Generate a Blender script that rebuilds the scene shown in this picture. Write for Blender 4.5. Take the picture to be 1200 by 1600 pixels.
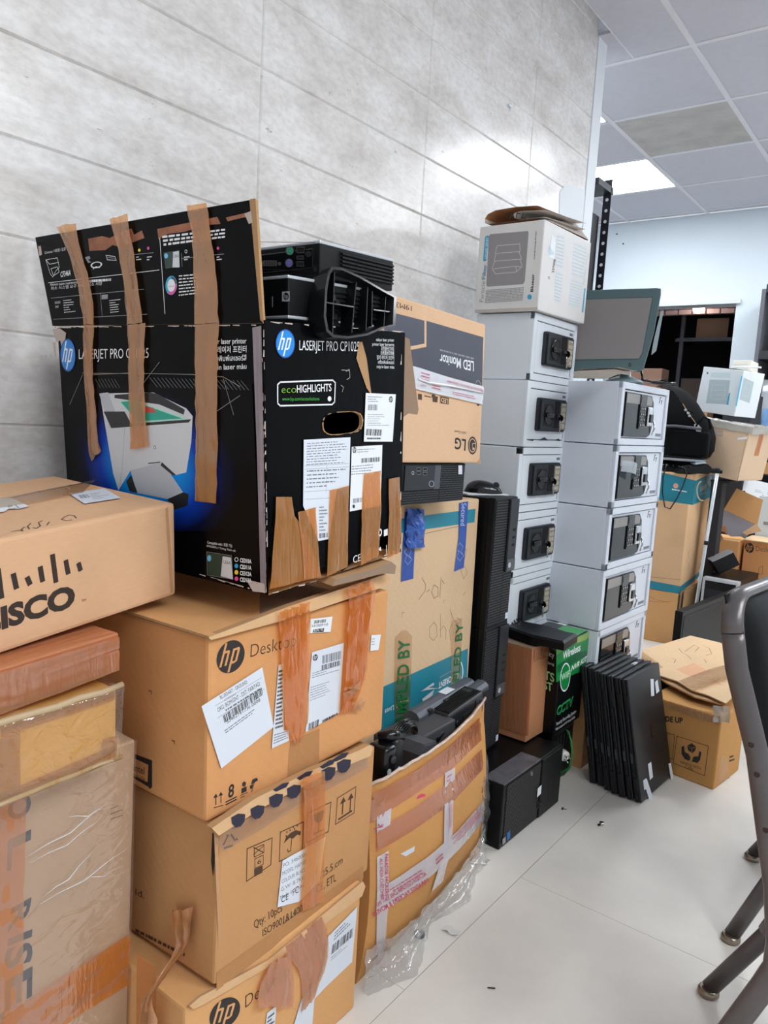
import bpy, bmesh, math, random
from mathutils import Vector, Matrix, Euler
from mathutils.bvhtree import BVHTree
from mathutils.geometry import tessellate_polygon

for o in list(bpy.data.objects):
    bpy.data.objects.remove(o, do_unlink=True)
SC = bpy.context.scene
COL = SC.collection
RNG = random.Random(7)

# ------------------------------------------------------------------ camera
CAM = Vector((0, 0, 1.13))
YAW, PIT, ROL, FL = -0.645274, -0.125044, 0.057575, 1173.67
_f = Vector((math.sin(YAW) * math.cos(PIT), math.cos(YAW) * math.cos(PIT), math.sin(PIT)))
_r = Vector((math.cos(YAW), -math.sin(YAW), 0))
_u = _r.cross(_f)
FWD = _f
RGT = math.cos(ROL) * _r + math.sin(ROL) * _u
UPV = -math.sin(ROL) * _r + math.cos(ROL) * _u
cd = bpy.data.cameras.new('camera')
cam = bpy.data.objects.new('camera', cd)
COL.objects.link(cam)
cd.sensor_fit = 'HORIZONTAL'
cd.sensor_width = 36
cd.lens = FL / 1200 * 36
cd.clip_start = 0.02
cam.matrix_world = Matrix(((RGT.x, UPV.x, -FWD.x, CAM.x), (RGT.y, UPV.y, -FWD.y, CAM.y), (RGT.z, UPV.z, -FWD.z, CAM.z), (0, 0, 0, 1)))
SC.camera = cam

# ------------------------------------------------------------------ light and exposure
LAMP_POWER = 24.0
WORLD_POWER = 0.78
EXPOSURE = 0.0
SC.view_settings.view_transform = 'Standard'
SC.view_settings.look = 'None'
SC.view_settings.gamma = 1
SC.view_settings.use_curve_mapping = False
SC.view_settings.exposure = EXPOSURE
W = bpy.data.worlds.new('world')
SC.world = W
W.use_nodes = True
W.node_tree.nodes['Background'].inputs[0].default_value = (0.88, 0.93, 1.0, 1)
W.node_tree.nodes['Background'].inputs[1].default_value = WORLD_POWER


def ray(x, y):
    return FWD + RGT * ((x - 600) / FL) - UPV * ((y - 800) / FL)


def onx(x, y, X):
    d = ray(x, y); return CAM + d * ((X - CAM.x) / d.x)


def ony(x, y, Y):
    d = ray(x, y); return CAM + d * ((Y - CAM.y) / d.y)


def onz(x, y, Z):
    d = ray(x, y); return CAM + d * ((Z - CAM.z) / d.z)


# ------------------------------------------------------------------ materials
def lin(h):
    h = h.lstrip('#')
    c = [int(h[i:i + 2], 16) / 255 for i in (0, 2, 4)]
    return tuple((v / 12.92 if v <= .04045 else ((v + .055) / 1.055) ** 2.4) for v in c) + (1,)


_M = {}


def mat(name, col, rough=.5, metal=0, spec=.5, emit=0, noise=0, nscale=20, bump=0, bscale=80, coat=0, alpha=1, stretch=None):
    if name in _M: return _M[name]
    m = bpy.data.materials.new(name); m.use_nodes = True
    nt = m.node_tree; p = nt.nodes['Principled BSDF']
    c = lin(col) if isinstance(col, str) else col
    p.inputs['Base Color'].default_value = c
    p.inputs['Roughness'].default_value = rough
    p.inputs['Metallic'].default_value = metal
    p.inputs['Specular IOR Level'].default_value = spec
    p.inputs['Alpha'].default_value = alpha
    if coat: p.inputs['Coat Weight'].default_value = coat
    if emit:
        p.inputs['Emission Color'].default_value = c
        p.inputs['Emission Strength'].default_value = emit
    vec = None
    if noise or bump:
        tc = nt.nodes.new('ShaderNodeTexCoord')
        mp = nt.nodes.new('ShaderNodeMapping')
        if stretch: mp.inputs['Scale'].default_value = stretch
        nt.links.new(tc.outputs['Object'], mp.inputs['Vector']); vec = mp.outputs[0]
    if noise:
        n = nt.nodes.new('ShaderNodeTexNoise'); n.inputs['Scale'].default_value = nscale
        n.inputs['Detail'].default_value = 6; n.inputs['Roughness'].default_value = .62
        nt.links.new(vec, n.inputs['Vector'])
        r = nt.nodes.new('ShaderNodeValToRGB')
        r.color_ramp.elements[0].position = .3; r.color_ramp.elements[1].position = .7
        r.color_ramp.elements[0].color = tuple(max(0, v * (1 - noise)) for v in c[:3]) + (1,)
        r.color_ramp.elements[1].color = tuple(min(1, v * (1 + noise)) for v in c[:3]) + (1,)
        nt.links.new(n.outputs['Fac'], r.inputs[0]); nt.links.new(r.outputs[0], p.inputs['Base Color'])
    if bump:
        n2 = nt.nodes.new('ShaderNodeTexNoise'); n2.inputs['Scale'].default_value = bscale
        n2.inputs['Detail'].default_value = 4
        nt.links.new(vec, n2.inputs['Vector'])
        b = nt.nodes.new('ShaderNodeBump'); b.inputs['Strength'].default_value = bump; b.inputs['Distance'].default_value = .004
        nt.links.new(n2.outputs['Fac'], b.inputs['Height']); nt.links.new(b.outputs[0], p.inputs['Normal'])
    _M[name] = m
    return m


def cardboard(name, col, dirt=.08):
    if name in _M: return _M[name]
    c = lin(col); g = (c[0] + c[1] + c[2]) / 3
    c = tuple(min(.9, (v * .93 + g * .07) * 1.16) for v in c[:3]) + (1,)
    m = mat(name, c, rough=.78, spec=.25)
    nt = m.node_tree; p = nt.nodes['Principled BSDF']
    tc = nt.nodes.new('ShaderNodeTexCoord')
    n1 = nt.nodes.new('ShaderNodeTexNoise'); n1.inputs['Scale'].default_value = 5; n1.inputs['Detail'].default_value = 5
    n2 = nt.nodes.new('ShaderNodeTexNoise'); n2.inputs['Scale'].default_value = 260; n2.inputs['Detail'].default_value = 2
    mp = nt.nodes.new('ShaderNodeMapping'); mp.inputs['Scale'].default_value = (.25, .25, 1)
    nt.links.new(tc.outputs['Object'], n1.inputs['Vector']); nt.links.new(tc.outputs['Object'], mp.inputs[0]); nt.links.new(mp.outputs[0], n2.inputs['Vector'])
    r = nt.nodes.new('ShaderNodeValToRGB'); e = r.color_ramp.elements
    e[0].position = .25; e[1].position = .50
    e[0].color = tuple(v * (1 - dirt * 1.5) for v in c[:3]) + (1,); e[1].color = c
    nt.links.new(n1.outputs['Fac'], r.inputs[0])
    mx = nt.nodes.new('ShaderNodeMixRGB'); mx.blend_type = 'MULTIPLY'; mx.inputs[0].default_value = .10
    nt.links.new(r.outputs[0], mx.inputs[1]); nt.links.new(n2.outputs['Fac'], mx.inputs[2])
    nt.links.new(mx.outputs[0], p.inputs['Base Color'])
    wv = nt.nodes.new('ShaderNodeTexWave'); wv.wave_type = 'BANDS'; wv.bands_direction = 'DIAGONAL'; wv.inputs['Scale'].default_value = 30; wv.inputs['Distortion'].default_value = .5
    n3 = nt.nodes.new('ShaderNodeTexNoise'); n3.inputs['Scale'].default_value = 14; n3.inputs['Detail'].default_value = 3
    ad = nt.nodes.new('ShaderNodeMath'); ad.operation = 'MULTIPLY_ADD'; ad.inputs[1].default_value = .05
    nt.links.new(tc.outputs['Object'], n3.inputs['Vector']); nt.links.new(tc.outputs['Object'], wv.inputs['Vector'])
    nt.links.new(wv.outputs['Fac'], ad.inputs[0]); nt.links.new(n3.outputs['Fac'], ad.inputs[2])
    b = nt.nodes.new('ShaderNodeBump'); b.inputs['Strength'].default_value = .28; b.inputs['Distance'].default_value = .006
    nt.links.new(ad.outputs[0], b.inputs['Height']); nt.links.new(b.outputs[0], p.inputs['Normal'])
    return m


def film(name, tint, body, opac, rough=.2, wr=.5, wscale=(30, 30, 6)):
    """thin clear or brown plastic: part see-through, part diffuse, glossy and wrinkled"""
    if name in _M: return _M[name]
    m = bpy.data.materials.new(name); m.use_nodes = True; nt = m.node_tree
    p = nt.nodes['Principled BSDF']; out = nt.nodes['Material Output']
    p.inputs['Base Color'].default_value = lin(body); p.inputs['Roughness'].default_value = rough
    t = nt.nodes.new('ShaderNodeBsdfTransparent'); t.inputs[0].default_value = lin(tint)
    g = nt.nodes.new('ShaderNodeBsdfGlossy'); g.inputs['Roughness'].default_value = rough; g.inputs['Color'].default_value = (1, 1, 1, 1)
    mx = nt.nodes.new('ShaderNodeMixShader'); mx.inputs[0].default_value = opac
    nt.links.new(t.outputs[0], mx.inputs[1]); nt.links.new(p.outputs[0], mx.inputs[2])
    lw = nt.nodes.new('ShaderNodeLayerWeight'); lw.inputs['Blend'].default_value = .5
    pw = nt.nodes.new('ShaderNodeMath'); pw.operation = 'POWER'; pw.inputs[1].default_value = 4
    fr = nt.nodes.new('ShaderNodeMath'); fr.operation = 'MULTIPLY_ADD'; fr.inputs[1].default_value = .5; fr.inputs[2].default_value = .085
    nt.links.new(lw.outputs['Facing'], pw.inputs[0]); nt.links.new(pw.outputs[0], fr.inputs[0])
    m2 = nt.nodes.new('ShaderNodeMixShader')
    nt.links.new(fr.outputs[0], m2.inputs[0]); nt.links.new(mx.outputs[0], m2.inputs[1]); nt.links.new(g.outputs[0], m2.inputs[2])
    nt.links.new(m2.outputs[0], out.inputs['Surface'])
    tc = nt.nodes.new('ShaderNodeTexCoord'); mp = nt.nodes.new('ShaderNodeMapping'); mp.inputs['Scale'].default_value = wscale
    n = nt.nodes.new('ShaderNodeTexNoise'); n.inputs['Scale'].default_value = 1; n.inputs['Detail'].default_value = 3; n.inputs['Distortion'].default_value = .8
    b = nt.nodes.new('ShaderNodeBump'); b.inputs['Strength'].default_value = wr; b.inputs['Distance'].default_value = .006
    nt.links.new(tc.outputs['Object'], mp.inputs[0]); nt.links.new(mp.outputs[0], n.inputs['Vector']); nt.links.new(n.outputs['Fac'], b.inputs['Height'])
    for q in (p, g): nt.links.new(b.outputs[0], q.inputs['Normal'])
    _M[name] = m
    return m


# ------------------------------------------------------------------ mesh building
class MB:
    def __init__(s):
        s.bm = bmesh.new(); s.mats = []; s.k = 0; s.base = .0004

    def mi(s, m):
        if m not in s.mats: s.mats.append(m)
        return s.mats.index(m)

    def face(s, pts, m, smooth=False):
        try:
            f = s.bm.faces.new([s.bm.verts.new(p) for p in pts])
        except ValueError:
            return None
        f.material_index = s.mi(m); f.smooth = smooth
        return f

    def tri(s, verts, tris, m, smooth=False):
        vs = [s.bm.verts.new(v) for v in verts]; i = s.mi(m)
        for t in tris:
            try:
                f = s.bm.faces.new([vs[k] for k in t]); f.material_index = i; f.smooth = smooth
            except ValueError:
                pass

    def box(s, lo, hi, m, bevel=0, M=None, seg=2):
        t = bmesh.new(); bmesh.ops.create_cube(t, size=1)
        lo = Vector(lo); hi = Vector(hi)
        for v in t.verts: v.co = Vector(((lo[k] + hi[k]) / 2 + v.co[k] * (hi[k] - lo[k]) for k in range(3)))
        if bevel: bmesh.ops.bevel(t, geom=t.edges[:], offset=bevel, segments=seg, affect='EDGES', profile=.6)
        s.merge(t, m, M, smooth=bool(bevel) and seg > 2); t.free()

    def merge(s, t, m, M=None, smooth=False):
        i = s.mi(m); mp = {}
        for v in t.verts: mp[v] = s.bm.verts.new(M @ v.co if M else v.co)
        for f in t.faces:
            g = s.bm.faces.new([mp[v] for v in f.verts]); g.material_index = i; g.smooth = smooth or f.smooth

    def hexa(s, p, m):
        """8 points: bottom 4 ccw, top 4 ccw"""
        vs = [s.bm.verts.new(q) for q in p]; i = s.mi(m)
        for q in ((3, 2, 1, 0), (4, 5, 6, 7), (0, 1, 5, 4), (1, 2, 6, 5), (2, 3, 7, 6), (3, 0, 4, 7)):
            f = s.bm.faces.new([vs[k] for k in q]); f.material_index = i

    def prism(s, poly, o, u, v, h, m, bevel=0, smooth=False):
        """poly 2d points in frame o,u,v extruded along u x v by h"""
        o = Vector(o); u = Vector(u); v = Vector(v); n = u.cross(v).normalized() * h
        t = bmesh.new()
        a = [t.verts.new(o + u * q[0] + v * q[1]) for q in poly]; b = [t.verts.new(w.co + n) for w in a]
        k = len(poly)
        top = t.faces.new(b); bot = t.faces.new(a[::-1])
        for j in range(k): t.faces.new((a[j], a[(j + 1) % k], b[(j + 1) % k], b[j]))
        bmesh.ops.recalc_face_normals(t, faces=t.faces[:])
        if bevel: bmesh.ops.bevel(t, geom=list(top.edges), offset=bevel, segments=2, affect='EDGES')
        s.merge(t, m, smooth=smooth); t.free()

    def tube(s, pts, r, m, seg=8, ends=True, flat=1.0, fdir=None):
        pts = [Vector(p) for p in pts]; rings = []; i = s.mi(m); pn = None
        for k, p in enumerate(pts):
            d = (pts[min(k + 1, len(pts) - 1)] - pts[max(k - 1, 0)]).normalized()
            if pn is None:
                a = Vector(fdir) if fdir else (Vector((0, 0, 1)) if abs(d.z) < .9 else Vector((1, 0, 0)))
            else:
                a = pn
            n = (a - d * a.dot(d)).normalized(); pn = n; b = d.cross(n)
            rr = r[k] if isinstance(r, (list, tuple)) else r
            rings.append([s.bm.verts.new(p + n * rr * math.cos(2 * math.pi * j / seg) + b * rr * flat * math.sin(2 * math.pi * j / seg)) for j in range(seg)])
        for A, B in zip(rings, rings[1:]):
            for j in range(seg):
                f = s.bm.faces.new((A[j], A[(j + 1) % seg], B[(j + 1) % seg], B[j])); f.smooth = True; f.material_index = i
        if ends:
            for A, fl in ((rings[0], 1), (rings[-1], 0)):
                f = s.bm.faces.new(A[::-1] if fl else A); f.material_index = i

    def lathe(s, prof, o, axis, m, seg=20, smooth=True):
        """prof: (r, h) pairs along axis"""
        o = Vector(o); ax = Vector(axis).normalized()
        a = ax.orthogonal().normalized(); b = ax.cross(a); i = s.mi(m); rings = []
        for r, h in prof:
            rings.append([s.bm.verts.new(o + ax * h + (a * math.cos(2 * math.pi * j / seg) + b * math.sin(2 * math.pi * j / seg)) * max(r, 1e-5)) for j in range(seg)])
        for A, B in zip(rings, rings[1:]):
            for j in range(seg):
                f = s.bm.faces.new((A[j], A[(j + 1) % seg], B[(j + 1) % seg], B[j])); f.smooth = smooth; f.material_index = i
        for A, fl in ((rings[0], 1), (rings[-1], 0)):
            f = s.bm.faces.new(A[::-1] if fl else A); f.material_index = i

    def grid(s, rows, m, smooth=True):
        vs = [[s.bm.verts.new(p) for p in r] for r in rows]; i = s.mi(m)
        for a, b in zip(vs, vs[1:]):
            for k in range(len(a) - 1):
                f = s.bm.faces.new((a[k], a[k + 1], b[k + 1], b[k])); f.smooth = smooth; f.material_index = i

    # ---- flat marks laid on a face (surface pattern)
    def off(s):
        s.k += 1
        return s.base + .000004 * s.k

    def poly(s, F, pts, m, off=None):
        off = off or s.off()
        P = [F.px(x, y, off) for x, y in pts]
        if len(P) <= 4:
            s.face(P, m)
        else:
            s.tri(P, tessellate_polygon([P]), m)

    def ell(s, F, c, r, t, m, off=None, n=32, inner=0):
        off = off or s.off()
        A = (r[0] - c[0], r[1] - c[1]); B = (t[0] - c[0], t[1] - c[1])
        pt = lambda a, k: (c[0] + k * (A[0] * math.cos(a) + B[0] * math.sin(a)), c[1] + k * (A[1] * math.cos(a) + B[1] * math.sin(a)))
        an = [2 * math.pi * j / n for j in range(n)]
        if inner:
            for j in range(n):
                s.face([F.px(*q, off) for q in (pt(an[j], 1), pt(an[(j + 1) % n], 1), pt(an[(j + 1) % n], inner), pt(an[j], inner))], m)
        else:
            s.face([F.px(*pt(a, 1), off) for a in an], m)

    def seg(s, F, pts, w, m, closed=False, off=None):
        """polyline of metric width w"""
        off = off or s.off()
        P = [F.px(x, y, off) for x, y in pts]
        n = F.n
        if closed: P = P + [P[0]]
        for a, b in zip(P, P[1:]):
            d = b - a
            if d.length < 1e-6: continue
            d.normalize(); q = n.cross(d) * (w / 2); e = d * (w / 2 * .8)
            s.face([a - q - e, b - q + e, b + q + e, a + q - e], m)

    def rect(s, F, a, b, w, m):
        """outline through four px corners list a"""
        s.seg(F, a, w, m, closed=True)

    def text(s, F, st, BL, BR, TL, m, bold=0, shear=0, off=None, cap=True):
        off = off or s.off()
        cu = bpy.data.curves.new('t', 'FONT'); cu.body = st; cu.resolution_u = 3; cu.offset = bold; cu.shear = shear
        ob = bpy.data.objects.new('t', cu); me = ob.to_mesh()
        if not len(me.vertices): return
        xs = [v.co.x for v in me.vertices]; x0, x1 = min(xs), max(xs)
        h = .682 if cap else max(v.co.y for v in me.vertices)
        U = (BR[0] - BL[0], BR[1] - BL[1]); V = (TL[0] - BL[0], TL[1] - BL[1])
        P = []
        for v in me.vertices:
            a = (v.co.x - x0) / (x1 - x0); b = v.co.y / h
            P.append(F.px(BL[0] + U[0] * a + V[0] * b, BL[1] + U[1] * a + V[1] * b, off))
        s.tri(P, [tuple(q.vertices) for q in me.polygons], m)
        ob.to_mesh_clear(); bpy.data.objects.remove(ob); bpy.data.curves.remove(cu)

    def greek(s, F, q, rows, m, fill=.55, seed=1, lo=.4):
        """rows of unreadably small print inside px quad TL,TR,BR,BL"""
        R = random.Random(seed); off = s.off()
        L = lambda a, b: ((q[0][0] * (1 - a) + q[1][0] * a) * (1 - b) + (q[3][0] * (1 - a) + q[2][0] * a) * b, (q[0][1] * (1 - a) + q[1][1] * a) * (1 - b) + (q[3][1] * (1 - a) + q[2][1] * a) * b)
        for i in range(rows):
            b0 = (i + .5 - fill / 2) / rows; b1 = (i + .5 + fill / 2) / rows; x = 0; end = R.uniform(lo, 1)
            while x < end:
                w = R.uniform(.03, .12); e = min(x + w, end)
                s.face([F.px(*L(x, b1), off), F.px(*L(e, b1), off), F.px(*L(e, b0), off), F.px(*L(x, b0), off)], m)
                x = e + R.uniform(.012, .03)

    def barcode(s, F, q, m, n=34, seed=1):
        R = random.Random(seed); off = s.off(); w = [R.choice((1, 1, 2, 3)) for _ in range(2 * n)]; T = sum(w); x = 0
        L = lambda a, b: ((q[0][0] * (1 - a) + q[1][0] * a) * (1 - b) + (q[3][0] * (1 - a) + q[2][0] * a) * b, (q[0][1] * (1 - a) + q[1][1] * a) * (1 - b) + (q[3][1] * (1 - a) + q[2][1] * a) * b)
        for k in range(0, 2 * n, 2):
            a = x / T; b = (x + w[k]) / T; x += w[k] + w[k + 1]
            s.face([F.px(*L(a, 1), off), F.px(*L(b, 1), off), F.px(*L(b, 0), off), F.px(*L(a, 0), off)], m)

    def build(s, name, parent=None, label=None, kind=None):
        me = bpy.data.meshes.new(name)
        s.bm.to_mesh(me); s.bm.free()
        for m in s.mats: me.materials.append(m)
        o = bpy.data.objects.new(name, me); COL.objects.link(o)
        if parent:
            o.parent = parent
            if parent.type == 'MESH': o.matrix_parent_inverse = Matrix.Identity(4)
        if label: o['label'] = label
        if kind: o['kind'] = kind
        return o


def pose(x, y, z, yaw=0, tx=0, ty=0):
    """degrees"""
    return Matrix.Translation((x, y, z)) @ Matrix.Rotation(math.radians(yaw), 4, 'Z') @ Matrix.Rotation(math.radians(ty), 4, 'Y') @ Matrix.Rotation(math.radians(tx), 4, 'X')


def thing(name, label, cat, M, group=None):
    o = bpy.data.objects.new(name, None); COL.objects.link(o)
    o.empty_display_size = .05
    if isinstance(M, (tuple, list)): M = pose(*M)
    o.matrix_world = M
    o['label'] = label; o['category'] = cat
    if group: o['group'] = group
    o_M[o.name] = M.copy()
    return o


o_M = {}


def tag(o, label, cat, group=None, kind=None):
    o['label'] = label; o['category'] = cat
    if group: o['group'] = group
    if kind: o['kind'] = kind
    return o


def struct(mb, name):
    o = mb.build(name); o['kind'] = 'structure'
    return o


def dup(root, M, label, group=None):
    r = root.copy(); COL.objects.link(r)
    r.matrix_world = M if not isinstance(M, (tuple, list)) else pose(*M)
    r['label'] = label
    if group: r['group'] = group
    for ch in list(root.children):
        c = ch.copy(); COL.objects.link(c); c.parent = r
        for g in ch.children:
            d = g.copy(); COL.objects.link(d); d.parent = c
    return r


class Face:
    """a plane in a thing's local frame; px() drops a photo point onto it"""
    def __init__(s, M, o, n):
        s.M = M.inverted(); s.o = Vector(o); s.n = Vector(n).normalized(); s.c = s.M @ CAM

    def px(s, x, y, off=0):
        d = s.M.to_3x3() @ ray(x, y)
        t = (s.o - s.c).dot(s.n) / d.dot(s.n)
        return s.c + d * t + s.n * off


class Curved:
    """a bent surface, given as a grid of points"""
    def __init__(s, M, rows):
        s.M = M.inverted(); s.c = s.M @ CAM
        v = []; f = []; w = len(rows[0])
        for r in rows: v += [Vector(p) for p in r]
        for a in range(len(rows) - 1):
            for k in range(w - 1): f.append((a * w + k, a * w + k + 1, (a + 1) * w + k + 1, (a + 1) * w + k))
        s.t = BVHTree.FromPolygons(v, f); s.n = Vector((1, 0, 0)); s.last = Vector(v[0])

    def px(s, x, y, off=0):
        d = (s.M.to_3x3() @ ray(x, y)).normalized()
        h = s.t.ray_cast(s.c, d)
        if h[0] is None:
            return s.last.copy()
        n = h[1] if h[1].dot(d) < 0 else -h[1]
        s.last = h[0] + n * off
        return s.last.copy()


class Carton:
    """box with origin at the front(+x) near(-y) bottom corner"""
    def __init__(s, name, label, cat, P, dims, m, bevel=.004, group=None, body='box_body', solid=True):
        s.root = thing(name, label, cat, P, group); s.M = pose(*P) if isinstance(P, (tuple, list)) else P
        s.d, s.l, s.h = dims; s.mb = MB(); s.bodyname = body
        d, l, h = dims
        if solid: s.mb.box((-d, 0, 0), (0, l, h), m, bevel)
        s.F = Face(s.M, (0, 0, 0), (1, 0, 0)); s.N = Face(s.M, (0, 0, 0), (0, -1, 0)); s.T = Face(s.M, (0, 0, h), (0, 0, 1))
        s.m = m

    def done(s):
        return s.mb.build(s.bodyname, s.root)


def lerp(a, b, t): return (a[0] + (b[0] - a[0]) * t, a[1] + (b[1] - a[1]) * t)


def resample(L, n):
    d = [0]
    for a, b in zip(L, L[1:]): d.append(d[-1] + math.hypot(b[0] - a[0], b[1] - a[1]))
    out = []
    for k in range(n):
        t = d[-1] * k / (n - 1); j = 0
        while j < len(L) - 2 and d[j + 1] < t: j += 1
        out.append(lerp(L[j], L[j + 1], (t - d[j]) / max(1e-9, d[j + 1] - d[j])))
    return out


def tape(root, segs, m, name='packing_tape', wr=.0012, nu=7, step=14, seed=3, label=None, base=.0022):
    """segs: list of (Face, left px list, right px list); a strip with lengthwise wrinkles"""
    mb = MB(); R = random.Random(seed)
    ridge = [R.uniform(0, 1) ** 2 for _ in range(nu)]
    for F, L, Rr in segs:
        n = max(3, int(sum(math.hypot(b[0] - a[0], b[1] - a[1]) for a, b in zip(L, L[1:])) / step))
        L2, R2 = resample(L, n), resample(Rr, n); rows = []
        for k in range(n):
            rows.append([F.px(*lerp(L2[k], R2[k], j / (nu - 1)), base + wr * (ridge[j] + .8 * R.random())) for j in range(nu)])
        mb.grid(rows, m)
    return mb.build(name, root, label)


def paper(root, F, q, m, name='shipping_label', off=.0021, label=None):
    """a stuck-on sheet, returned as an open MB so print can go on it"""
    mb = MB(); mb.k = 0
    P = [F.px(x, y, off) for x, y in q]
    mb.face(P, m)
    mb.base = off + .0001
    return mb


def rnd_box(mb, lo, hi, r, m, M=None, seg=4):
    mb.box(lo, hi, m, r, M, seg)

# ================================================================== THE SETTING
WX = -1.40
KS = 1.40 / 1.315
M_grout = mat('grout', '#8a847c', .8)
M_floor = mat('floor_tile', '#e0dbd3', .28, noise=.09, nscale=2.6, spec=.5)
mb = MB()
mb.box((-3.4, -1.2, -.05), (2.6, 7.6, -.0015), M_grout)
xj, yj = -.747, 1.652
for i in range(-3, 4):
    for j in range(-3, 6):
        x0 = xj + i * .8; y0 = (yj if i >= 0 else yj - .5) + j * 1.2
        a = max(x0 + .0008, -3.4); b = min(x0 + .8 - .0008, 2.6); c = max(y0 + .0006, -1.2); d = min(y0 + 1.2 - .0006, 7.6)
        if b > a and d > c: mb.box((a, c, -.0014), (b, d, 0), M_floor)
floor = struct(mb, 'floor')


def wall_material():
    m = mat('wall_panel', '#cfcbc5', .22, spec=.5)
    nt = m.node_tree; p = nt.nodes['Principled BSDF']
    tc = nt.nodes.new('ShaderNodeTexCoord'); mp = nt.nodes.new('ShaderNodeMapping'); mp.inputs['Scale'].default_value = (1, .9, 2.2)
    mp.inputs['Rotation'].default_value = (math.radians(9), 0, 0)
    nt.links.new(tc.outputs['Object'], mp.inputs[0])
    n1 = nt.nodes.new('ShaderNodeTexNoise'); n1.inputs['Scale'].default_value = 4.5; n1.inputs['Detail'].default_value = 9; n1.inputs['Roughness'].default_value = .7
    n2 = nt.nodes.new('ShaderNodeTexNoise'); n2.inputs['Scale'].default_value = 75; n2.inputs['Detail'].default_value = 3
    n3 = nt.nodes.new('ShaderNodeTexNoise'); n3.inputs['Scale'].default_value = 17; n3.inputs['Detail'].default_value = 7; n3.inputs['Roughness'].default_value = .75
    for n in (n1, n3): nt.links.new(mp.outputs[0], n.inputs['Vector'])
    mp2 = nt.nodes.new('ShaderNodeMapping'); mp2.inputs['Scale'].default_value = (1, .55, 1)
    nt.links.new(tc.outputs['Object'], mp2.inputs[0]); nt.links.new(mp2.outputs[0], n2.inputs['Vector'])
    r1 = nt.nodes.new('ShaderNodeValToRGB'); e = r1.color_ramp.elements
    e[0].position = .25; e[0].color = lin('#c9c3bc'); e[1].position = .60; e[1].color = lin('#efedeb')
    nt.links.new(n1.outputs['Fac'], r1.inputs[0])
    r2 = nt.nodes.new('ShaderNodeValToRGB'); e = r2.color_ramp.elements
    e[0].position = .40; e[0].color = (.87, .86, .85, 1); e[1].position = .56; e[1].color = (1, 1, 1, 1)
    nt.links.new(n2.outputs['Fac'], r2.inputs[0])
    r3 = nt.nodes.new('ShaderNodeValToRGB'); e = r3.color_ramp.elements
    e[0].position = .305; e[0].color = (.36, .33, .30, 1); e[1].position = .35; e[1].color = (1, 1, 1, 1)
    nt.links.new(n3.outputs['Fac'], r3.inputs[0])
    a = nt.nodes.new('ShaderNodeMixRGB'); a.blend_type = 'MULTIPLY'; a.inputs[0].default_value = .6
    b = nt.nodes.new('ShaderNodeMixRGB'); b.blend_type = 'MULTIPLY'; b.inputs[0].default_value = .8
    nt.links.new(r1.outputs[0], a.inputs[1]); nt.links.new(r2.outputs[0], a.inputs[2])
    nt.links.new(a.outputs[0], b.inputs[1]); nt.links.new(r3.outputs[0], b.inputs[2])
    nt.links.new(b.outputs[0], p.inputs['Base Color'])
    bp = nt.nodes.new('ShaderNodeBump'); bp.inputs['Strength'].default_value = .12; bp.inputs['Distance'].default_value = .002
    nt.links.new(r3.outputs[0], bp.inputs['Height']); nt.links.new(bp.outputs[0], p.inputs['Normal'])
    return m


M_wall = wall_material()
M_wgrout = mat('wall_groove', '#dad6d1', .7)
M_white = mat('white_paint', '#e4e9ee', .55)
mb = MB()
mb.box((WX - .15, -1.2, 0), (WX - .004, 2.965 * KS, 2.93), M_wgrout)
z0 = 1.13 + (.428 - 10 * .1595) * KS
for k in range(19):
    for j in range(-4, 4):
        a = (1.209 + j * .635) * KS; b = min(a + .635 * KS, 2.965 * KS)
        lo = max(0, z0 + k * .1595 * KS + .0003); hi = min(z0 + (k + 1) * .1595 * KS - .0003, 2.93)
        if hi > lo + .01 and b > a: mb.box((WX - .0065, a + .0003, lo), (WX, b - .0003, hi), M_wall, .0036, seg=1)
struct(mb, 'wall_left')
mb = MB(); mb.box((WX - .15, 2.965 * KS, 0), (WX + .004, 3.05 * KS, 2.93), M_white, .003)
struct(mb, 'trim_1')
# a small chip of wall plug sticking out of a groove
mb = MB(); p = onx(794, 166, WX)
mb.box((WX - .001, p.y - .012, p.z - .004), (WX + .012, p.y + .012, p.z + .003), M_white, .002)
mb.box((WX + .004, p.y + .004, p.z - .016), (WX + .009, p.y + .009, p.z - .002), M_white, .001)
tag(mb.build('wall_clip'), 'small pale clip stuck in a groove of the stone wall', 'clip')
# lamp glare on the wall by the trim, painted as a flat white patch
mb = MB(); P = [(884, 288), (914, 296), (912, 336), (905, 378), (872, 372), (874, 300)]
mb.poly(Face(Matrix(), (WX, 0, 0), (1, 0, 0)), P, mat('glare_white', '#e9eef3', .7), .0012)
tag(mb.build('wall_glare_patch'), 'painted patch of lamp glare on the stone wall above the tall air filter carton', 'paper')

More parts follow.
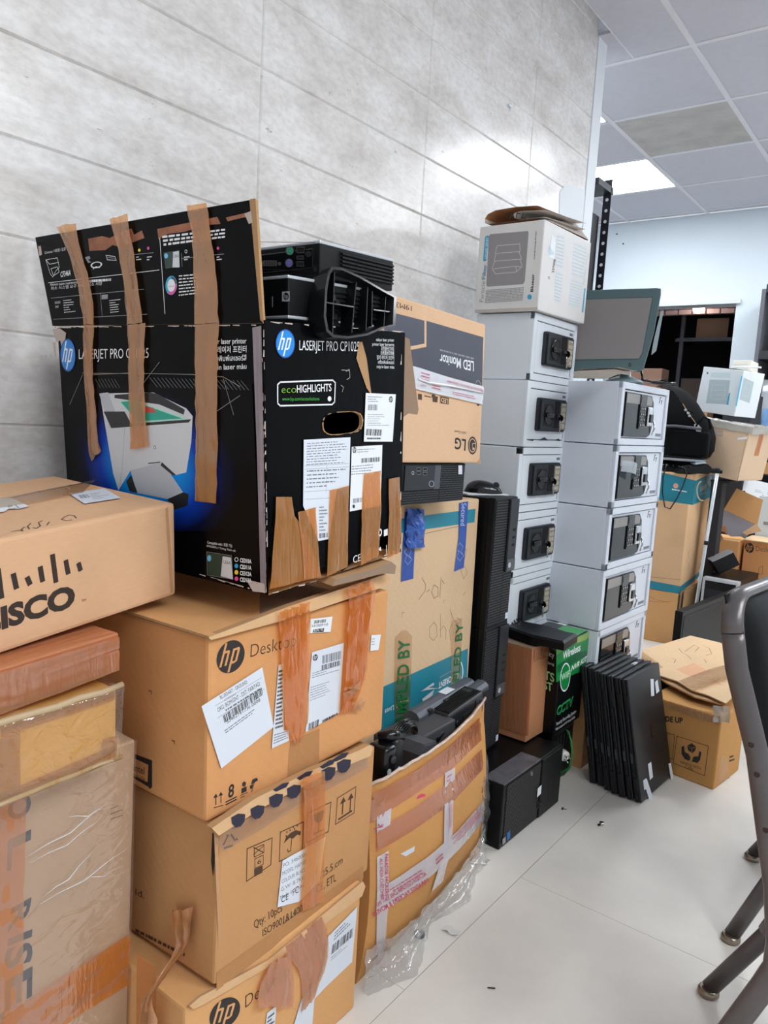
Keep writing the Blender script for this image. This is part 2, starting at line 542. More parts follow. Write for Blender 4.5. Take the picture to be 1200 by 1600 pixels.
# ceiling: tiles in a grid of white bars
M_ctile = mat('ceiling_tile', '#c2c1ca', .9, noise=.03, nscale=30)
M_cstain = mat('ceiling_tile_stained', '#b2afac', .9, noise=.14, nscale=7)
M_cbar = mat('ceiling_bar', '#d6d5da', .6)
CZ, BY = 2.75, 5.96
GX, GY = [-1.672 + .585 * k for k in range(-4, 8)], [4.028 + .615 * k for k in range(-8, 4)]
LIGHTS = [(-1.672 - .585, 4.643), (-1.672 - .585, 3.413), (-.502, 4.028), (-.502, 5.258), (.668, 4.643), (1.253, 1.568), (.668, .953), (1.253, .338), (.668, -.277)]
mb = MB()
for x in GX[:-1]:
    for y in GY:
        if any(abs(x - a) < .01 and abs(y - b) < .02 for a, b in LIGHTS): continue
        if x < -2.6 and y < 2.5: continue
        y1 = min(y + .615, BY)
        st = abs(x + 1.672) < .01 and abs(y - 4.028) < .01
        xa = x + .011
        if y < 3.3:
            if x < -1.7: continue
            xa = max(xa, -1.338)
        mb.box((xa, y + .011, CZ + .004), (x + .574, y1 - .011, CZ + .016), M_cstain if st else M_ctile)
mb.box((-2.3, 3.15, CZ + .0045), (-1.342, 3.402, CZ + .016), M_ctile)
for x in GX: mb.box((x - .012, GY[0] if x > -1.3 else 3.413, CZ), (x + .012, BY, CZ + .006), M_cbar)
mb.box((-1.342, GY[0], CZ + .002), (-1.336, 3.413, CZ + .02), M_cbar)
for y in GY: mb.box((GX[0] if y > 3.3 else -1.336, y - .012, CZ + .0005), (GX[-1], y + .012, CZ + .0065), M_cbar)
mb.box((-1.338, GY[0], CZ + .02), (GX[-1], BY, CZ + .05), M_ctile); mb.box((GX[0], 3.413, CZ + .02), (-1.338, BY, CZ + .05), M_ctile); mb.box((-1.7, GY[0], 2.93), (-1.2, 3.5, 2.96), M_ctile)  # last box: unseen slab added over the wall gap to stop light leaking in
struct(mb, 'ceiling')
M_lamp = mat('lamp_diffuser', '#f6fbff', .4, emit=LAMP_POWER)
for i, (x, y) in enumerate(LIGHTS):
    lab = ['square ceiling light panel seen past the end of the stone wall', 'square ceiling light panel half hidden behind the white wall end', 'square ceiling light panel reflected in the stone wall'][i] if i < 3 else 'square recessed ceiling light panel beyond the edge of the view'
    t = thing('ceiling_light', lab, 'ceiling light', Matrix.Translation((x + .2925, y + .3075, CZ)), 'ceiling light panels')
    m2 = MB(); m2.box((-.275, -.29, .006), (.275, .29, .012), M_lamp); m2.build('diffuser', t)
    m2 = MB()
    for a in ((-.282, -.297, -.27, .297), (.27, -.297, .282, .297), (-.282, -.297, .282, -.285), (-.282, .285, .282, .297)):
        m2.box((a[0], a[1], .001), (a[2], a[3], .014), M_cbar)
    m2.build('frame', t)

# back wall with a wide dark opening
OL, OR, OT, OB = -2.35, -1.405, 2.09, .95
M_back = mat('back_wall_paint', '#d2dbe2', .6, noise=.015, nscale=4)
mb = MB()
mb.box((-3.4, BY, 0), (OL, BY + .12, CZ), M_back); mb.box((OR, BY, 0), (2.6, BY + .12, CZ), M_back)
mb.box((OL, BY, OT), (OR, BY + .12, CZ), M_back); mb.box((OL, BY, 0), (OR, BY + .12, OB), M_back)
struct(mb, 'wall_back')
mb = MB(); mb.box((OL - .05, BY - .03, OT), (OR + .03, BY + .02, OT + .035), mat('header_bar', '#cfd3d8', .5), .004)
struct(mb, 'trim_2')
mb = MB()
for u, v in ((952, 362), (962, 377)):
    p = ony(u + 12, v + 4, BY); mb.lathe([(.006, 0), (.006, .006), (.003, .01)], (p.x, BY, p.z), (0, -1, 0), mat('nail', '#5a5a60', .5, .6), 10)
tag(mb.build('wall_nail'), 'pair of small dark nails high on the white back wall', 'nail')
# room behind the opening
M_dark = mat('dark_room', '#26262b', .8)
mb = MB()
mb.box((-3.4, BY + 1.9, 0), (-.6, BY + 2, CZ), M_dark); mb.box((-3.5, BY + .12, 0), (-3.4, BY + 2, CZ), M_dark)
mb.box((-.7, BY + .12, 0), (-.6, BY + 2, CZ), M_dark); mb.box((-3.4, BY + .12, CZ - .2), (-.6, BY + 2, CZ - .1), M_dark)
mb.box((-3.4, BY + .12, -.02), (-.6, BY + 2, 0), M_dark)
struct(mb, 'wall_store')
# left part of the room past the wall end
mb = MB(); mb.box((-3.5, 2.9, 0), (-3.4, BY + .1, CZ), M_back); mb.box((-3.4, 3.05, 0), (WX - .15, 3.15, CZ), M_back)
struct(mb, 'wall_alcove')

# ================================================================== SHARED MATERIALS
CB = cardboard
C_hp = CB('cardboard_tan', '#cc9057'); C_hp3 = CB('cardboard_tan_light', '#cf9a60'); C_mid = CB('cardboard_brown', '#b98754')
C_cis = CB('cardboard_pale', '#d0a47c'); C_big = CB('cardboard_grey', '#b3957a'); C_car = CB('cardboard_cream', '#cfb08a'); C_lg = CB('cardboard_sand', '#d2ab86')
C_raw = CB('cardboard_raw_edge', '#a98258'); C_inner = CB('cardboard_inner', '#8e7560')
K_ink = mat('ink_dark', '#2a2321', .7); K_brown = mat('ink_brown', '#4a3220', .75); K_black = mat('ink_black', '#151518', .45)
K_white = mat('ink_white', '#e6e8ea', .5); K_grey = mat('ink_grey', '#8b8d92', .6); K_pen = mat('pen_mark', '#57453a', .8); K_lgrey = mat('print_grey', '#6d7076', .7)
K_green = mat('ink_green', '#0f6b35', .55); K_teal = mat('ink_teal', '#1e7f92', .5, noise=.06, nscale=6); K_blue = mat('ink_blue', '#1b6db5', .45); K_red = mat('ink_red', '#c23a5c', .6)
P_label = mat('label_paper', '#d5dbe4', .55); P_white = mat('paper_plain', '#e2e6ea', .6)
T_brown = film('tape_brown', '#f0b878', '#e3964a', .34, .14, .28, (90, 90, 10))
T_black = film('tape_on_black', '#eeb478', '#e0974f', .42, .14, .28, (90, 90, 10))
T_hazy = film('tape_pink_brown', '#e6b088', '#c98f66', .48, .2, .5, (60, 60, 12))
T_clear = film('tape_clear', '#eee4d6', '#cfc4b4', .12, .15, .4, (50, 50, 12))
T_wrap = film('wrap_clear', '#f8f4ee', '#d8d4cf', .07, .12, .8, (22, 22, 40))


def hp_logo(mb, F, c, r, t, disc, ink):
    """round badge with slanted h and p running to the rim"""
    mb.ell(F, c, r, t, disc)
    A = (r[0] - c[0], r[1] - c[1]); B = (t[0] - c[0], t[1] - c[1])
    q = lambda a, b: (c[0] + A[0] * a + B[0] * b, c[1] + A[1] * a + B[1] * b)
    sl = .36
    s = lambda x, y: q(x + sl * y, y)
    off = mb.off()
    bar = lambda pts: mb.poly(F, [s(*p) for p in pts], ink, off)
    w = .15
    bar([(-.66, -.46), (-.66 + w, -.46), (-.66 + w, .92), (-.66, .92)])               # h stem
    bar([(-.66 + w, .30), (-.30, .30), (-.30, .44), (-.66 + w, .44)])
    bar([(-.30, -.46), (-.30 + w, -.46), (-.30 + w, .34), (-.24, .44), (-.30, .44)])
    bar([(.06, -.92), (.06 + w, -.92), (.06 + w, .44), (.06, .44)])                   # p stem
    bar([(.06 + w, .30), (.42, .30), (.42, .44), (.06 + w, .44)])
    bar([(.42, -.46), (.42 + w, -.36), (.42 + w, .34), (.48, .44), (.42, .44)])
    bar([(.06 + w, -.46), (.42, -.46), (.42, -.32), (.06 + w, -.32)])


def flat_sheet(root, F, q, th, m, name, label=None, extra=None):
    """sheet of board from px corners on a plane, thickness th behind it"""
    mb = MB(); P = [F.px(x, y, 0) for x, y in q]; B = [p - F.n * th for p in P]
    k = len(P)
    f = mb.tri(P, tessellate_polygon([P]), m); mb.tri(B, tessellate_polygon([B]), m)
    for j in range(k): mb.face([P[j], P[(j + 1) % k], B[(j + 1) % k], B[j]], C_raw if extra is None else extra)
    return mb


# ================================================================== LEFT STACK BY THE CAMERA
# big grey-brown carton on the floor
P = (-.931, .20, 0, 0, 0, 1.0)
B = Carton('cardboard_box', 'tall grey-brown cardboard box in stretch wrap at the bottom left corner', 'box', P, (.345, .44, .634), C_big)
F = B.F
K_navy = mat('ink_navy', '#252338', .6)
for ch, bl, br, tl in (('O', (14, 1246), (13, 1284), (47, 1236)), ('L', (13, 1312), (12, 1361), (47, 1296)), ('R', (19, 1418), (13, 1458), (48, 1402)), ('I', (14, 1466), (13, 1478), (49, 1452)), ('S', (10, 1482), (9, 1516), (49, 1470)), ('E', (10, 1532), (9, 1580), (49, 1510))):
    B.mb.text(F, ch, bl, br, tl, K_navy, bold=.03)
B.mb.text(F, 'P', (-30, 1610), (-31, 1650), (5, 1580), K_navy, bold=.02)
B.mb.greek(F, [(172, 1260), (196, 1250), (192, 1278), (172, 1284)], 3, K_pen, .18, 4)
B.done()
tape(B.root, [(F, [(40, 1240), (36, 1400), (33, 1640)], [(-10, 1260), (-14, 1420), (-18, 1660)])], T_brown)
tape(B.root, [(F, [(201, 1458), (120, 1510), (40, 1563), (-30, 1615)], [(200, 1535), (120, 1584), (60, 1632), (-30, 1700)])], T_brown, wr=.002, seed=8)
# stretch wrap with taut creases
mb = MB(); rows = []
R = random.Random(5)
for k in range(15):
    t = k / 14; rows.append([Vector((.0022 + .0025 * R.random(), .440 * j / 14, .634 - .63 * t)) for j in range(15)])
mb.grid(rows, T_wrap)
for a, b, w in (((40, 1335), (165, 1252), .004), ((45, 1345), (150, 1280), .003), ((62, 1400), (140, 1330), .0035), ((50, 1415), (200, 1320), .003), ((100, 1275), (160, 1260), .003), ((120, 1372), (190, 1350), .002)):
    q_ = lerp(a, b, .5); mb.tube([F.px(*a, .006), F.px(*lerp(a, b, .25), .008), F.px(q_[0] + 2, q_[1] + 5, .008), F.px(*lerp(a, b, .75), .008), F.px(*b, .006)], [w * .05, w * .22, w * .30, w * .2, w * .04], mat('wrap_crease', '#e4e2df', .1, alpha=.5), 6)
mb.build('stretch_wrap', B.root)

# yellow padded parcel
P = (-.873, .20, .634, 1.79, .9, .6)
B = Carton('padded_parcel', 'ochre parcel in clear bubble plastic, under the brown taped flat box', 'parcel', P, (.30, .386, .098), CB('kraft_yellow', '#cfa458'), .006)
F = B.F
T_yel = film('tape_yellow', '#e6bf74', '#b98a3c', .4, .2, .3)
B.done()
tape(B.root, [(F, [(30, 1140), (30, 1240)], [(-20, 1160), (-20, 1260)])], T_yel)
tape(B.root, [(F, [(181, 1160), (120, 1188), (20, 1230), (-20, 1245)], [(181, 1186), (120, 1211), (20, 1251), (-20, 1266)])], T_yel, seed=4)
tape(B.root, [(F, [(178, 1080), (120, 1100), (0, 1138)], [(178, 1092), (120, 1112), (0, 1150)])], T_yel, seed=6)
tape(B.root, [(F, [(180, 1148), (158, 1154)], [(181, 1172), (157, 1180)])], T_yel, seed=2)
mb = MB(); R = random.Random(11); rows = []
d, l, h = .30, .386, .098
prof = [(-.28, h + .001), (-.1, h + .001), (-.02, h + .003), (.013, h + .004), (.010, h - .012), (.008, .05), (.007, .012), (.010, -.002), (.004, -.006)]
for k, (x, z) in enumerate(prof):
    rows.append([(x + .003 * R.random(), y, z + .004 * (R.random() - .3)) for y in [l * 1.005 * j / 16 for j in range(17)]])
mb.grid(rows, film('wrap_poly', '#f6ead2', '#dccfb8', .06, .12, .9, (16, 30, 40)))
mb.tube([(.012, l * j / 12, h + .006 + .003 * R.random()) for j in range(13)], .0045, mat('wrap_roll', '#cbb592', .2, alpha=.7), 7)
mb.tube([(.008, l * j / 12, -.002 + .003 * R.random()) for j in range(13)], .003, mat('wrap_roll', '#cbb592', .2, alpha=.7), 7)
mb.build('bubble_wrap', B.root)

# flat box bound in brown tape
P = (-.878, .20, .737, 4.78, 2.4, .3)
B = Carton('flat_box', 'flat box wrapped all over in shiny brown tape, directly under the big white-labelled carton', 'box', P, (.30, .408, .053), mat('taped_box', '#b9764f', .32, noise=.10, nscale=9, bump=.5, bscale=30, stretch=(3, .4, 3)), .003)
F = B.F
B.done()
for i, (a, b) in enumerate((((1052, 1079), (992, 1012)), ((1079, 1118), (1012, 1046)))):
    tape(B.root, [(F, [(-10, a[0]), (90, (a[0] + b[0]) / 2), (184, b[0] + 2)], [(-10, a[1]), (90, (a[1] + b[1]) / 2), (184, b[1])])], T_hazy, wr=.0018, seed=20 + i)

# the pale carton on top
P = (-.908, .156, .777, 5.46, 5.35, 3.0)
B = Carton('network_carton', 'pale cardboard carton with dark bar logo, topmost of the left stack', 'box', P, (.30, .588, .150), C_cis, .006)
F, T = B.F, B.T
K_cis = mat('ink_cisco', '#33261f', .7)
for x0, y0, x1, y1, w in ((-3, 892, 2, 932, 0), (21, 899, 25, 917, 0), (43, 904, 46, 911, 0), (63, 888, 66, 906, 0), (82, 869, 87, 907, 0), (103, 878, 106, 894, 0), (123, 882, 125, 889, 0)):
    B.mb.seg(F, [(x0, y0), (x1, y1)], .0072, K_cis)
    for q in ((x0, y0), (x1, y1)): B.mb.ell(F, q, (q[0] + 3.4, q[1] - .9), (q[0], q[1] - 3.6), K_cis, n=16)
B.mb.text(F, 'CISCO', (-36, 994), (118, 945), (-38, 963), K_cis, bold=.05)
B.mb.text(F, 'TM', (127, 941), (134, 939), (127, 937), K_cis)
for s in ([(119, 810), (116, 806), (108, 805), (101, 808), (96, 812), (104, 814), (112, 813)], [(77, 816), (73, 821)], [(66, 814), (60, 817), (63, 822), (57, 826), (52, 825)], [(48, 818), (43, 823), (46, 827)], [(38, 824), (33, 828), (36, 830), (28, 829), (18, 831)]):
    B.mb.seg(T, s, .0016, K_pen)
B.mb.seg(T, [(136, 754), (60, 769), (0, 782), (-40, 790)], .004, mat('seam_dark', '#5f4630', .8))
B.mb.poly(F, [(258, 795), (262, 792), (271, 925), (266, 927)], CB('cardboard_worn', '#b68a60'))
B.done()
tape(B.root, [(T, [(150, 752), (70, 768), (-20, 784)], [(130, 772), (60, 786), (-20, 800)])], T_clear)
mb = paper(B.root, T, [(108, 773), (163, 765), (189, 780), (132, 789)], P_label)
mb.barcode(T, [(122, 776), (136, 774), (142, 779), (127, 781)], K_lgrey, 12); mb.greek(T, [(140, 773), (160, 770), (176, 778), (146, 783)], 4, K_grey, .3, 5)
mb.build('shipping_label', B.root)
mb = paper(B.root, T, [(-20, 782), (18, 780), (46, 793), (30, 797), (14, 797), (6, 802), (-20, 804)], P_white)
mb.seg(T, [(12, 793), (16, 791), (19, 793), (15, 795), (12, 793)], .0012, K_black); mb.seg(T, [(24, 791), (30, 796)], .0012, K_black); mb.seg(T, [(20, 797), (31, 795)], .0012, K_black)
mb.build('torn_label', B.root)

# ================================================================== THE STACK OF THREE CARTONS
# lowest
P = (-.7924, .6426, 0, .2, 0, 0)
B = Carton('computer_carton', 'lowest tan carton of the middle stack, torn brown tape across its round logo', 'box', P, (.45, .408, .262), C_hp3, .005, 'desktop computer cartons by the wall')
F, N, T = B.F, B.N, B.T
hp_logo(B.mb, F, (351, 1583), (375, 1573), (350, 1560), K_ink, C_hp3)
B.mb.text(F, 'Desktop', (383, 1575), (452, 1523), (383, 1556), K_brown, bold=-.01)
B.mb.poly(N, [(214, 1490), (244, 1511), (243, 1640), (213, 1640)], CB('cardboard_orange_band', '#c07f45'))
B.done()
mb = flat_sheet(B.root, Face(B.M, (.004, 0, 0), (1, 0, 0)), [(296, 1572), (312, 1558), (420, 1500), (567, 1377), (571, 1385), (566, 1400), (425, 1508), (318, 1570), (302, 1577)], .004, CB('cardboard_lip', '#d0a678'), 'top_flap')
mb.build('top_flap', B.root)
mb = paper(B.root, F, [(557, 1416), (549, 1502), (508, 1541), (490, 1560), (486, 1610), (452, 1620), (470, 1560), (500, 1524), (510, 1470), (512, 1462)], P_label)
mb.greek(F, [(522, 1455), (553, 1424), (551, 1440), (520, 1470)], 3, K_lgrey, .4, 3); mb.barcode(F, [(518, 1476), (551, 1448), (550, 1462), (516, 1491)], K_ink, 22); mb.greek(F, [(516, 1494), (545, 1468), (544, 1476), (515, 1502)], 2, K_lgrey, .3, 8)
mb.build('shipping_label', B.root)
mb = paper(B.root, F, [(416, 1582), (431, 1570), (424, 1640), (408, 1650)], P_label); mb.greek(F, [(417, 1587), (429, 1577), (424, 1640), (412, 1640)], 9, K_ink, .5, 6); mb.build('part_label', B.root)
tape(B.root, [(F, [(440, 1480), (468, 1520), (470, 1560), (467, 1582)], [(498, 1430), (510, 1462), (508, 1500), (488, 1555)])], T_hazy, wr=.006, seed=31, nu=11)
tape(B.root, [(F, [(416, 1500), (400, 1540), (395, 1568)], [(446, 1483), (455, 1540), (452, 1570)])], T_hazy, wr=.008, seed=33, nu=9, base=.004)

# middle
P = (-.7885, .6925, .2705, 2.4, -.9, -.5)
B = Carton('shipping_carton', 'brown carton with handling symbols, second from the floor in the middle stack', 'box', P, (.45, .391, .250), C_mid, .005)
F, N, T = B.F, B.N, B.T
sq = lambda a, w=.0016: B.mb.rect(F, a, None, w, K_brown)
sq([(386, 1326), (425, 1309), (423, 1351), (385, 1377)])
B.mb.seg(F, [(396, 1324), (412, 1332)], .0014, K_brown); B.mb.seg(F, [(396, 1335), (412, 1321)], .0014, K_brown); B.mb.rect(F, [(397, 1326), (412, 1319), (412, 1332), (397, 1339)], None, .0012, K_brown)
B.mb.rect(F, [(398, 1342), (411, 1336), (411, 1350), (398, 1357)], None, .0012, K_brown); B.mb.text(F, '6', (402, 1351), (408, 1348), (402, 1344), K_brown); B.mb.poly(F, [(397, 1358), (410, 1352), (410, 1363), (397, 1370)], K_brown)
sq([(438, 1300), (474, 1284), (472, 1330), (436, 1346)])
B.mb.poly(F, [(443, 1318), (447, 1308), (454, 1301), (462, 1297), (470, 1299), (469, 1305), (464, 1304), (458, 1310), (452, 1309)], K_brown); B.mb.seg(F, [(456, 1306), (454, 1329), (450, 1331), (449, 1327)], .0016, K_brown)
for q in ((448, 1300), (453, 1297), (458, 1292), (447, 1306), (464, 1290), (460, 1295)): B.mb.ell(F, q, (q[0] + 1, q[1]), (q[0], q[1] - 1.6), K_brown, n=8)
sq([(480, 1271), (517, 1253), (513, 1299), (478, 1317)])
B.mb.poly(F, [(490, 1272), (506, 1265), (504, 1280), (498, 1286), (491, 1283)], K_brown); B.mb.seg(F, [(498, 1284), (497, 1300)], .002, K_brown); B.mb.seg(F, [(490, 1303), (505, 1296)], .0025, K_brown)
sq([(527, 1247), (556, 1229), (553, 1270), (524, 1288)])
for x, y in ((536, 1246), (548, 1240)):
    B.mb.poly(F, [(x - 5, y + 11), (x + .5, y - 1), (x + 4, y + 6)], K_brown); B.mb.seg(F, [(x, y + 6), (x - 1.5, y + 26)], .003, K_brown)
B.mb.seg(F, [(529, 1280), (549, 1267)], .0035, K_brown)
# recycling loop
for a, b, c in (((349, 1319), (356, 1305), (352, 1303)), ((361, 1304), (367, 1313), (369, 1308)), ((363, 1321), (350, 1325), (353, 1330))):
    B.mb.seg(F, [a, b], .0028, K_brown); B.mb.poly(F, [b, c, (c[0] + 3, c[1] + 4)], K_brown)
B.mb.text(F, 'Qty: 10pcs', (397, 1451), (441, 1423), (396, 1439), K_brown)
B.mb.text(F, 'ISO9001&14001', (410, 1463), (476, 1421), (410, 1452), K_brown); B.mb.text(F, 'CE, ETL', (494, 1396), (525, 1376), (494, 1384), K_brown)
B.mb.text(F, '40X25.5.cm', (484, 1385), (535, 1348), (484, 1374), K_brown); B.mb.text(F, 'MADE IN CHINA', (442, 1450), (500, 1414), (442, 1440), K_brown)
B.mb.text(N, 'ld.', (212, 1398), (226, 1404), (212, 1388), K_brown); B.mb.greek(N, [(212, 1449), (290, 1488), (288, 1496), (212, 1457)], 1, K_brown, .6, 3, 1)
B.mb.poly(F, [(338, 1520), (568, 1352), (567, 1374), (338, 1548)], CB('cardboard_band', '#ad7a49'))
B.mb.poly(F, [(334, 1300), (340, 1296), (345, 1470), (341, 1472)], CB('cardboard_worn', '#b68a60'))
B.done()
# top flaps with the crushed front edge and dark dotted tape
FT = Face(B.M, (.006, 0, 0), (1, 0, 0))
mb = flat_sheet(B.root, FT, [(331, 1294), (400, 1247), (489, 1203), (560, 1173), (578, 1164), (583, 1169), (579, 1181), (500, 1215), (410, 1262), (342, 1306)], .012, CB('cardboard_lip', '#d0a678'), 'top_flap')
for k, (x, y) in enumerate(((372, 1283), (402, 1270), (431, 1252), (459, 1238), (513, 1210), (537, 1198))):
    mb.poly(FT, [(x - 11, y - 6), (x, y - 12), (x + 11, y - 11), (x + 10, y), (x + 4, y + 8), (x - 4, y + 10), (x - 10, y + 4)], K_navy)
for x, y in ((439, 1228), (512, 1192), (532, 1181), (476, 1210)): mb.poly(FT, [(x - 13, y + 6), (x + 2, y - 4), (x + 13, y - 6), (x + 8, y + 2), (x - 8, y + 9)], K_navy)
mb.build('top_flap', B.root)
mb = MB(); mb.poly(N, [(341, 1297), (333, 1300), (331, 1345), (334, 1370)], mat('split_dark', '#2b211a', .9), .0016); mb.build('split_corner', B.root)
tape(B.root, [(F, [(331, 1310), (404, 1266), (480, 1222), (570, 1178)], [(345, 1330), (410, 1292), (484, 1246), (574, 1198)])], T_clear, wr=.003)
mb = paper(B.root, F, [(440, 1344), (507, 1307), (498, 1376), (466, 1408), (432, 1417)], P_label)
for i, s in enumerate(('PO. 5460005', 'MODEL: HAP100', 'COLOUR: BLACK', 'G.W: 8.7KG', 'Made in China')):
    mb.text(F, s, (441 - i * 1.2, 1355 + i * 12.5), (478 - i, 1336 + i * 12), (441 - i * 1.2, 1349 + i * 12.5), K_lgrey)
mb.text(F, 'CE', (438, 1410), (449, 1404), (438, 1401), K_ink); mb.text(F, 'FC', (456, 1399), (465, 1393), (456, 1389), K_ink)
mb.build('shipping_label', B.root)
tape(B.root, [(FT, [(466, 1213), (468, 1232)], [(499, 1202), (500, 1220)]), (F, [(468, 1232), (470, 1320), (466, 1412), (467, 1420)], [(500, 1220), (500, 1300), (497, 1372), (500, 1404)])], T_brown, wr=.005, seed=41, nu=11, base=.006)
# loose strip hanging down over the corner
mb = MB()
L = [(276, 1418), (281, 1440), (288, 1468), (292, 1500), (283, 1530), (275, 1560), (270, 1640)]
Q = [(309, 1412), (310, 1440), (308, 1462), (302, 1490), (300, 1520), (303, 1560), (300, 1640)]
R = random.Random(3); rows = []
for a, b in zip(resample(L, 22), resample(Q, 22)):
    rows.append([N.px(*lerp(a, b, j / 6), .004 + .062 * min(1, max(0, (a[1] - 1475) / 40)) + .012 * abs(math.sin(j * 1.1 + a[1] * .02)) + .003 * R.random()) for j in range(7)])
mb.grid(rows, film('tape_loose', '#c98f55', '#bd7f45', .75, .3, .4)); mb.build('loose_tape', B.root)

# upper, with the round logo
P = (-.8069, .6833, .5275, 1.3, .5, -.6)
B = Carton('computer_carton', 'tan carton with black round logo right under the black printer box', 'box', P, (.45, .437, .278), C_hp, .006, 'desktop computer cartons by the wall')
F, N, T = B.F, B.N, B.T
hp_logo(B.mb, F, (360, 1026), (382, 1019), (359, 1001), K_ink, C_hp)
B.mb.text(F, 'Desktop', (391, 1027), (462, 1009), (392, 1007), K_brown, bold=-.012)
B.mb.poly(N, [(211, 1178), (238, 1188), (238, 1230), (234, 1233), (233, 1230), (209, 1215)], K_ink)
B.mb.poly(N, [(211, 1185), (232, 1195), (231, 1222), (209, 1212)], C_hp)
B.mb.text(N, 'intel', (209, 1204), (226, 1210), (209, 1193), K_ink, bold=.01); B.mb.text(N, 'inside', (209, 1214), (227, 1221), (209, 1207), K_brown)
for x, y in ((337, 1243), (345, 1240)):
    B.mb.poly(F, [(x - 4, y + 4), (x, y - 3), (x + 3, y + 2)], K_ink); B.mb.seg(F, [(x, y + 2), (x, y + 14)], .0016, K_ink)
B.mb.seg(F, [(334, 1262), (348, 1258)], .0012, K_ink)
B.mb.text(F, '8', (356, 1247), (365, 1243), (357, 1228), K_ink, bold=.02); B.mb.seg(F, [(353, 1253), (369, 1245)], .002, K_ink); B.mb.seg(F, [(353, 1257), (369, 1249)], .002, K_ink)
B.mb.poly(F, [(377, 1232), (385, 1228), (385, 1236), (377, 1240)], K_ink); B.mb.ell(F, (381, 1225), (384, 1224), (381, 1221), K_ink, n=12); B.mb.greek(F, [(375, 1241), (387, 1236), (387, 1243), (375, 1248)], 2, K_brown, .4, 2)
B.mb.poly(F, [(392, 1226), (394, 1218), (401, 1215), (403, 1219)], K_ink); B.mb.seg(F, [(398, 1219), (393, 1237)], .0014, K_ink); B.mb.poly(F, [(390, 1228), (395, 1225), (394, 1231), (391, 1233)], K_ink)
for q in ((237, 1079), (273, 1157)): B.mb.seg(N, [(q[0] - 4, q[1]), (q[0], q[1] + 1), (q[0], q[1] + 6)], .0012, K_brown)
B.mb.poly(F, [(453, 1158), (499, 1138), (498, 1196), (448, 1220)], CB('cardboard_band', '#ad7a49'))
B.done()
# big flap of the top, lifted at the front
mb = MB(); M = B.M
FL0 = Face(B.M, (.0, 0, .2785), (.10, 0, 1))
a = [B.T.px(213, 968, .002), (.010, -.004, .279), (.010, .437, .288), (-.45, .437, .300), (-.45, 0, .283)]
a = [Vector((-.40, -.004, .281)), Vector((.008, -.006, .2805)), Vector((.006, .20, .291)), Vector((-.02, .437, .285)), Vector((-.44, .437, .283))]
b = [p + Vector((0, 0, .004)) for p in a]
mb.tri(a, [(0, 4, 3, 2, 1)], C_inner); mb.tri(b, [(0, 1, 2, 3, 4)], C_hp3)
for j in range(5): mb.face([a[j], a[(j + 1) % 5], b[(j + 1) % 5], b[j]], C_raw)
mb.build('top_flap', B.root)
FT = Face(B.M, (.008, 0, 0), (1, 0, 0))
mb = flat_sheet(B.root, FT, [(326, 996), (450, 948), (603, 897), (610, 901), (609, 912), (600, 917), (455, 966), (345, 996), (330, 1000)], .012, CB('cardboard_lip', '#d0a678'), 'front_lip')
mb.build('front_lip', B.root)
mb = paper(B.root, F, [(313, 1103), (408, 1042), (426, 1135), (344, 1200)], P_label, off=.0025)
mb.text(F, 'BLUEDART - GROUND', (343, 1092), (385, 1067), (341, 1087), K_ink); mb.text(F, 'C/00001', (349, 1095), (367, 1085), (348, 1092), K_lgrey)
mb.text(F, 'ORG: BOM/GNT - DST: FAR/FAD', (339, 1112), (405, 1070), (337, 1106), K_ink); mb.greek(F, [(350, 1108), (406, 1073), (407, 1076), (351, 1111)], 1, K_lgrey, .8, 4, 1)
mb.barcode(F, [(346, 1118), (408, 1073), (410, 1084), (349, 1129)], K_ink, 40); mb.text(F, '5340274T736-0008', (353, 1130), (405, 1095), (352, 1125), K_ink)
mb.greek(F, [(348, 1140), (398, 1104), (400, 1110), (351, 1146)], 2, K_lgrey, .4, 6, .8)
mb.seg(F, [(335, 1102), (407, 1058)], .0007, K_grey); mb.seg(F, [(338, 1121), (411, 1076)], .0007, K_grey)
mb.build('shipping_label', B.root)
mb = paper(B.root, F, [(434, 1038), (441, 1037), (442, 1141), (450, 1140), (450, 1157), (423, 1169)], P_label)
mb.greek(F, [(434, 1046), (441, 1044), (441, 1136), (428, 1140)], 15, K_ink, .5, 12, .8); mb.greek(F, [(427, 1146), (448, 1140), (449, 1153), (426, 1163)], 4, K_lgrey, .4, 2, .8)
mb.build('part_label', B.root)
mb = paper(B.root, F, [(486, 1019), (536, 1004), (529, 1113), (476, 1144)], P_label)
hp_logo(mb, F, (491, 1027), (495, 1026), (491, 1022), K_ink, P_label)
mb.barcode(F, [(502, 1024), (533, 1016), (532, 1029), (502, 1037)], K_lgrey, 26); mb.barcode(F, [(501, 1039), (531, 1031), (531, 1039), (501, 1047)], K_ink, 26)
mb.greek(F, [(487, 1050), (528, 1037), (528, 1048), (486, 1060)], 3, K_lgrey, .3, 5); mb.greek(F, [(484, 1072), (515, 1062), (514, 1084), (483, 1096)], 6, K_grey, .3, 6, .7)
mb.barcode(F, [(481, 1130), (497, 1123), (496, 1134), (480, 1141)], K_ink, 14); mb.greek(F, [(502, 1124), (526, 1112), (526, 1117), (502, 1130)], 1, K_ink, .7, 7, 1)
mb.build('product_label', B.root)
mb = paper(B.root, F, [(483, 967), (518, 963), (515, 987), (480, 989)], P_white)
mb.barcode(F, [(490, 969), (509, 967), (508, 972), (489, 974)], K_ink, 18); mb.text(F, 'X410009143', (485, 980), (511, 977), (485, 976), K_ink); mb.poly(F, [(488, 983), (505, 981), (504, 987), (487, 988)], K_ink); mb.text(F, 'BUN. 90', (489, 987), (503, 985), (489, 983), K_white)
mb.build('stock_label', B.root)
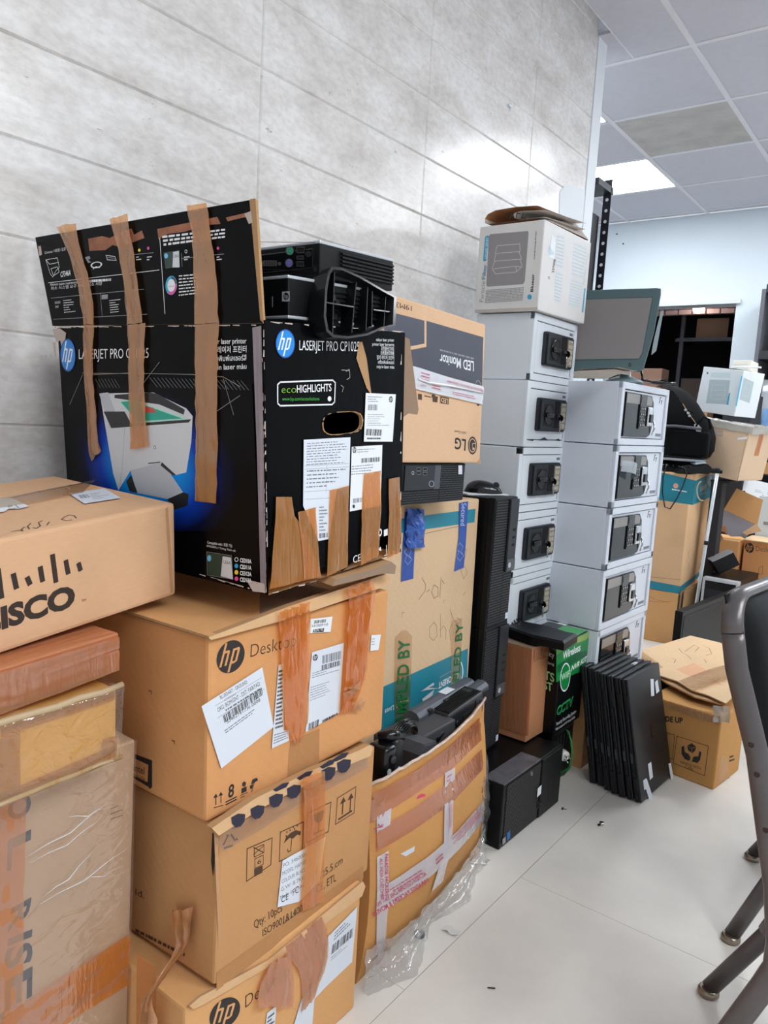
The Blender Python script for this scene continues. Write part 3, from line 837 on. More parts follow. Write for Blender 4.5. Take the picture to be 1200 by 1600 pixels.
mb = paper(B.root, F, [(579, 992), (594, 991), (590, 1015), (577, 1017)], P_white); mb.greek(F, [(580, 996), (590, 995), (588, 1008), (579, 1009)], 3, K_grey, .35, 1); mb.build('small_label', B.root)
tape(B.root, [(FT, [(432, 955), (431, 968)], [(478, 938), (478, 952)]), (F, [(431, 968), (436, 1060), (440, 1130), (455, 1158)], [(478, 952), (479, 1040), (475, 1130), (461, 1158)])], T_brown, wr=.006, seed=51, nu=11, base=.004)
tape(B.root, [(FT, [(534, 919), (537, 934)], [(576, 906), (582, 920)]), (F, [(537, 934), (534, 1010), (527, 1100), (526, 1113)], [(582, 920), (573, 1000), (567, 1060), (545, 1108)])], T_brown, wr=.006, seed=52, nu=11, base=.004)
mb = MB(); R = random.Random(9)
for k in range(7):
    x, y = R.uniform(530, 560), R.uniform(1060, 1112); mb.poly(F, [(x, y), (x + R.uniform(8, 22), y - R.uniform(4, 14)), (x + R.uniform(8, 18), y + 2)], film('tape_loose', '#c98f55', '#bd7f45', .75, .3, .4), .008 + .002 * k)
mb.build('torn_tape', B.root)

# ================================================================== BLACK PRINTER BOX
P = (-.787, .7726, .8585, 2.0, 4.2, 0)
d, l, h = .5076, .3492, .397
M_pb = mat('printer_box_black', '#050608', .24, spec=.08, noise=.12, nscale=5, bump=.2, bscale=16)
B = Carton('printer_box', 'big black printer box with upright taped flap and blue round logos', 'box', P, (d, l, h), M_pb, solid=False)
F, N, T = B.F, B.N, B.T
mb = B.mb
mb.face([(-d, 0, 0), (0, 0, 0), (0, 0, h), (-d, 0, h)], M_pb); mb.face([(-d, l, h), (0, l, h), (0, l, 0), (-d, l, 0)], M_pb); mb.face([(-d, l, h), (-d, l, 0), (-d, 0, 0), (-d, 0, h)][::-1], M_pb)
mb.face([(-d, 0, h), (0, 0, h), (0, l, h), (-d, l, h)], M_pb); mb.face([(-d, l, 0), (0, l, 0), (0, 0, 0), (-d, 0, 0)], C_raw)
# front with the hand hole cut in it
cc, rr, tt = F.px(536, 661), F.px(565, 657), F.px(536, 644)
ins = []
n = 48
for j in range(n):
    a = 2 * math.pi * j / n; ca, sa = math.cos(a), math.sin(a)
    e = .55; q = Vector((0, (rr - cc).length * math.copysign(abs(ca) ** e, ca), (tt - cc).length * math.copysign(abs(sa) ** .75, sa)))
    ins.append(Vector((0, cc.y, cc.z)) + q)
out = []
for p in ins:
    v = Vector((0, p.y - cc.y, p.z - cc.z)); s = min([(((l if v.y > 0 else 0) - cc.y) / v.y) if abs(v.y) > 1e-6 else 9e9, (((h if v.z > 0 else 0) - cc.z) / v.z) if abs(v.z) > 1e-6 else 9e9])
    out.append(Vector((0, cc.y, cc.z)) + v * s)
for j in range(n): mb.face([ins[j], out[j], out[(j + 1) % n], ins[(j + 1) % n]], M_pb)
for (Y, Z) in ((0, 0), (l, 0), (l, h), (0, h)):
    c0 = Vector((0, Y, Z)); k = min(range(n), key=lambda j: min((out[j] - c0).length, 9) + min((out[(j + 1) % n] - c0).length, 9))
    mb.face([out[k], c0, out[(k + 1) % n]], M_pb)
R = random.Random(2)
for j in range(n):
    a, b = ins[j], ins[(j + 1) % n]; k1 = 1.03 + .05 * R.random(); k2 = 1.03 + .05 * R.random(); c0 = Vector((0, cc.y, cc.z))
    mb.face([a + Vector((.0006, 0, 0)), c0 + (a - c0) * k1 + Vector((.0008, 0, 0)), c0 + (b - c0) * k2 + Vector((.0008, 0, 0)), b + Vector((.0006, 0, 0))], C_raw if R.random() < .75 else M_pb)
    mb.face([a, b, b + Vector((-.005, 0, 0)), a + Vector((-.005, 0, 0))], C_raw)
# worn edges
Kw = CB('edge_wear', '#b9aaa0'); R = random.Random(6)
for (a, b, FF, k) in (((412, 508), (419, 925), F, 26), ((410, 508), (417, 925), N, 18), ((415, 502), (632, 518), F, 24), ((85, 511), (410, 507), N, 44), ((300, 893), (414, 925), N, 20), ((627, 530), (626, 860), F, 16), ((421, 927), (520, 900), F, 6)):
    for _ in range(k):
        t = R.random(); q = lerp(a, b, t); w = R.uniform(.6, 2.4); L = R.uniform(2, 13); dx, dy = (b[0] - a[0]), (b[1] - a[1]); m = math.hypot(dx, dy); dx, dy = dx / m * L, dy / m * L
        mb.poly(FF, [(q[0], q[1]), (q[0] + dx, q[1] + dy), (q[0] + dx - dy / L * w, q[1] + dy + dx / L * w), (q[0] - dy / L * w * .6, q[1] + dx / L * w * .6)], Kw)
mb.poly(N, [(83, 514), (94, 513), (104, 520), (101, 545), (98, 548), (95, 532), (89, 535)], Kw); mb.poly(N, [(83, 535), (88, 535), (89, 560), (86, 555)], Kw)
mb.poly(N, [(395, 512), (409, 509), (417, 920), (408, 918), (402, 700)], mat('printer_box_scuff', '#8b7f85', .5, noise=.35, nscale=14, stretch=(6, 6, .6)))
mb.poly(N, [(385, 905), (414, 912), (415, 926), (396, 924)], Kw)
# logo rounds
M_logo = mat('logo_blue', '#1583d6', .35); M_logo2 = mat('logo_blue_light', '#6fc0ee', .35)
for FF, c, r, t in ((F, (445, 537), (459, 537), (445, 516)), (N, (107, 555), (118, 556), (107, 531))):
    mb.ell(FF, c, (c[0] + (r[0] - c[0]) * 1.08, r[1]), (t[0], c[1] - (c[1] - t[1]) * 1.08), mat('logo_rim', '#123f86', .35))
    hp_logo(mb, FF, c, r, t, M_logo, K_white)
mb.text(F, 'LASERJET PRO CP1025', (467, 547), (561, 549), (467, 532), K_white); mb.text(N, 'LASERJET PRO CP1025', (124, 561), (233, 559), (124, 546), K_white)
for i, s in enumerate(('colour laser printer', 'printer laser berwarna', '彩色激光打印机', '彩色雷射印表機', '컬러 레이저 프린터', 'เครื่องพิมพ์เลเซอร์', 'máy in laser màu')):
    x0 = 587 - [0, 6, -8, -7, -1, -3, -1][i]; mb.text(F, s, (x0, 533 + 7 * i), (615, 534 + 7 * i), (x0, 528 + 7 * i), K_white)
for i, s in enumerate(('colour laser printer', '컬러 레이저 프린터', 'เครื่องพิมพ์เลเซอร์สี', 'máy in laser màu')):
    mb.text(N, s, (323, 538 + 13.5 * i), (386, 536.5 + 13.2 * i), (323, 530 + 13.5 * i), K_white, bold=.01)
# eco badge
pts = [(437, 597), (519, 594), (523, 598), (522, 628), (518, 632), (437, 634), (433, 630), (433, 601)]
mb.seg(F, pts, .0022, K_white, True)
mb.text(F, 'eco', (439, 614), (462, 613.5), (439, 603), mat('eco_green', '#79b829', .4), bold=-.01); mb.text(F, 'HIGHLIGHTS', (463, 613.5), (517, 611), (463, 602), K_white, bold=.01)
mb.text(F, 'www.hp.com/ecosolutions', (440, 626), (498, 625.5), (440, 620.5), mat('eco_green2', '#3fa33a', .4)); mb.ell(F, (514, 623), (517, 623), (514, 619), K_white, n=16)
for s in ([(540, 580), (545, 577), (546, 590), (541, 593)], [(532, 602), (536, 605), (534, 612)], [(533, 578), (545, 579)]): mb.seg(F, s, .0013, mat('scratch', '#8d8780', .8))
mb.poly(F, [(560, 535), (565, 534), (572, 560), (576, 590), (580, 618), (572, 606), (561, 575), (556, 560)], C_raw)
# bottom marks
mb.text(F, 'CE', (551, 880), (563, 876), (551, 869), K_white); mb.text(F, '12', (570, 866), (579, 864), (570, 857), K_white); mb.ell(F, (593, 832), (596, 831), (593, 826), K_white, n=16, inner=.55); mb.poly(F, [(599, 828), (605, 826), (605, 836), (599, 838)], K_white)
mb.seg(F, [(603, 866), (603, 852)], .0016, K_white); mb.seg(F, [(600, 868), (606, 866)], .0016, K_white); mb.poly(F, [(590, 859), (594, 854), (595, 861)], K_white)
# printed picture: blue glow panel, lines, printer
M_glow = bpy.data.materials.new('printed_blue'); M_glow.use_nodes = True
nt = M_glow.node_tree; p = nt.nodes['Principled BSDF']; p.inputs['Roughness'].default_value = .26; p.inputs['Specular IOR Level'].default_value = .1
tc = nt.nodes.new('ShaderNodeTexCoord'); mp = nt.nodes.new('ShaderNodeMapping'); g = nt.nodes.new('ShaderNodeTexGradient'); g.gradient_type = 'SPHERICAL'
c0 = N.px(232, 730); mp.inputs['Location'].default_value = (-c0.x / .21, 0, -c0.z / .128); mp.inputs['Scale'].default_value = (1 / .21, 0, 1 / .128)
nt.links.new(tc.outputs['Object'], mp.inputs[0]); nt.links.new(mp.outputs[0], g.inputs[0])
r = nt.nodes.new('ShaderNodeValToRGB'); e = r.color_ramp.elements
e[0].position = 0; e[0].color = lin('#050608'); e[1].position = .62; e[1].color = lin('#0f8de0')
k = e.new(.15); k.color = lin('#0a1030'); k = e.new(.38); k.color = lin('#123fae')
nt.links.new(g.outputs['Fac'], r.inputs[0]); nt.links.new(r.outputs[0], p.inputs['Base Color'])
mb.poly(N, [(104, 600), (395, 600), (405, 830), (116, 830)], M_glow)
for k in range(24):
    x = 235 + k * 6.2; mb.seg(N, [(x, 590 + k * .2), (x + 12, 605 + k * .2)], .0005, mat('thin_print', '#8c9097', .5)); 
    if k < 7: mb.seg(N, [(150 + k * 5, 592), (158 + k * 5, 606)], .0005, mat('thin_print', '#8c9097', .5))
for s in ([(130, 583), (230, 584)], [(132, 586), (200, 583), (300, 585), (350, 589), (376, 604)], [(350, 592), (366, 648)], [(215, 612), (250, 566)], [(130, 586), (110, 632)], [(336, 645), (376, 618)]): mb.seg(N, s, .0009, mat('scratch', '#8d8780', .8))
M_pw = mat('printed_white', '#cfd2d6', .35); M_pw2 = mat('printed_white_shade', '#b9bec6', .35); M_pd = mat('printed_dark', '#1d2024', .35); M_pg = mat('printed_greyline', '#7c828a', .35)
mb.poly(N, [(157, 615), (240, 613), (292, 638), (302, 650), (300, 690), (292, 738), (276, 742), (205, 735), (186, 766), (178, 740)], M_pw)
mb.poly(N, [(156, 615), (170, 613), (190, 668), (172, 668)], M_pw2); mb.poly(N, [(163, 643), (196, 643), (206, 662), (300, 655), (296, 660), (175, 669)], M_pd)
mb.poly(N, [(236, 613), (248, 616), (290, 640), (288, 648), (250, 632), (180, 622), (180, 617)], M_pd)
mb.poly(N, [(186, 627), (210, 624), (296, 655), (218, 661)], mat('printed_sheet', '#a9dcc9', .35)); mb.poly(N, [(190, 628), (208, 626), (286, 654), (216, 658)], mat('printed_teal', '#1ea58f', .35)); mb.poly(N, [(222, 634), (240, 637), (246, 645), (226, 645)], mat('printed_red', '#c0504d', .35))
mb.seg(N, [(196, 666), (192, 730), (188, 762)], .0006, M_pg); mb.ell(N, (243, 699), (245, 699), (243, 696), M_pg, n=16, inner=.6); mb.seg(N, [(233, 724), (251, 722)], .0016, M_pd)
mb.poly(N, [(205, 735), (255, 722), (287, 769), (275, 782), (215, 770)], M_pw2); mb.poly(N, [(198, 752), (206, 742), (216, 770), (204, 768)], M_pd); mb.poly(N, [(287, 769), (296, 772), (294, 790), (274, 796), (262, 780)], M_pd); mb.poly(N, [(254, 722), (276, 742), (270, 742), (252, 727)], M_pd)
# ink cartridge marks low on the side
mb.text(N, 'Compatible with / 호환 가능', (325, 849), (364, 855), (325, 845), K_white); mb.text(N, 'เข้ากันได้กับ / Tương Thích với', (324, 854), (369, 862), (324, 851), K_white)
mb.poly(N, [(324, 863), (363, 869), (364, 904), (326, 897)], mat('printed_green', '#16382c', .35)); mb.seg(N, [(324, 862), (363, 868), (365, 905), (325, 898)], .0008, M_pg, True)
mb.ell(N, (328, 872), (331, 872), (328, 867), M_logo2, n=16); mb.poly(N, [(349, 869), (362, 871), (365, 905), (346, 900)], M_pw); mb.text(N, '126A', (349, 880), (361, 882), (350, 875), M_pd)
for i, (s, cm) in enumerate((('CE310A', None), ('CE311A', '#1fa0d8'), ('CE312A', '#efd23c'), ('CE313A', '#e0489a'))):
    y = 874 + 10 * i
    mb.ell(N, (370.5, y), (373.5, y), (370.5, y - 3.5), K_white if not cm else mat('dot' + cm, cm, .4), n=16, inner=.75 if not cm else 0); mb.text(N, s, (376, y + 4), (394, y + 6), (376, y - 2), K_white, bold=.03)
B.done()
# labels and tape on the front
mb = paper(B.root, F, [(473, 687), (546, 683), (544, 760), (525, 765), (512, 842), (496, 845), (472, 790)], P_label)
mb.greek(F, [(478, 691), (542, 687), (541, 724), (477, 728)], 9, K_lgrey, .3, 21, .7); mb.greek(F, [(478, 733), (540, 730), (539, 760), (477, 764)], 5, K_lgrey, .3, 22)
for y in (728, 733, 768, 780): mb.seg(F, [(475, y), (544, y - 4)], .0006, K_grey)
mb.seg(F, [(509, 726), (508, 770)], .0006, K_grey); mb.barcode(F, [(497, 833), (511, 832), (511, 839), (497, 841)], K_ink, 10); mb.greek(F, [(497, 790), (511, 789), (511, 830), (497, 831)], 8, K_lgrey, .4, 4)
mb.build('address_label', B.root)
mb = paper(B.root, F, [(570, 614), (617, 616), (612, 690), (567, 690)], P_white)
hp_logo(mb, F, (609, 624), (612, 624), (609, 619), K_ink, P_white)
mb.greek(F, [(573, 618), (600, 619), (600, 629), (573, 629)], 3, K_lgrey, .3, 24); mb.barcode(F, [(574, 632), (588, 632), (588, 641), (573, 641)], K_lgrey, 16); mb.greek(F, [(573, 646), (608, 646), (606, 666), (572, 666)], 6, K_grey, .3, 25, .5); mb.barcode(F, [(571, 670), (596, 671), (595, 681), (570, 680)], K_ink, 22); mb.greek(F, [(572, 683), (594, 683), (593, 687), (572, 687)], 1, K_ink, .6, 3, 1)
mb.build('product_label', B.root)
mb = paper(B.root, F, [(548, 698), (596, 695), (593, 790), (545, 799)], P_white)
hp_logo(mb, F, (552, 703), (555, 703), (552, 698), K_ink, P_white)
mb.greek(F, [(556, 701), (590, 699), (590, 706), (556, 708)], 2, K_lgrey, .3, 26); mb.barcode(F, [(563, 716), (592, 714), (592, 721), (563, 723)], K_ink, 24); mb.greek(F, [(548, 727), (590, 723), (590, 740), (547, 743)], 4, K_lgrey, .3, 27); mb.barcode(F, [(550, 779), (565, 777), (565, 784), (550, 786)], K_lgrey, 12); mb.ell(F, (551, 791), (553, 791), (551, 788), K_ink, n=14)
mb.build('product_label', B.root)
tape(B.root, [(F, [(429, 776), (425, 850), (419, 920)], [(453, 776), (459, 812), (468, 818), (500, 900)])], T_black, wr=.002, seed=61)
tape(B.root, [(F, [(462, 800), (468, 850), (472, 905)], [(491, 792), (495, 850), (498, 897)])], T_black, wr=.002, seed=62)
tape(B.root, [(F, [(513, 766), (511, 830), (509, 900)], [(543, 758), (542, 830), (541, 885)])], T_black, wr=.002, seed=63)
tape(B.root, [(F, [(566, 740), (563, 800), (561, 883)], [(592, 735), (593, 795), (589, 868)])], T_black, wr=.002, seed=64)
tape(B.root, [(F, [(605, 748), (606, 800), (603, 872)], [(622, 745), (625, 800), (623, 862)])], T_black, wr=.002, seed=65)
# upright flap, leaning a little
FLAP = Face(B.M, (0, -.001, h), (0, -math.cos(math.radians(7)), math.sin(math.radians(7))))
mb = flat_sheet(B.root, FLAP, [(82, 509), (55, 371), (399, 311), (411, 505)], .005, M_pb, 'flap')
mb.k = 2
mb.poly(FLAP, [(390, 312), (399, 310), (412, 505), (407, 500)], C_raw)
K1 = C_raw
mb.poly(FLAP, [(138, 373), (160, 369), (172, 372), (190, 362), (206, 357), (210, 367), (222, 360), (226, 372), (210, 378), (190, 386), (176, 383), (165, 391), (140, 392)], mat('torn_tan', '#9a654a', .8, noise=.25, nscale=40))
mb.poly(FLAP, [(246, 358), (300, 347), (340, 339), (345, 350), (320, 352), (290, 362), (262, 366), (248, 374)], mat('torn_tan', '#9a654a', .8))
mb.poly(FLAP, [(353, 340), (388, 332), (390, 338), (372, 342), (356, 346)], mat('torn_tan', '#9a654a', .8)); mb.poly(FLAP, [(382, 334), (392, 330), (395, 348), (389, 350)], Kw); mb.poly(FLAP, [(60, 385), (64, 384), (66, 398), (62, 400)], Kw)
th = .0009
mb.seg(FLAP, [(250, 372), (258, 490)], .0012, K_white); mb.seg(FLAP, [(76, 442), (249, 422)], .0009, K_white); mb.seg(FLAP, [(80, 466), (150, 459)], th, K_grey); mb.seg(FLAP, [(84, 499), (230, 491)], th, K_grey); mb.seg(FLAP, [(157, 458), (160, 494)], th, K_grey); mb.seg(FLAP, [(197, 455), (201, 490)], th, K_grey); mb.seg(FLAP, [(140, 460), (225, 452)], th, K_grey)
mb.text(FLAP, 'Contents / 내용물 / 目录', (70, 397), (103, 391), (70, 393), K_white); mb.text(FLAP, 'CF346A', (95, 433), (111, 430), (95, 425), K_white, bold=.02)
mb.seg(FLAP, [(72, 406), (90, 403), (93, 418), (88, 423), (83, 433), (79, 428), (72, 406)], th, K_white); mb.seg(FLAP, [(72, 406), (78, 413), (92, 410)], th, K_white); mb.seg(FLAP, [(80, 420), (90, 417), (93, 425), (84, 431), (80, 420)], th, K_white)
mb.ell(FLAP, (151, 414), (160, 413), (151, 409), K_white, inner=.75); mb.seg(FLAP, [(146, 420), (150, 417), (156, 418)], .0016, K_white); mb.seg(FLAP, [(166, 399), (180, 401), (182, 407), (168, 406), (166, 399)], th, K_white); mb.seg(FLAP, [(167, 402), (181, 404)], th, K_grey)
mb.poly(FLAP, [(133, 402), (140, 400), (142, 404), (138, 406), (143, 410), (138, 411)], K_grey)
for c, q in (('#efd23c', (218, 391)), ('#e0489a', (232, 388)), ('#e0489a', (341, 388))): mb.ell(FLAP, q, (q[0] + 2, q[1]), (q[0], q[1] - 2.6), mat('dot' + c, c, .4), n=14)
mb.ell(FLAP, (291, 393), (293, 393), (291, 390), K_white, n=14, inner=.7)
for x in (213, 230, 288, 339): mb.greek(FLAP, [(x, 400), (x + 9, 399), (x + 9, 407), (x, 408)], 2, K_white, .4, x)
mb.seg(FLAP, [(208, 398), (240, 395)], th, K_grey); mb.seg(FLAP, [(284, 404), (350, 397)], th, K_grey); mb.seg(FLAP, [(284, 396), (285, 416)], th, K_grey)
mb.text(FLAP, 'Minimum system requirements / Persyaratan', (79, 447), (140, 441), (79, 443), K_white); mb.text(FLAP, '최소 시스템 요구 사항 / 최소 사양', (80, 453), (160, 445), (80, 449), K_white); mb.greek(FLAP, [(140, 436), (174, 434), (174, 440), (141, 443)], 1, K_white, .6, 7, 1)
for a in (99, 171): mb.greek(FLAP, [(a, 468), (a + 20, 466), (a + 22, 488), (a + 2, 490)], 6, K_white, .3, a)
mb.greek(FLAP, [(86, 470), (95, 469), (96, 482), (87, 483)], 2, K_grey, .6, 2); mb.poly(FLAP, [(159, 461), (169, 460), (169, 467), (159, 468)], K_grey)
for i in range(3): mb.greek(FLAP, [(254 + i, 368 + 6 * i), (352, 357 + 5.5 * i), (352, 361 + 5.5 * i), (254 + i, 373 + 6 * i)], 1, K_white, .7, 60 + i, 1)
mb.poly(FLAP, [(256, 395), (281, 391), (282, 417), (259, 420)], mat('printed_green', '#16382c', .35)); mb.poly(FLAP, [(271, 394), (280, 392), (281, 418), (270, 418)], M_pw); mb.ell(FLAP, (260, 400), (263, 400), (260, 396), M_logo2, n=14); mb.text(FLAP, '126A', (271, 403), (280, 402), (271, 398), M_pd)
for a0, a1, c in ((30, 150, '#22a7c9'), (150, 270, '#e0489a'), (270, 390, '#3f444c')):
    pass
mb.ell(FLAP, (268, 446), (277, 445), (268, 431), mat('dot#22a7c9', '#22a7c9', .4)); mb.poly(FLAP, [(268, 446), (276, 440), (276, 453), (270, 461), (263, 459)], mat('dot#e0489a', '#e0489a', .4)); mb.poly(FLAP, [(268, 446), (268, 431), (274, 435), (277, 443)], mat('dot_dark', '#3f444c', .4)); mb.ell(FLAP, (268, 446), (274, 445.5), (268, 436), K_white); mb.text(FLAP, 'ColorLok', (263, 449), (273, 448), (263, 446.5), K_lgrey)
for i in range(7): mb.greek(FLAP, [(280, 430 + 5 * i), (350 - i * 3, 424 + 5 * i), (350 - i * 3, 427 + 5 * i), (280, 433 + 5 * i)], 1, K_white, .6, 80 + i, .7)
mb.build('top_flap', B.root)
for L, Rr, s in (([(92, 356), (110, 395), (124, 440), (131, 480), (134, 508)], [(122, 350), (128, 390), (141, 430), (149, 470), (151, 508)], 1), ([(176, 344), (188, 390), (196, 440), (203, 508)], [(204, 336), (212, 390), (220, 440), (228, 505)], 2), ([(295, 323), (304, 370), (306, 420), (308, 508)], [(327, 319), (333, 370), (341, 420), (345, 505)], 3)):
    E_ = {1: ([(134, 508), (134, 560), (138, 620), (143, 715), (147, 721)], [(151, 508), (148, 580), (153, 640), (158, 690), (161, 705)]), 2: ([(203, 508), (204, 600), (207, 660), (208, 702)], [(231, 505), (229, 600), (233, 660), (235, 698)]), 3: ([(308, 508), (309, 600), (309, 700), (309, 782)], [(345, 505), (343, 600), (343, 700), (342, 786)])}[s]
    tape(B.root, [(FLAP, L, Rr), (N, *E_)], T_black, wr=.004, seed=70 + s, nu=9, base=.003)
# far side flap that stands out beside the front, and the crushed bottom flap
mb = MB()
a = [F.px(632, 524, .001), F.px(634, 532, .001), F.px(632, 650, .004), F.px(630, 655, .001)]
b = [F.px(640, 524, .03), F.px(655, 640, .03), F.px(640, 657, .03)]
FO = Face(B.M, (.002, l + .004, 0), (.86, -.5, 0))
P0 = [FO.px(*q) for q in ((632, 526), (640, 530), (654, 640), (652, 648), (638, 646), (630, 652))]
mb.tri(P0, tessellate_polygon([P0]), C_inner); Q0 = [q + Vector((-.003, .004, 0)) for q in P0]; mb.tri(Q0, tessellate_polygon([Q0]), C_raw)
for j in range(6): mb.face([P0[j], P0[(j + 1) % 6], Q0[(j + 1) % 6], Q0[j]], C_raw)
mb.build('torn_flap', B.root)
mb = MB(); FB = Face(B.M, (.010, 0, 0), (1, 0, 0))
P0 = [FB.px(*q) for q in ((525, 905), (570, 893), (612, 878), (619, 884), (617, 897), (598, 896), (560, 906), (520, 916))]
mb.tri(P0, tessellate_polygon([P0]), C_inner); Q0 = [q + Vector((-.035, 0, .004)) for q in P0]; mb.tri(Q0, tessellate_polygon([Q0]), C_raw)
for j in range(8): mb.face([P0[j], P0[(j + 1) % 8], Q0[(j + 1) % 8], Q0[j]], C_raw)
mb.build('crushed_flap', B.root)

# ================================================================== ON TOP OF THE PRINTER BOX
M_pl = mat('plastic_black', '#0a0b0d', .42, spec=.25, bump=.06, bscale=400); M_pl2 = mat('plastic_black_gloss', '#0d0f12', .18); M_slot = mat('slot_black', '#050506', .9)
M_dk = mat('plastic_dark_grey', '#1d2025', .45, spec=.4); M_sil = mat('silver_trim', '#c3c7cc', .3, .25); M_met = mat('port_metal', '#a8a69c', .3, .9); M_chrome = mat('chrome', '#d6d8da', .12, 1)


def thin_client(label, P, dims, upper):
    d, l, h = dims
    B = Carton('thin_client', label, 'mini computer', P, dims, M_pl, .003, 'small computers on the printer box', 'case')
    mb = B.mb
    mb.box((-d - .001, -.001, h - .004), (.001, l + .001, h + .001), M_sil, .002)
    if not upper: mb.box((-d - .001, -.001, -.001), (.001, l + .001, .004), M_sil, .002)
    # cooling fins on the room side
    n = 6
    for k in range(n):
        z = .009 + (h - .018) * (k + .5) / n
        mb.box((-.002, l * .26, z - (h - .018) / n * .28), (.0045, l * .985, z + (h - .018) / n * .28), M_pl, .001)
        mb.box((-.001, l * .25, z + (h - .018) / n * .3), (.0012, l * .99, z + (h - .018) / n * .7), M_slot)
    N = B.N; m2 = MB()
    if upper:
        m2.box((-.20, -.003, .012), (-.012, .001, h - .010), M_pl2, .002); m2.build('port_panel', B.root)
        FP = Face(B.M, (0, -.0034, 0), (0, -1, 0)); m2 = MB()
        m2.poly(FP, [(411, 407), (433, 407), (433, 416), (411, 416)], M_met)
        for q in ((408, 411), (437, 412)): m2.ell(FP, q, (q[0] + 3, q[1]), (q[0], q[1] - 3), M_met, n=14)
        for i in range(6):
            for j in range(3): m2.poly(FP, [(414 + i * 3, 408.5 + j * 2.4), (415.5 + i * 3, 408.5 + j * 2.4), (415.5 + i * 3, 410 + j * 2.4), (414 + i * 3, 410 + j * 2.4)], M_slot)
        m2.build('monitor_port', B.root, 'pale metal screen connector')
        for q, c, nm in (((453, 392), '#3fae86', 'green'), ((452, 411), '#7d79c4', 'violet')):
            m2 = MB(); m2.ell(FP, q, (q[0] + 6.5, q[1]), (q[0], q[1] - 7), M_met, n=20, inner=.7); m2.ell(FP, q, (q[0] + 5, q[1]), (q[0], q[1] - 5.6), mat('jack_' + nm, c, .4), n=20)
            for a in range(5): m2.ell(FP, (q[0] + 2.6 * math.cos(a * 1.25), q[1] + 2.8 * math.sin(a * 1.25)), (q[0] + 2.6 * math.cos(a * 1.25) + .8, q[1] + 2.8 * math.sin(a * 1.25)), (q[0] + 2.6 * math.cos(a * 1.25), q[1] + 2.8 * math.sin(a * 1.25) - .8), M_slot, n=8)
            m2.build('round_jack', B.root, nm + ' round keyboard or mouse jack')
        m2 = MB()
        for a in ([(464, 386), (476, 386), (476, 395), (464, 395)], [(464, 400), (475, 400), (475, 405), (464, 405)], [(464, 409), (475, 409), (475, 416), (464, 416)]):
            m2.poly(FP, a, M_slot); m2.rect(FP, a, None, .0008, M_met)
        m2.build('socket', B.root)
        m2 = MB(); m2.ell(FP, (482, 397), (487, 397), (482, 392), M_dk, n=20); m2.ell(FP, (493, 420), (496, 420), (493, 415), M_slot, n=16); m2.rect(FP, [(404, 378), (492, 379), (489, 424), (404, 420)], None, .0007, M_dk); m2.build('vent_disc', B.root)
    else:
        FP = Face(B.M, (0, -.0008, 0), (0, -1, 0)); m2 = MB()
        m2.poly(FP, [(441, 456), (453, 455), (453, 471), (441, 471)], M_sil); m2.ell(FP, (447, 463), (451.5, 463), (447, 457), M_slot, n=16); m2.text(FP, 'hp', (444, 466), (450, 466), (444, 459), M_sil, cap=True); m2.build('maker_badge', B.root)
        m2 = MB(); m2.seg(FP, [(426, 464), (426, 479)], .0016, M_sil); m2.rect(FP, [(418, 466), (422, 466), (422, 474), (418, 474)], None, .0006, M_dk); m2.build('side_slot', B.root)
    B.done()
    return B


# where the two sit: corner rays dropped to the height of the box top
zt = 1.262
c = onz(457, 492, zt)
thin_client('lower small black computer with silver edges lying on the printer box', (-.805, .808, 1.267, 0, 3.4, 0), (.22, .22, .060), False)
thin_client('upper small black computer with round green and violet jacks', (-.80, .866, 1.336, 0, 2.6, 0), (.24, .185, .052), True)
# loose stand leaning against them
SP = Matrix.Translation((-.775, .985, 1.262)) @ Matrix.Rotation(math.radians(4), 4, 'Z') @ Matrix.Rotation(math.radians(-9), 4, 'Y')
t = thing('plastic_stand', 'hollow black plastic computer stand leaning on the two small computers', 'stand', SP)
FS = Face(SP, (0, 0, 0), (1, 0, 0))
outl = [(518, 417), (533, 418), (562, 431), (600, 453), (620, 464), (618, 509), (600, 513), (575, 524), (545, 529), (520, 527), (510, 518), (506, 495), (508, 450), (513, 425)]
PO = [FS.px(*q) for q in outl]
ce = sum(PO, Vector()) / len(PO)
mb = MB()
PI_ = [ce + (p - ce) * .93 for p in PO]
k = len(PO)
for j in range(k):
    a, b = j, (j + 1) % k
    mb.face([PO[a], PO[b], PI_[b], PI_[a]], M_pl2)
    bk = lambda p, s=.96: ce + (p - ce) * s + Vector((-.032, 0, 0))
    mb.face([PO[b], PO[a], bk(PO[a]), bk(PO[b])], M_pl); mb.face([PI_[a], PI_[b], bk(PI_[b], .90), bk(PI_[a], .90)], M_pl)
mb.face([bk(p, .90) + Vector((.001, 0, 0)) for p in PO], M_pl); mb.face([bk(p) for p in PO][::-1], M_pl)
mb.build('shell', t)
mb = MB()
for a, b in (((526, 424), (523, 521)), ((560, 440), (553, 519)), ((578, 448), (575, 515)), ((585, 454), (584, 509)), ((606, 463), (603, 508))):
    p, q = FS.px(*a), FS.px(*b); mb.hexa([p + Vector((-.028, -.001, 0)), p + Vector((-.028, .001, 0)), q + Vector((-.028, .001, 0)), q + Vector((-.028, -.001, 0)), p + Vector((-.004, -.001, 0)), p + Vector((-.004, .001, 0)), q + Vector((-.004, .001, 0)), q + Vector((-.004, -.001, 0))], M_pl)
for a, b in (((509, 471), (557, 479)), ((587, 483), (615, 487))):
    p, q = FS.px(*a), FS.px(*b); mb.hexa([p + Vector((-.028, 0, -.001)), q + Vector((-.028, 0, -.001)), q + Vector((-.028, 0, .001)), p + Vector((-.028, 0, .001)), p + Vector((-.004, 0, -.001)), q + Vector((-.004, 0, -.001)), q + Vector((-.004, 0, .001)), p + Vector((-.004, 0, .001))], M_pl2)
mb.build('rib', t)
mb = MB()
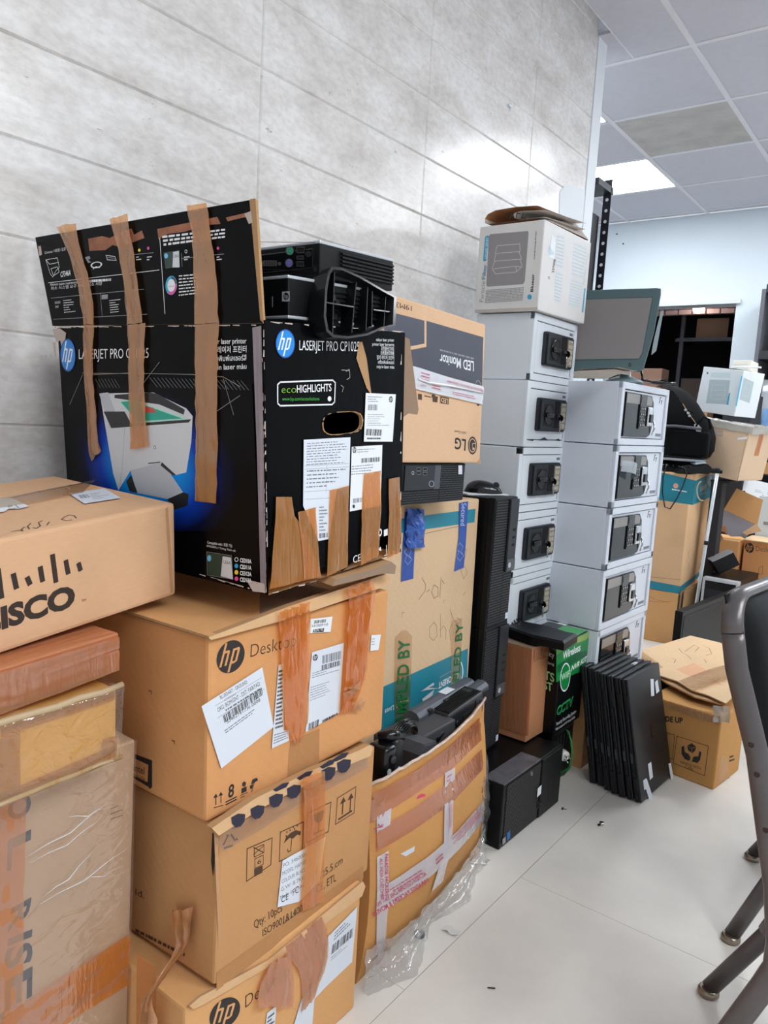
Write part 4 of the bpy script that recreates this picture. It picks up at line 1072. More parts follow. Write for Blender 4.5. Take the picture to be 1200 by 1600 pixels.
for q in ([(537, 457), (550, 459), (550, 474), (537, 471)], [(560, 466), (573, 468), (573, 496), (560, 493)], [(538, 483), (549, 485), (548, 494), (538, 492)]):
    P4 = [FS.px(*a, -.026) for a in q]; mb.face(P4, M_slot); mb.tube(P4 + [P4[0]], .0012, M_dk, 5)
for q in ((540, 462), (545, 468)): mb.lathe([(.004, 0), (.004, .006)], FS.px(*q, -.027), (1, 0, 0), M_dk, 10)
mb.build('clip_socket', t)

# ================================================================== MONITOR CARTON, FLAT COMPUTER, TALL CARTON
P = (-.935, 1.19, 1.0405, 2.1, -1.0, 0)
B = Carton('monitor_carton', 'sand and grey monitor carton standing upside down beside the printer box', 'box', (-.933, 1.19, 1.0385, 2.1, -1.0, -2.5), (.13, .46, .342), C_lg, .005)
F = B.F; mb = B.mb
K_slate = mat('print_slate', '#3f4250', .5, noise=.06, nscale=10)
mb.poly(F, [(600, 482), (755, 527), (753, 603), (627, 569), (600, 562)], K_slate)
mb.poly(F, [(600, 481), (663, 499), (664, 499), (664, 500), (666, 500), (666, 542), (640, 547), (610, 552), (610, 547), (663, 537), (663, 501), (600, 485)], C_lg)
mb.text(F, 'LED Monitor', (740, 565), (687, 553.5), (740, 580), K_white, bold=.012); mb.greek(F, [(740, 562), (687, 548), (687, 545), (740, 559)], 1, K_grey, .8, 5, 1)
mb.text(F, '19M38', (643, 478), (612, 470), (643, 486), K_brown); mb.text(F, 'LG', (728, 687), (711, 684), (727, 704), K_ink, bold=.02); mb.text(F, "Life's Good", (728, 675), (710, 672), (728, 679), K_ink)
mb.ell(F, (738, 696), (745, 696), (738, 682), K_ink); mb.ell(F, (738, 696), (743.5, 696), (738, 685), C_lg, inner=.86); mb.seg(F, [(738, 703), (738, 693), (742, 693)], .002, C_lg); mb.ell(F, (740, 701), (741.3, 701), (740, 699), C_lg, n=12)
for q in ([(653, 615), (659, 616), (659, 625), (653, 624)], [(675, 618), (684, 620), (683, 629), (676, 628)], [(688, 619), (701, 622), (701, 632), (688, 630)]): mb.poly(F, q, K_brown)
mb.text(F, 'LED', (700, 624), (689, 621), (700, 631), C_lg, bold=.02); mb.greek(F, [(663, 617), (673, 619), (673, 622), (663, 620)], 1, K_brown, .6, 3, 1); mb.ell(F, (677, 619), (680, 619), (677, 616), K_brown, n=14); mb.seg(F, [(687, 618), (686, 632)], .0008, K_brown)
mb.ell(F, (747, 601), (751, 602), (747, 594), K_grey, n=20, inner=.8); mb.poly(F, [(744, 631), (749, 632), (747, 635)], K_ink); mb.poly(F, [(745, 723), (749, 716), (751, 719), (750, 725)], CB('cardboard_worn', '#b68a60'))
B.done()
P_tape = film('tape_white_print', '#eef0f4', '#dcdfe6', .82, .25, .3)
tape(B.root, [(F, [(620, 566), (645, 572), (700, 590), (754, 604)], [(620, 600), (660, 611), (700, 620), (752, 632)])], P_tape, wr=.003, seed=81, base=.002)
mb = MB(); mb.base = .0058
mb.text(F, 'PARADISE PACKERS & MOVERS', (696, 597), (752, 612), (696, 594), K_red); mb.text(F, 'ALL INDIA CUSTOMER CARE', (700, 606), (752, 615), (700, 603), K_red)
mb.build('tape_print', B.root); mb = MB(); mb.base = .0058
for i in range(3): mb.greek(F, [(655, 581 + i * 5), (668, 585 + i * 5), (668, 587 + i * 5), (655, 583 + i * 5)], 1, K_red, .8, i, 1)
mb.build('tape_print', B.root); mb = MB(); mb.base = .0058
mb.greek(F, [(704, 611), (742, 619), (742, 625), (704, 617)], 2, K_red, .3, 9, .8); mb.build('tape_print', B.root); mb = MB(); mb.base = .0058
mb.greek(F, [(672, 600), (686, 603), (686, 611), (672, 607)], 2, K_red, .4, 10, .8); mb.greek(F, [(654, 600), (664, 602), (664, 606), (654, 604)], 2, K_red, .3, 11, .8)
mb.build('tape_print', B.root)
mb = MB(); mb.tube([F.px(650, 592, .006), F.px(665, 598, .009), F.px(700, 603, .008), F.px(752, 614, .006)], .0022, mat('tape_crease', '#e9ebee', .25), 6); mb.build('tape_crease', B.root)

P = (-.946, 1.265, .9425, 3.0, -.9, 0)
B = Carton('desktop_computer', 'slim black desktop computer lying flat between the monitor carton and the tall teal banded carton', 'computer', P, (.29, .338, .092), M_pl, .003, body='case')
F = B.F; mb = B.mb


def mesh_grille(root, F, P0, U, V, nu, nv, depth, m, name='front_grille'):
    """perforated front: raised little studs in staggered rows on a dark ground"""
    g = MB(); P0 = Vector(P0); U = Vector(U); V = Vector(V); n = F.n
    g.face([P0 + n * .0004, P0 + U + n * .0004, P0 + U + V + n * .0004, P0 + V + n * .0004], M_slot)
    for j in range(nv):
        for i in range(nu):
            a = (i + .12 + (.5 if j % 2 else 0)) / (nu + .5); b = (j + .14) / nv; w = .72 / (nu + .5); h = .66 / nv
            c = [P0 + U * (a + x * w) + V * (b + y * h) for x, y in ((0, .5), (.25, 0), (.75, 0), (1, .5), (.75, 1), (.25, 1))]
            g.face([q + n * depth for q in c], m)
    return g.build(name, root)


mesh_grille(B.root, F, (0, .215, .004), (0, .119, 0), (0, 0, .084), 20, 16, .0018, mat('grille_stud', '#3a3d44', .5))
mesh_grille(B.root, F, (0, .004, .004), (0, .21, 0), (0, 0, .026), 34, 5, .0018, mat('grille_stud', '#3a3d44', .5))
m2 = MB(); m2.box((-.001, .06, .032), (.0022, .213, .088), M_dk, .0015); m2.build('front_panel', B.root)
m2 = MB(); m2.box((-.001, .186, .032), (.0028, .214, .088), mat('panel_grey', '#45484f', .4), .0012); FP = Face(B.M, (.003, 0, 0), (1, 0, 0)); m2.ell(FP, (674, 756), (678, 756), (674, 751), M_sil, n=20, inner=.85); m2.build('badge_panel', B.root)
m2 = MB(); FP = Face(B.M, (.0024, 0, 0), (1, 0, 0))
for x, y in ((651, 733), (661, 733), (651, 739), (661, 740)): m2.poly(FP, [(x, y - 2), (x + 6, y - 2), (x + 6, y + 2), (x, y + 2)], M_slot); m2.rect(FP, [(x, y - 2), (x + 6, y - 2), (x + 6, y + 2), (x, y + 2)], None, .0004, M_sil)
m2.ell(FP, (645, 739), (647, 739), (645, 736), M_sil, n=12, inner=.7); m2.build('front_socket', B.root)
m2 = MB(); m2.poly(Face(B.M, (.003, 0, 0), (1, 0, 0)), [(716, 727), (722, 727), (722, 741), (716, 741)], P_label); m2.build('sticker', B.root)
mb.box((-.001, .02, .029), (.0024, .213, .0325), M_slot)
B.done()

P = (-1.02, 1.22, 0, -3.0, -.6, -1.2)
B = Carton('appliance_carton', 'tall cream carton with teal bands and green lettered tape, standing behind the torn adapter carton', 'box', (-1.03, 1.24, 0, -3.0, -.8, -1.2), (.26, .532, .933), C_car, .005)
F = B.F; mb = B.mb
mb.poly(F, [(590, 815), (743, 795), (741, 816), (590, 838)], K_teal)
mb.poly(F, [(590, 1077), (731, 1013), (729, 1080), (727, 1118), (590, 1200)], K_teal)
mb.seg(F, [(645, 838), (690, 828), (718, 822)], .0012, K_pen); mb.seg(F, [(720, 823), (727, 830), (722, 850)], .0008, K_pen)
for s in ([(659, 903), (665, 913), (664, 923), (654, 937)], [(667, 925), (671, 921)], [(678, 914), (674, 925), (678, 935), (684, 931), (684, 918), (678, 914)], [(689, 902), (687, 934)], [(690, 906), (694, 912)]): mb.seg(F, s, .0016, K_pen)
for s in ([(678, 972), (671, 980), (671, 995), (677, 1001), (683, 993), (682, 978), (678, 972)], [(688, 959), (688, 996)], [(688, 985), (693, 978), (697, 984), (696, 999)], [(703, 952), (708, 968), (716, 975), (720, 970), (714, 965)], [(704, 1000), (702, 985), (706, 975)], [(723, 880), (720, 892), (724, 905), (730, 895), (726, 885)], [(722, 850), (729, 860), (724, 880)], [(727, 925), (724, 930)], [(694, 937), (693, 942)], [(628, 957), (628, 964)], [(628, 957), (632, 957)]): mb.seg(F, s, .0011, K_pen)
mb.text(F, 'Pure & Lives', (638, 1089), (601, 1109), (638, 1097), K_white); mb.text(F, 'ORIENT', (705, 1056), (685, 1067), (705, 1065), K_white, bold=.02); mb.greek(F, [(687, 1057), (706, 1047), (706, 1049), (687, 1060)], 1, K_grey, .7, 3, 1); mb.text(F, 'Cool', (716, 1051), (706, 1057), (716, 1059), K_white)
for k in range(11):
    a0 = math.radians(-70 + 15 * k); q = (712 + 11 * math.cos(a0), 1049 + 21 * math.sin(a0)); a1 = math.radians(-70 + 15 * (k + 1)); mb.seg(F, [q, (712 + 11 * math.cos(a1), 1049 + 21 * math.sin(a1))], .002 + .002 * math.sin(k / 10 * 3.14), K_white)
mb.text(F, 'C', (656, 815), (662, 814), (656, 806), K_white)
B.done()
T_seal = film('tape_sealed', '#efdfc4', '#cfae84', .10, .2, .15)
for L, Rr, bl, br, tl, s in (([(618, 1170), (615, 1100), (616, 995), (626, 985)], [(637, 1160), (641, 1060), (643, 989), (634, 984)], (628, 1140), (638, 998), (612, 1145), 1), ([(702, 1100), (704, 1040), (705, 970)], [(718, 1090), (719, 1030), (721, 965)], (712, 1110), (721, 972), (700, 1117), 2)):
    tape(B.root, [(F, L, Rr)], T_seal, wr=.0005, seed=90 + s)
for bl, br, tl in (((634, 1142), (639, 998), (617, 1144)), ((713, 1112), (722, 972), (703, 1114))):
    m2 = MB(); m2.base = .0036
    m2.text(F, 'SAMPLED BY', bl, br, tl, K_green, bold=.012)
    m2.build('tape_print', B.root)
T_blue = mat('tape_blue', '#234a9c', .3, noise=.12, nscale=40, bump=.3, bscale=60)
tape(B.root, [(F, [(717, 786), (716, 840), (709, 893)], [(731, 783), (728, 840), (724, 887)])], T_blue, name='blue_tape', wr=.0006, seed=93, base=.001)
tape(B.root, [(F, [(632, 800), (628, 860), (626, 909)], [(649, 795), (647, 860), (645, 904)])], T_blue, name='blue_tape', wr=.0006, seed=94, base=.001)
m2 = MB(); m2.base = .0032
m2.text(F, 'Secured', (720, 786), (718, 821), (727, 786), mat('tape_blue_print', '#b9c8ea', .4)); m2.build('blue_tape_print', B.root)
for c in ((717, 862), (636, 868)):
    m2 = MB(); m2.base = .0032
    for s in ([(0, -14), (5, -8), (2, 0), (6, 6), (0, 14), (-5, 8), (-2, 0), (-6, -6), (0, -14)], [(-3, -3), (4, 4)]): m2.seg(F, [(c[0] + a, c[1] + b) for a, b in s], .0008, mat('tape_blue_print', '#b9c8ea', .4))
    m2.build('blue_tape_print', B.root)
# crumpled blue wad
m2 = MB(); R = random.Random(4)
for k in range(2):
    rows = []
    for i in range(9):
        rows.append([F.px(630 + 26 * j / 6 + 4 * R.random(), 793 + 60 * i / 8 + 3 * R.random(), .004 + .016 * math.sin(math.pi * j / 6) * math.sin(math.pi * (i + 1) / 10) + .008 * R.random()) for j in range(7)])
    m2.grid(rows, mat('tape_blue_crumple', '#3d63b4', .22, noise=.35, nscale=45, bump=.6, bscale=70), smooth=False)
m2.build('crumpled_tape', B.root)
m2 = MB()
for q in ([(656, 1080), (676, 1066), (677, 1070), (668, 1074), (684, 1075), (664, 1078)], [(658, 1092), (677, 1077), (674, 1086), (660, 1097)]): m2.poly(F, q, mat('torn_white', '#c9ced2', .6), .003)
m2.build('torn_sticker', B.root)

# ================================================================== TOWERS
M_tw = mat('tower_case', '#0a0b0d', .4, spec=.22, noise=.1, nscale=30); M_stud2 = mat('grille_stud2', '#33363c', .45)


def tower(label, P, dims, group, dark=False):
    d, l, h = dims
    B = Carton('tower_computer', label, 'computer', P, dims, M_tw, .004, group, 'case')
    m = MB(); m.box((-.018, -.002, -.002), (.004, l + .002, h + .002), M_pl, .004); m.build('bezel', B.root)
    FF = Face(B.M, (.0045, 0, 0), (1, 0, 0))
    mesh_grille(B.root, FF, (.0045, .004, .008), (0, l * .55, 0), (0, 0, h - .014), 11, 46, .0014, M_stud2)
    mesh_grille(B.root, FF, (.0045, .004 + l * .55, .008), (0, l * .4, 0), (0, 0, h * .38), 8, 18, .0014, M_stud2)
    m = MB(); m.box((.003, l * .60, h * .42), (.012, l * .995, h * .99), M_dk, .003); m.build('drive_panel', B.root)
    m = MB(); m.box((.011, l * .62, h * .43), (.0135, l * .985, h * .52), mat('panel_grey', '#45484f', .4), .001); FP = Face(B.M, (.0137, 0, 0), (1, 0, 0))
    cc = Vector((.0139, l * .72, h * .475)); m.lathe([(.008, 0), (.008, .0006), (.006, .0006), (.006, .0002)], cc, (1, 0, 0), M_sil, 16); m.build('badge_panel', B.root)
    m = MB()
    for k in range(3): m.box((.0115, l * .78, h * (.62 + k * .06)), (.0125, l * .9, h * (.64 + k * .06)), M_slot, .0005)
    m.build('front_socket', B.root)
    m = MB(); m.box((.005, l * .86, .012), (.0062, l * .96, .030), P_label, .0003); m.build('sticker', B.root)
    B.done(); return B


G = 'upright tower computers behind the brown box'
tower('tall black tower computer with mesh front, carrying a computer mouse', (-.985, 1.80, .562, 1.5, -.9, 0), (.28, .135, .366), G)
tower('black tower computer standing under the other tower, mostly behind the torn adapter carton', (-.985, 1.80, .188, 1, 0, 0), (.28, .135, .372), G)
# mouse on top
zt = .562 + .366
c = onz(755, 769, zt + .004)
MM = pose(c.x, c.y, zt + .0035, 33)
t = thing('computer_mouse', 'glossy black computer mouse on top of the tall tower', 'mouse', MM)
mb = MB(); rows = []
for i in range(15):
    u = -1 + 2 * i / 14; L = u * .056; w = .030 * (max(0, 1 - abs(u) ** 2.6)) ** .5; hh = .034 * (max(0, 1 - abs(u) ** 2.2)) ** .55 * (1 + .18 * -u)
    rows.append([(L, w * math.cos(math.pi * j / 14), hh * max(0, math.sin(math.pi * j / 14)) ** .75) for j in range(15)])
mb.grid(rows, M_pl2); mb.face([(-.055 * math.cos(2 * math.pi * j / 24), .029 * math.sin(2 * math.pi * j / 24), .0005) for j in range(24)], M_pl)
mb.build('shell', t)
mb = MB(); mb.lathe([(.009, -.004), (.010, -.002), (.010, .002), (.009, .004)], (.035, 0, .022), (0, 1, 0), M_dk, 16); mb.build('scroll_wheel', t)
mb = MB(); mb.box((-.075, -.04, -.0038), (.06, .03, -.001), P_white); tag_ = mb.build('paper_slip'); tag_.matrix_world = MM @ Matrix.Rotation(.5, 4, 'Z'); tag(tag_, 'white paper slip lying under the computer mouse', 'paper')

# tower lying on its side on the floor
P = (-.8505, 1.7218, 0, -1.0, 0, 0)
B = Carton('tower_computer', 'black tower computer lying on its side on the floor under the brown box', 'computer', P, (.40, .357, .182), M_tw, .004, body='case')
F, T = B.F, B.T
m = MB(); m.box((-.03, -.002, -.0), (.004, .359, .184), M_pl, .004); m.build('bezel', B.root)
FF = Face(B.M, (.0045, 0, 0), (1, 0, 0))
mesh_grille(B.root, FF, (.0045, .016, .006), (0, .20, 0), (0, 0, .170), 30, 34, .0013, mat('grille_stud3', '#4d4b49', .5))
m = MB(); m.box((.002, .218, .004), (.009, .352, .181), M_pl, .003); m.build('drive_panel', B.root)
FP = Face(B.M, (.0094, 0, 0), (1, 0, 0))
m = MB(); m.poly(FP, [(840, 1232), (846, 1226), (845, 1240), (839, 1246)], P_white); m.build('asset_sticker', B.root, 'blank white sticker')
m = MB()
for q in ([(840, 1253), (846, 1249), (846, 1254), (840, 1258)], [(840, 1260), (844, 1257), (844, 1261), (840, 1264)]): m.poly(FP, q, M_slot); m.rect(FP, q, None, .0007, M_dk)
m.rect(FP, [(857, 1217), (866, 1210), (864, 1245), (856, 1251)], None, .001, M_slot); m.build('front_socket', B.root)
m = MB(); m.poly(Face(B.M, (.0064, 0, 0), (1, 0, 0)), [(792, 1302), (797, 1297), (797, 1309), (792, 1314)], K_blue); m.poly(Face(B.M, (.0064, 0, 0), (1, 0, 0)), [(785, 1311), (790, 1307), (790, 1316), (785, 1320)], mat('sticker_grey', '#9a9ba0', .4)); m.text(Face(B.M, (.0064, 0, 0), (1, 0, 0)), 'DELL', (832, 1205), (832, 1212), (829, 1206), M_sil); m.build('maker_sticker', B.root)
m = MB(); m.box((-.06, .0, .182), (.004, .215, .1855), mat('worn_trim', '#55565b', .35, noise=.4, nscale=30), .001); m.build('top_trim', B.root)
B.done()

# brown box on it
P = (-.9256, 2.0, .187, -1.8, -.3, -.6)
B = Carton('cardboard_box', 'tall narrow brown box standing on the computer that lies on its side', 'box', P, (.112, .118, .287), CB('cardboard_dull', '#a8714a'), .003)
F, N, T = B.F, B.N, B.T
B.done()
tape(B.root, [(N, [(786, 1004), (781, 1075), (776, 1134)], [(832, 1014), (829, 1095), (826, 1150)])], T_hazy, wr=.0008, seed=101)
tape(B.root, [(F, [(834, 1012), (833, 1034)], [(861, 1005), (861, 1022)])], T_hazy, wr=.0008, seed=102)
mb = MB(); mb.box((-.112, 0, .288), (-.002, .118, .2905), C_inner); mb.build('top_flap', B.root)

# green camera kit box
P = (-.885, 2.110, .187, 0, 0, 0)
B = Carton('camera_kit_box', 'green and black camera kit box with round wifi badge, behind the brown box', 'box', P, (.138, .20, .295), mat('kit_black', '#090b0d', .3, spec=.25), .003)
F, N, T = B.F, B.N, B.T; mb = B.mb
kit = lambda nm, c: mat(nm, c, .3)
K_kg = kit('kit_green', '#12843f'); K_kl = kit('kit_lime', '#5fae54'); K_kd = kit('kit_deep', '#0a5f32')
mb.poly(F, [(869, 1013), (951, 970), (948, 1040), (900, 1052), (869, 1066)], K_kg); mb.poly(F, [(869, 1013), (951, 970), (947, 984), (914, 999), (890, 1009), (869, 1024)], K_kl); mb.poly(F, [(880, 1005), (930, 985), (915, 1000), (898, 1006)], kit('kit_olive', '#8aa552'))
mb.poly(F, [(870, 1040), (900, 1020), (948, 1010), (948, 1020), (905, 1030), (870, 1052)], K_kd)
mb.poly(N, [(862, 1006), (872, 1012), (872, 1020), (862, 1014)], K_kd)
d, l, h = .138, .20, .295
mb.face([(0, 0, h + .0006), (0, l, h + .0006), (-.08, l, h + .0006), (-.07, 0, h + .0006)], kit('kit_pale', '#4fb069')); mb.face([(-.07, 0, h + .0006), (-.08, l, h + .0006), (-.138, l, h + .0006), (-.138, 0, h + .0006)], kit('kit_top_grey', '#3b3d44'))
mb.text(T, 'Wireless', (903, 980), (922, 974), (899, 977), K_white); mb.greek(T, [(862, 966), (888, 961), (890, 963), (862, 969)], 1, K_white, .8, 3, 1); mb.poly(T, [(862, 978), (872, 973), (884, 972), (888, 976), (866, 982)], K_white)
mb.text(F, 'Wireless', (880, 1030), (907, 1016), (880, 1019), K_white, bold=.02, shear=.2); mb.text(F, 'NVR KIT', (892, 1049), (917, 1032), (893, 1041), K_white, bold=.03, shear=.2)
mb.ell(F, (929, 1005), (936, 1001), (929, 989), K_white, inner=.86); mb.ell(F, (929, 1005), (935, 1001), (929, 991), kit('kit_disc', '#2b3a36')); mb.text(F, 'PTZ', (924, 1011), (934, 1004), (924, 1002), K_white, bold=.02, shear=.2)
mb.ell(F, (883, 1058), (891, 1053), (883, 1036), K_white, inner=.9); mb.ell(F, (883, 1058), (890, 1054), (883, 1039), K_kg); mb.text(F, 'WiFi', (877, 1064), (891, 1056), (877, 1054), kit('kit_mint', '#c9ecd0'), bold=.01)
mb.text(F, 'CCTV', (870, 1118), (896, 1100), (870, 1106), kit('kit_bright', '#2fae62'), bold=.05, shear=.15); mb.text(F, 'CCTV', (871, 1117), (895, 1100.5), (871, 1107), mat('kit_dark', '#10301f', .4), shear=.15)
mb.text(F, 'Security Recording System', (869, 1134), (900, 1113), (869, 1129), K_white, shear=.2); mb.text(F, 'With outdoor & HD Power Cable', (868, 1142), (898, 1122), (868, 1138), K_white, shear=.2); mb.seg(F, [(866, 1150), (900, 1127)], .0006, K_grey)
mb.text(N, 'security', (840, 1020), (866, 1028), (840, 1012), K_white); mb.text(N, 'recording', (838, 1033), (866, 1040), (838, 1029), K_white); mb.text(N, 'KITS', (838, 1055), (866, 1066), (838, 1042), kit('kit_mint2', '#9fce8f'), bold=.02); mb.text(N, 'FAST', (836, 1072), (863, 1080), (836, 1060), kit('kit_mint2', '#9fce8f'), bold=.02)
B.done()
# support under the camera kit box
mb = MB(); 
B = Carton('power_supply', 'black metal computer part in shadow under the green camera kit box', 'computer part', (-.90, 2.135, 0, 0, 0, 0), (.125, .17, .184), M_tw, .003, body='case'); B.done()
m = MB()
for k in range(6): m.box((-.001, .02 + .024 * k, .03), (.001, .03 + .024 * k, .15), M_slot)
m.build('vent', B.root)

# wedge shaped black bar across both boxes
zt = .478
P0 = onz(790, 975, zt + .02)
KM = Matrix.Translation((-.93, 2.02, zt + .004)) @ Matrix.Rotation(math.radians(0), 4, 'Z')
FK = Face(KM, (0, 0, .03), (0, 0, 1))
t = thing('speaker_bar', 'long black wedge shaped bar with wound cable, lying on the brown box', 'speaker', KM)
top = [FK.px(*q) for q in ((790, 968), (802, 967), (858, 978), (890, 988), (903, 990), (882, 1003), (830, 992), (790, 978))]
mb = MB(); bot = [Vector((p.x, p.y, .003)) for p in top]; k = len(top)
ins = [sum(top, Vector()) / k + (p - sum(top, Vector()) / k) * .92 for p in top]
mid = [p + Vector((0, 0, -.006)) for p in top]
mb.tri(ins, tessellate_polygon([ins]), M_dk)
for j in range(k):
    a, b = j, (j + 1) % k
    mb.face([ins[a], ins[b], mid[b], mid[a]], M_pl); mb.face([mid[a], mid[b], bot[b], bot[a]], M_pl)
mb.tri(bot, tessellate_polygon([bot[::-1]]), M_pl)
mb.build('body', t)
mb = MB(); R = random.Random(8)
for k in range(5):
    c0 = FK.px(795 + 3.5 * k, 972); ax = (FK.px(815, 972) - FK.px(795, 971)).normalized(); s = Vector((-ax.y, ax.x, 0))
    mb.tube([c0 + s * (.030 * math.cos(a)) + Vector((0, 0, -.012 + .024 * math.sin(a))) + ax * .004 * math.sin(2 * a + k) for a in [2 * math.pi * j / 16 for j in range(17)]], .0022, M_pl2, 6, False)
mb.build('cable', t)

# white plug on a green cable
c = onz(880, 1178, .06); PM = Matrix.Translation((-.872, 2.125, .075))
PX = ony(884, 1180, 2.118); PM = Matrix.Translation((PX.x, PX.y, 0))
t = thing('power_plug', 'white round power plug on a green wire beside the lying computer', 'plug', PM)
FG = Face(PM, (0, 0, 0), (0, -1, 0)); q0 = FG.px(881, 1180)
mb = MB(); mb.lathe([(.004, -.012), (.016, -.010), (.0165, .006), (.014, .010), (.005, .011)], q0, (.8, -.5, -.12), mat('plug_white', '#d9d8d3', .4), 24); mb.build('plug_body', t)
ax = Vector((.8, -.5, -.12)).normalized(); s = ax.orthogonal().normalized(); s2 = ax.cross(s)
for k, (a, b) in enumerate(((0, .008), (-.007, -.005), (.007, -.005))):
    mb = MB(); mb.tube([q0 + ax * .010 + s * a + s2 * b, q0 + ax * .028 + s * a + s2 * b], .0024, M_chrome, 10); mb.build('pin', t)
mb = MB(); R = random.Random(12); Mgw = mat('wire_green', '#1f7a3c', .45)
for k in range(5):
    pts = [FG.px(885 + 2 * k, 1140, .005 * k), FG.px(893 + 2 * R.random(), 1156, .01 * R.random()), FG.px(896 + 2 * R.random(), 1178, .01), FG.px(893 - 3 * R.random(), 1198, .008), FG.px(880 - 4 * k, 1212, .004 * k)]
    mb.tube([Vector(p) for p in pts], .0016, Mgw, 6)
mb.build('wire', t)

# ================================================================== LAPTOPS
M_lap = mat('laptop_grey', '#181a20', .36, .15, spec=.35, bump=.05, bscale=500); M_lap2 = mat('laptop_base', '#101216', .45, spec=.4); M_st = mat('sticker_white', '#cfd4da', .5)


def laptop():
    W_, H_, T_ = .257, .379, .0215
    t = thing('laptop', 'x', 'laptop', Matrix())
    mb = MB(); mb.box((.0125, 0, .0005), (.0215, W_, H_), M_lap, .0042, seg=3)
    b = mb.build('lid', t)
    mb = MB(); mb.box((0, .001, 0), (.0125, W_ - .001, H_ - .0005), M_lap2, .004, seg=3); mb.build('base', t)
    mb = MB()
    for z0, z1 in ((.03, .075), (.28, .33)):
        mb = MB(); mb.box((.004, -.0025, z0), (.0165, .006, z1), M_lap2, .002); mb.build('hinge', t)
    mb = MB()
    for k in range(5): mb.box((.003, -.0006, .20 + .012 * k), (.0095, .001, .208 + .012 * k), M_slot)
    mb.build('vent', t)
    for z0, z1, mm in ((.12, .15, mat('port_grey', '#3d4047', .4)), (.345, .358, M_slot), (.09, .102, M_slot)):
        mb = MB(); mb.box((.003, -.0006, z0), (.0095, .001, z1), mm); mb.build('port', t)
    return t


LAP = laptop()
xs = [-.793, -.766, -.739, -.713, -.688, -.663, -.6385]; ys = [2.262, 2.262, 2.250, 2.240, 2.238, 2.242, 2.2408]
ty = [-10.5, -11, -11.4, -11.8, -12, -12.2, -12.5]
names = ['closed dark laptop on end, deepest in the row against the green kit box', 'closed dark laptop on end, second from the green kit box', 'closed dark laptop on end, third from the green kit box', 'closed dark laptop on end, fourth of seven in the middle of the row', 'closed dark laptop on end, third from the front of the row', 'closed dark laptop on end, second from the front of the row', 'foremost closed laptop, round logo and white stickers on its lid']
for i in range(7):
    M = pose(xs[i], ys[i], .0055, -3.6 + .3 * (i % 3), .2, ty[i]) @ Matrix.Translation((-.0215, 0, 0))
    lab = names[i]
    if i == 0:
        r_ = LAP; r_.matrix_world = M; r_['label'] = lab; r_['group'] = 'laptops standing on end in a row'
    else: r_ = dup(LAP, M, lab, 'laptops standing on end in a row')
    r_.name = 'laptop'
    if i == 6:
        FL7 = Face(M, (.0217, 0, 0), (1, 0, 0))
        for q in ([(1016, 1061), (1021, 1061), (1022, 1087), (1017, 1088)], [(1023, 1066), (1027, 1062), (1030, 1080), (1025, 1084)], [(1012, 1194), (1017, 1190), (1020, 1214), (1015, 1219)], [(1044, 1193), (1048, 1192), (1052, 1215), (1048, 1218)], [(1005, 1219), (1010, 1216), (1019, 1243), (1014, 1250)]):
            mb = MB(); mb.poly(FL7, q, M_st, .0008); mb.build('sticker', r_)
        mb = MB(); mb.ell(FL7, (1020.5, 1143), (1024, 1141), (1019, 1131), mat('logo_gloss', '#101216', .12), .0008); mb.seg(FL7, [(1017, 1144), (1024, 1143)], .0022, M_lap, off=.0012); mb.seg(FL7, [(1018, 1148), (1023, 1149)], .0016, M_lap, off=.0012); mb.seg(FL7, [(1019, 1138), (1023, 1138)], .0016, M_lap, off=.0012); mb.build('logo', r_)
    if i in (0, 4):
        mb = MB(); mb.box((.0214, .03, .03), (.0220, .05, .06), M_st) if i == 0 else mb.box((.012, .17, .376), (.0215, .20, .3805), M_st); mb.build('sticker', r_)

# ================================================================== TORN CARTON OF ADAPTERS
Mx = Matrix.Translation((-.9, 1.09, 0))
t = thing('adapter_carton', 'bulging open carton bound in printed packers tape and plastic, full of black adapters', 'box', Mx)
o0 = Vector((-.9, 1.09, 0))
bot = [onz(x, y, .0) for x, y in ((556, 1538), (590, 1503), (625, 1466), (660, 1426), (695, 1386), (725, 1356), (748, 1333))]
rim = [onx(575, 1229, -.845), onx(600, 1217, -.825), onx(635, 1197, -.815), onx(672, 1176, -.82), onx(708, 1148, -.835), onx(738, 1118, -.86), onx(757, 1092, -.895)]
rows = []
NV = 16
for k in range(NV):
    v = k / (NV - 1); row = []
    for j in range(31):
        u = j / 30 * 6; i = min(int(u), 5); f = u - i
        b = bot[i].lerp(bot[i + 1], f); r_ = rim[i].lerp(rim[i + 1], f)
        p = b.lerp(r_, v) - o0
        p.x += .055 * math.sin(math.pi * min(1, v * 1.15)) ** .8 * math.sin(math.pi * (.12 + .8 * j / 30)) * (1 if v < .87 else 1)
        row.append(p)
    rows.append(row)
CF = Curved(Mx, rows)
mb = MB(); mb.grid(rows, C_raw if 0 else CB('cardboard_orange', '#c28b4b'))
rim_pts = rows[-1]
XB = -.08
back = [Vector((XB, p.y, min(p.z, .40) - .01)) for p in rim_pts]
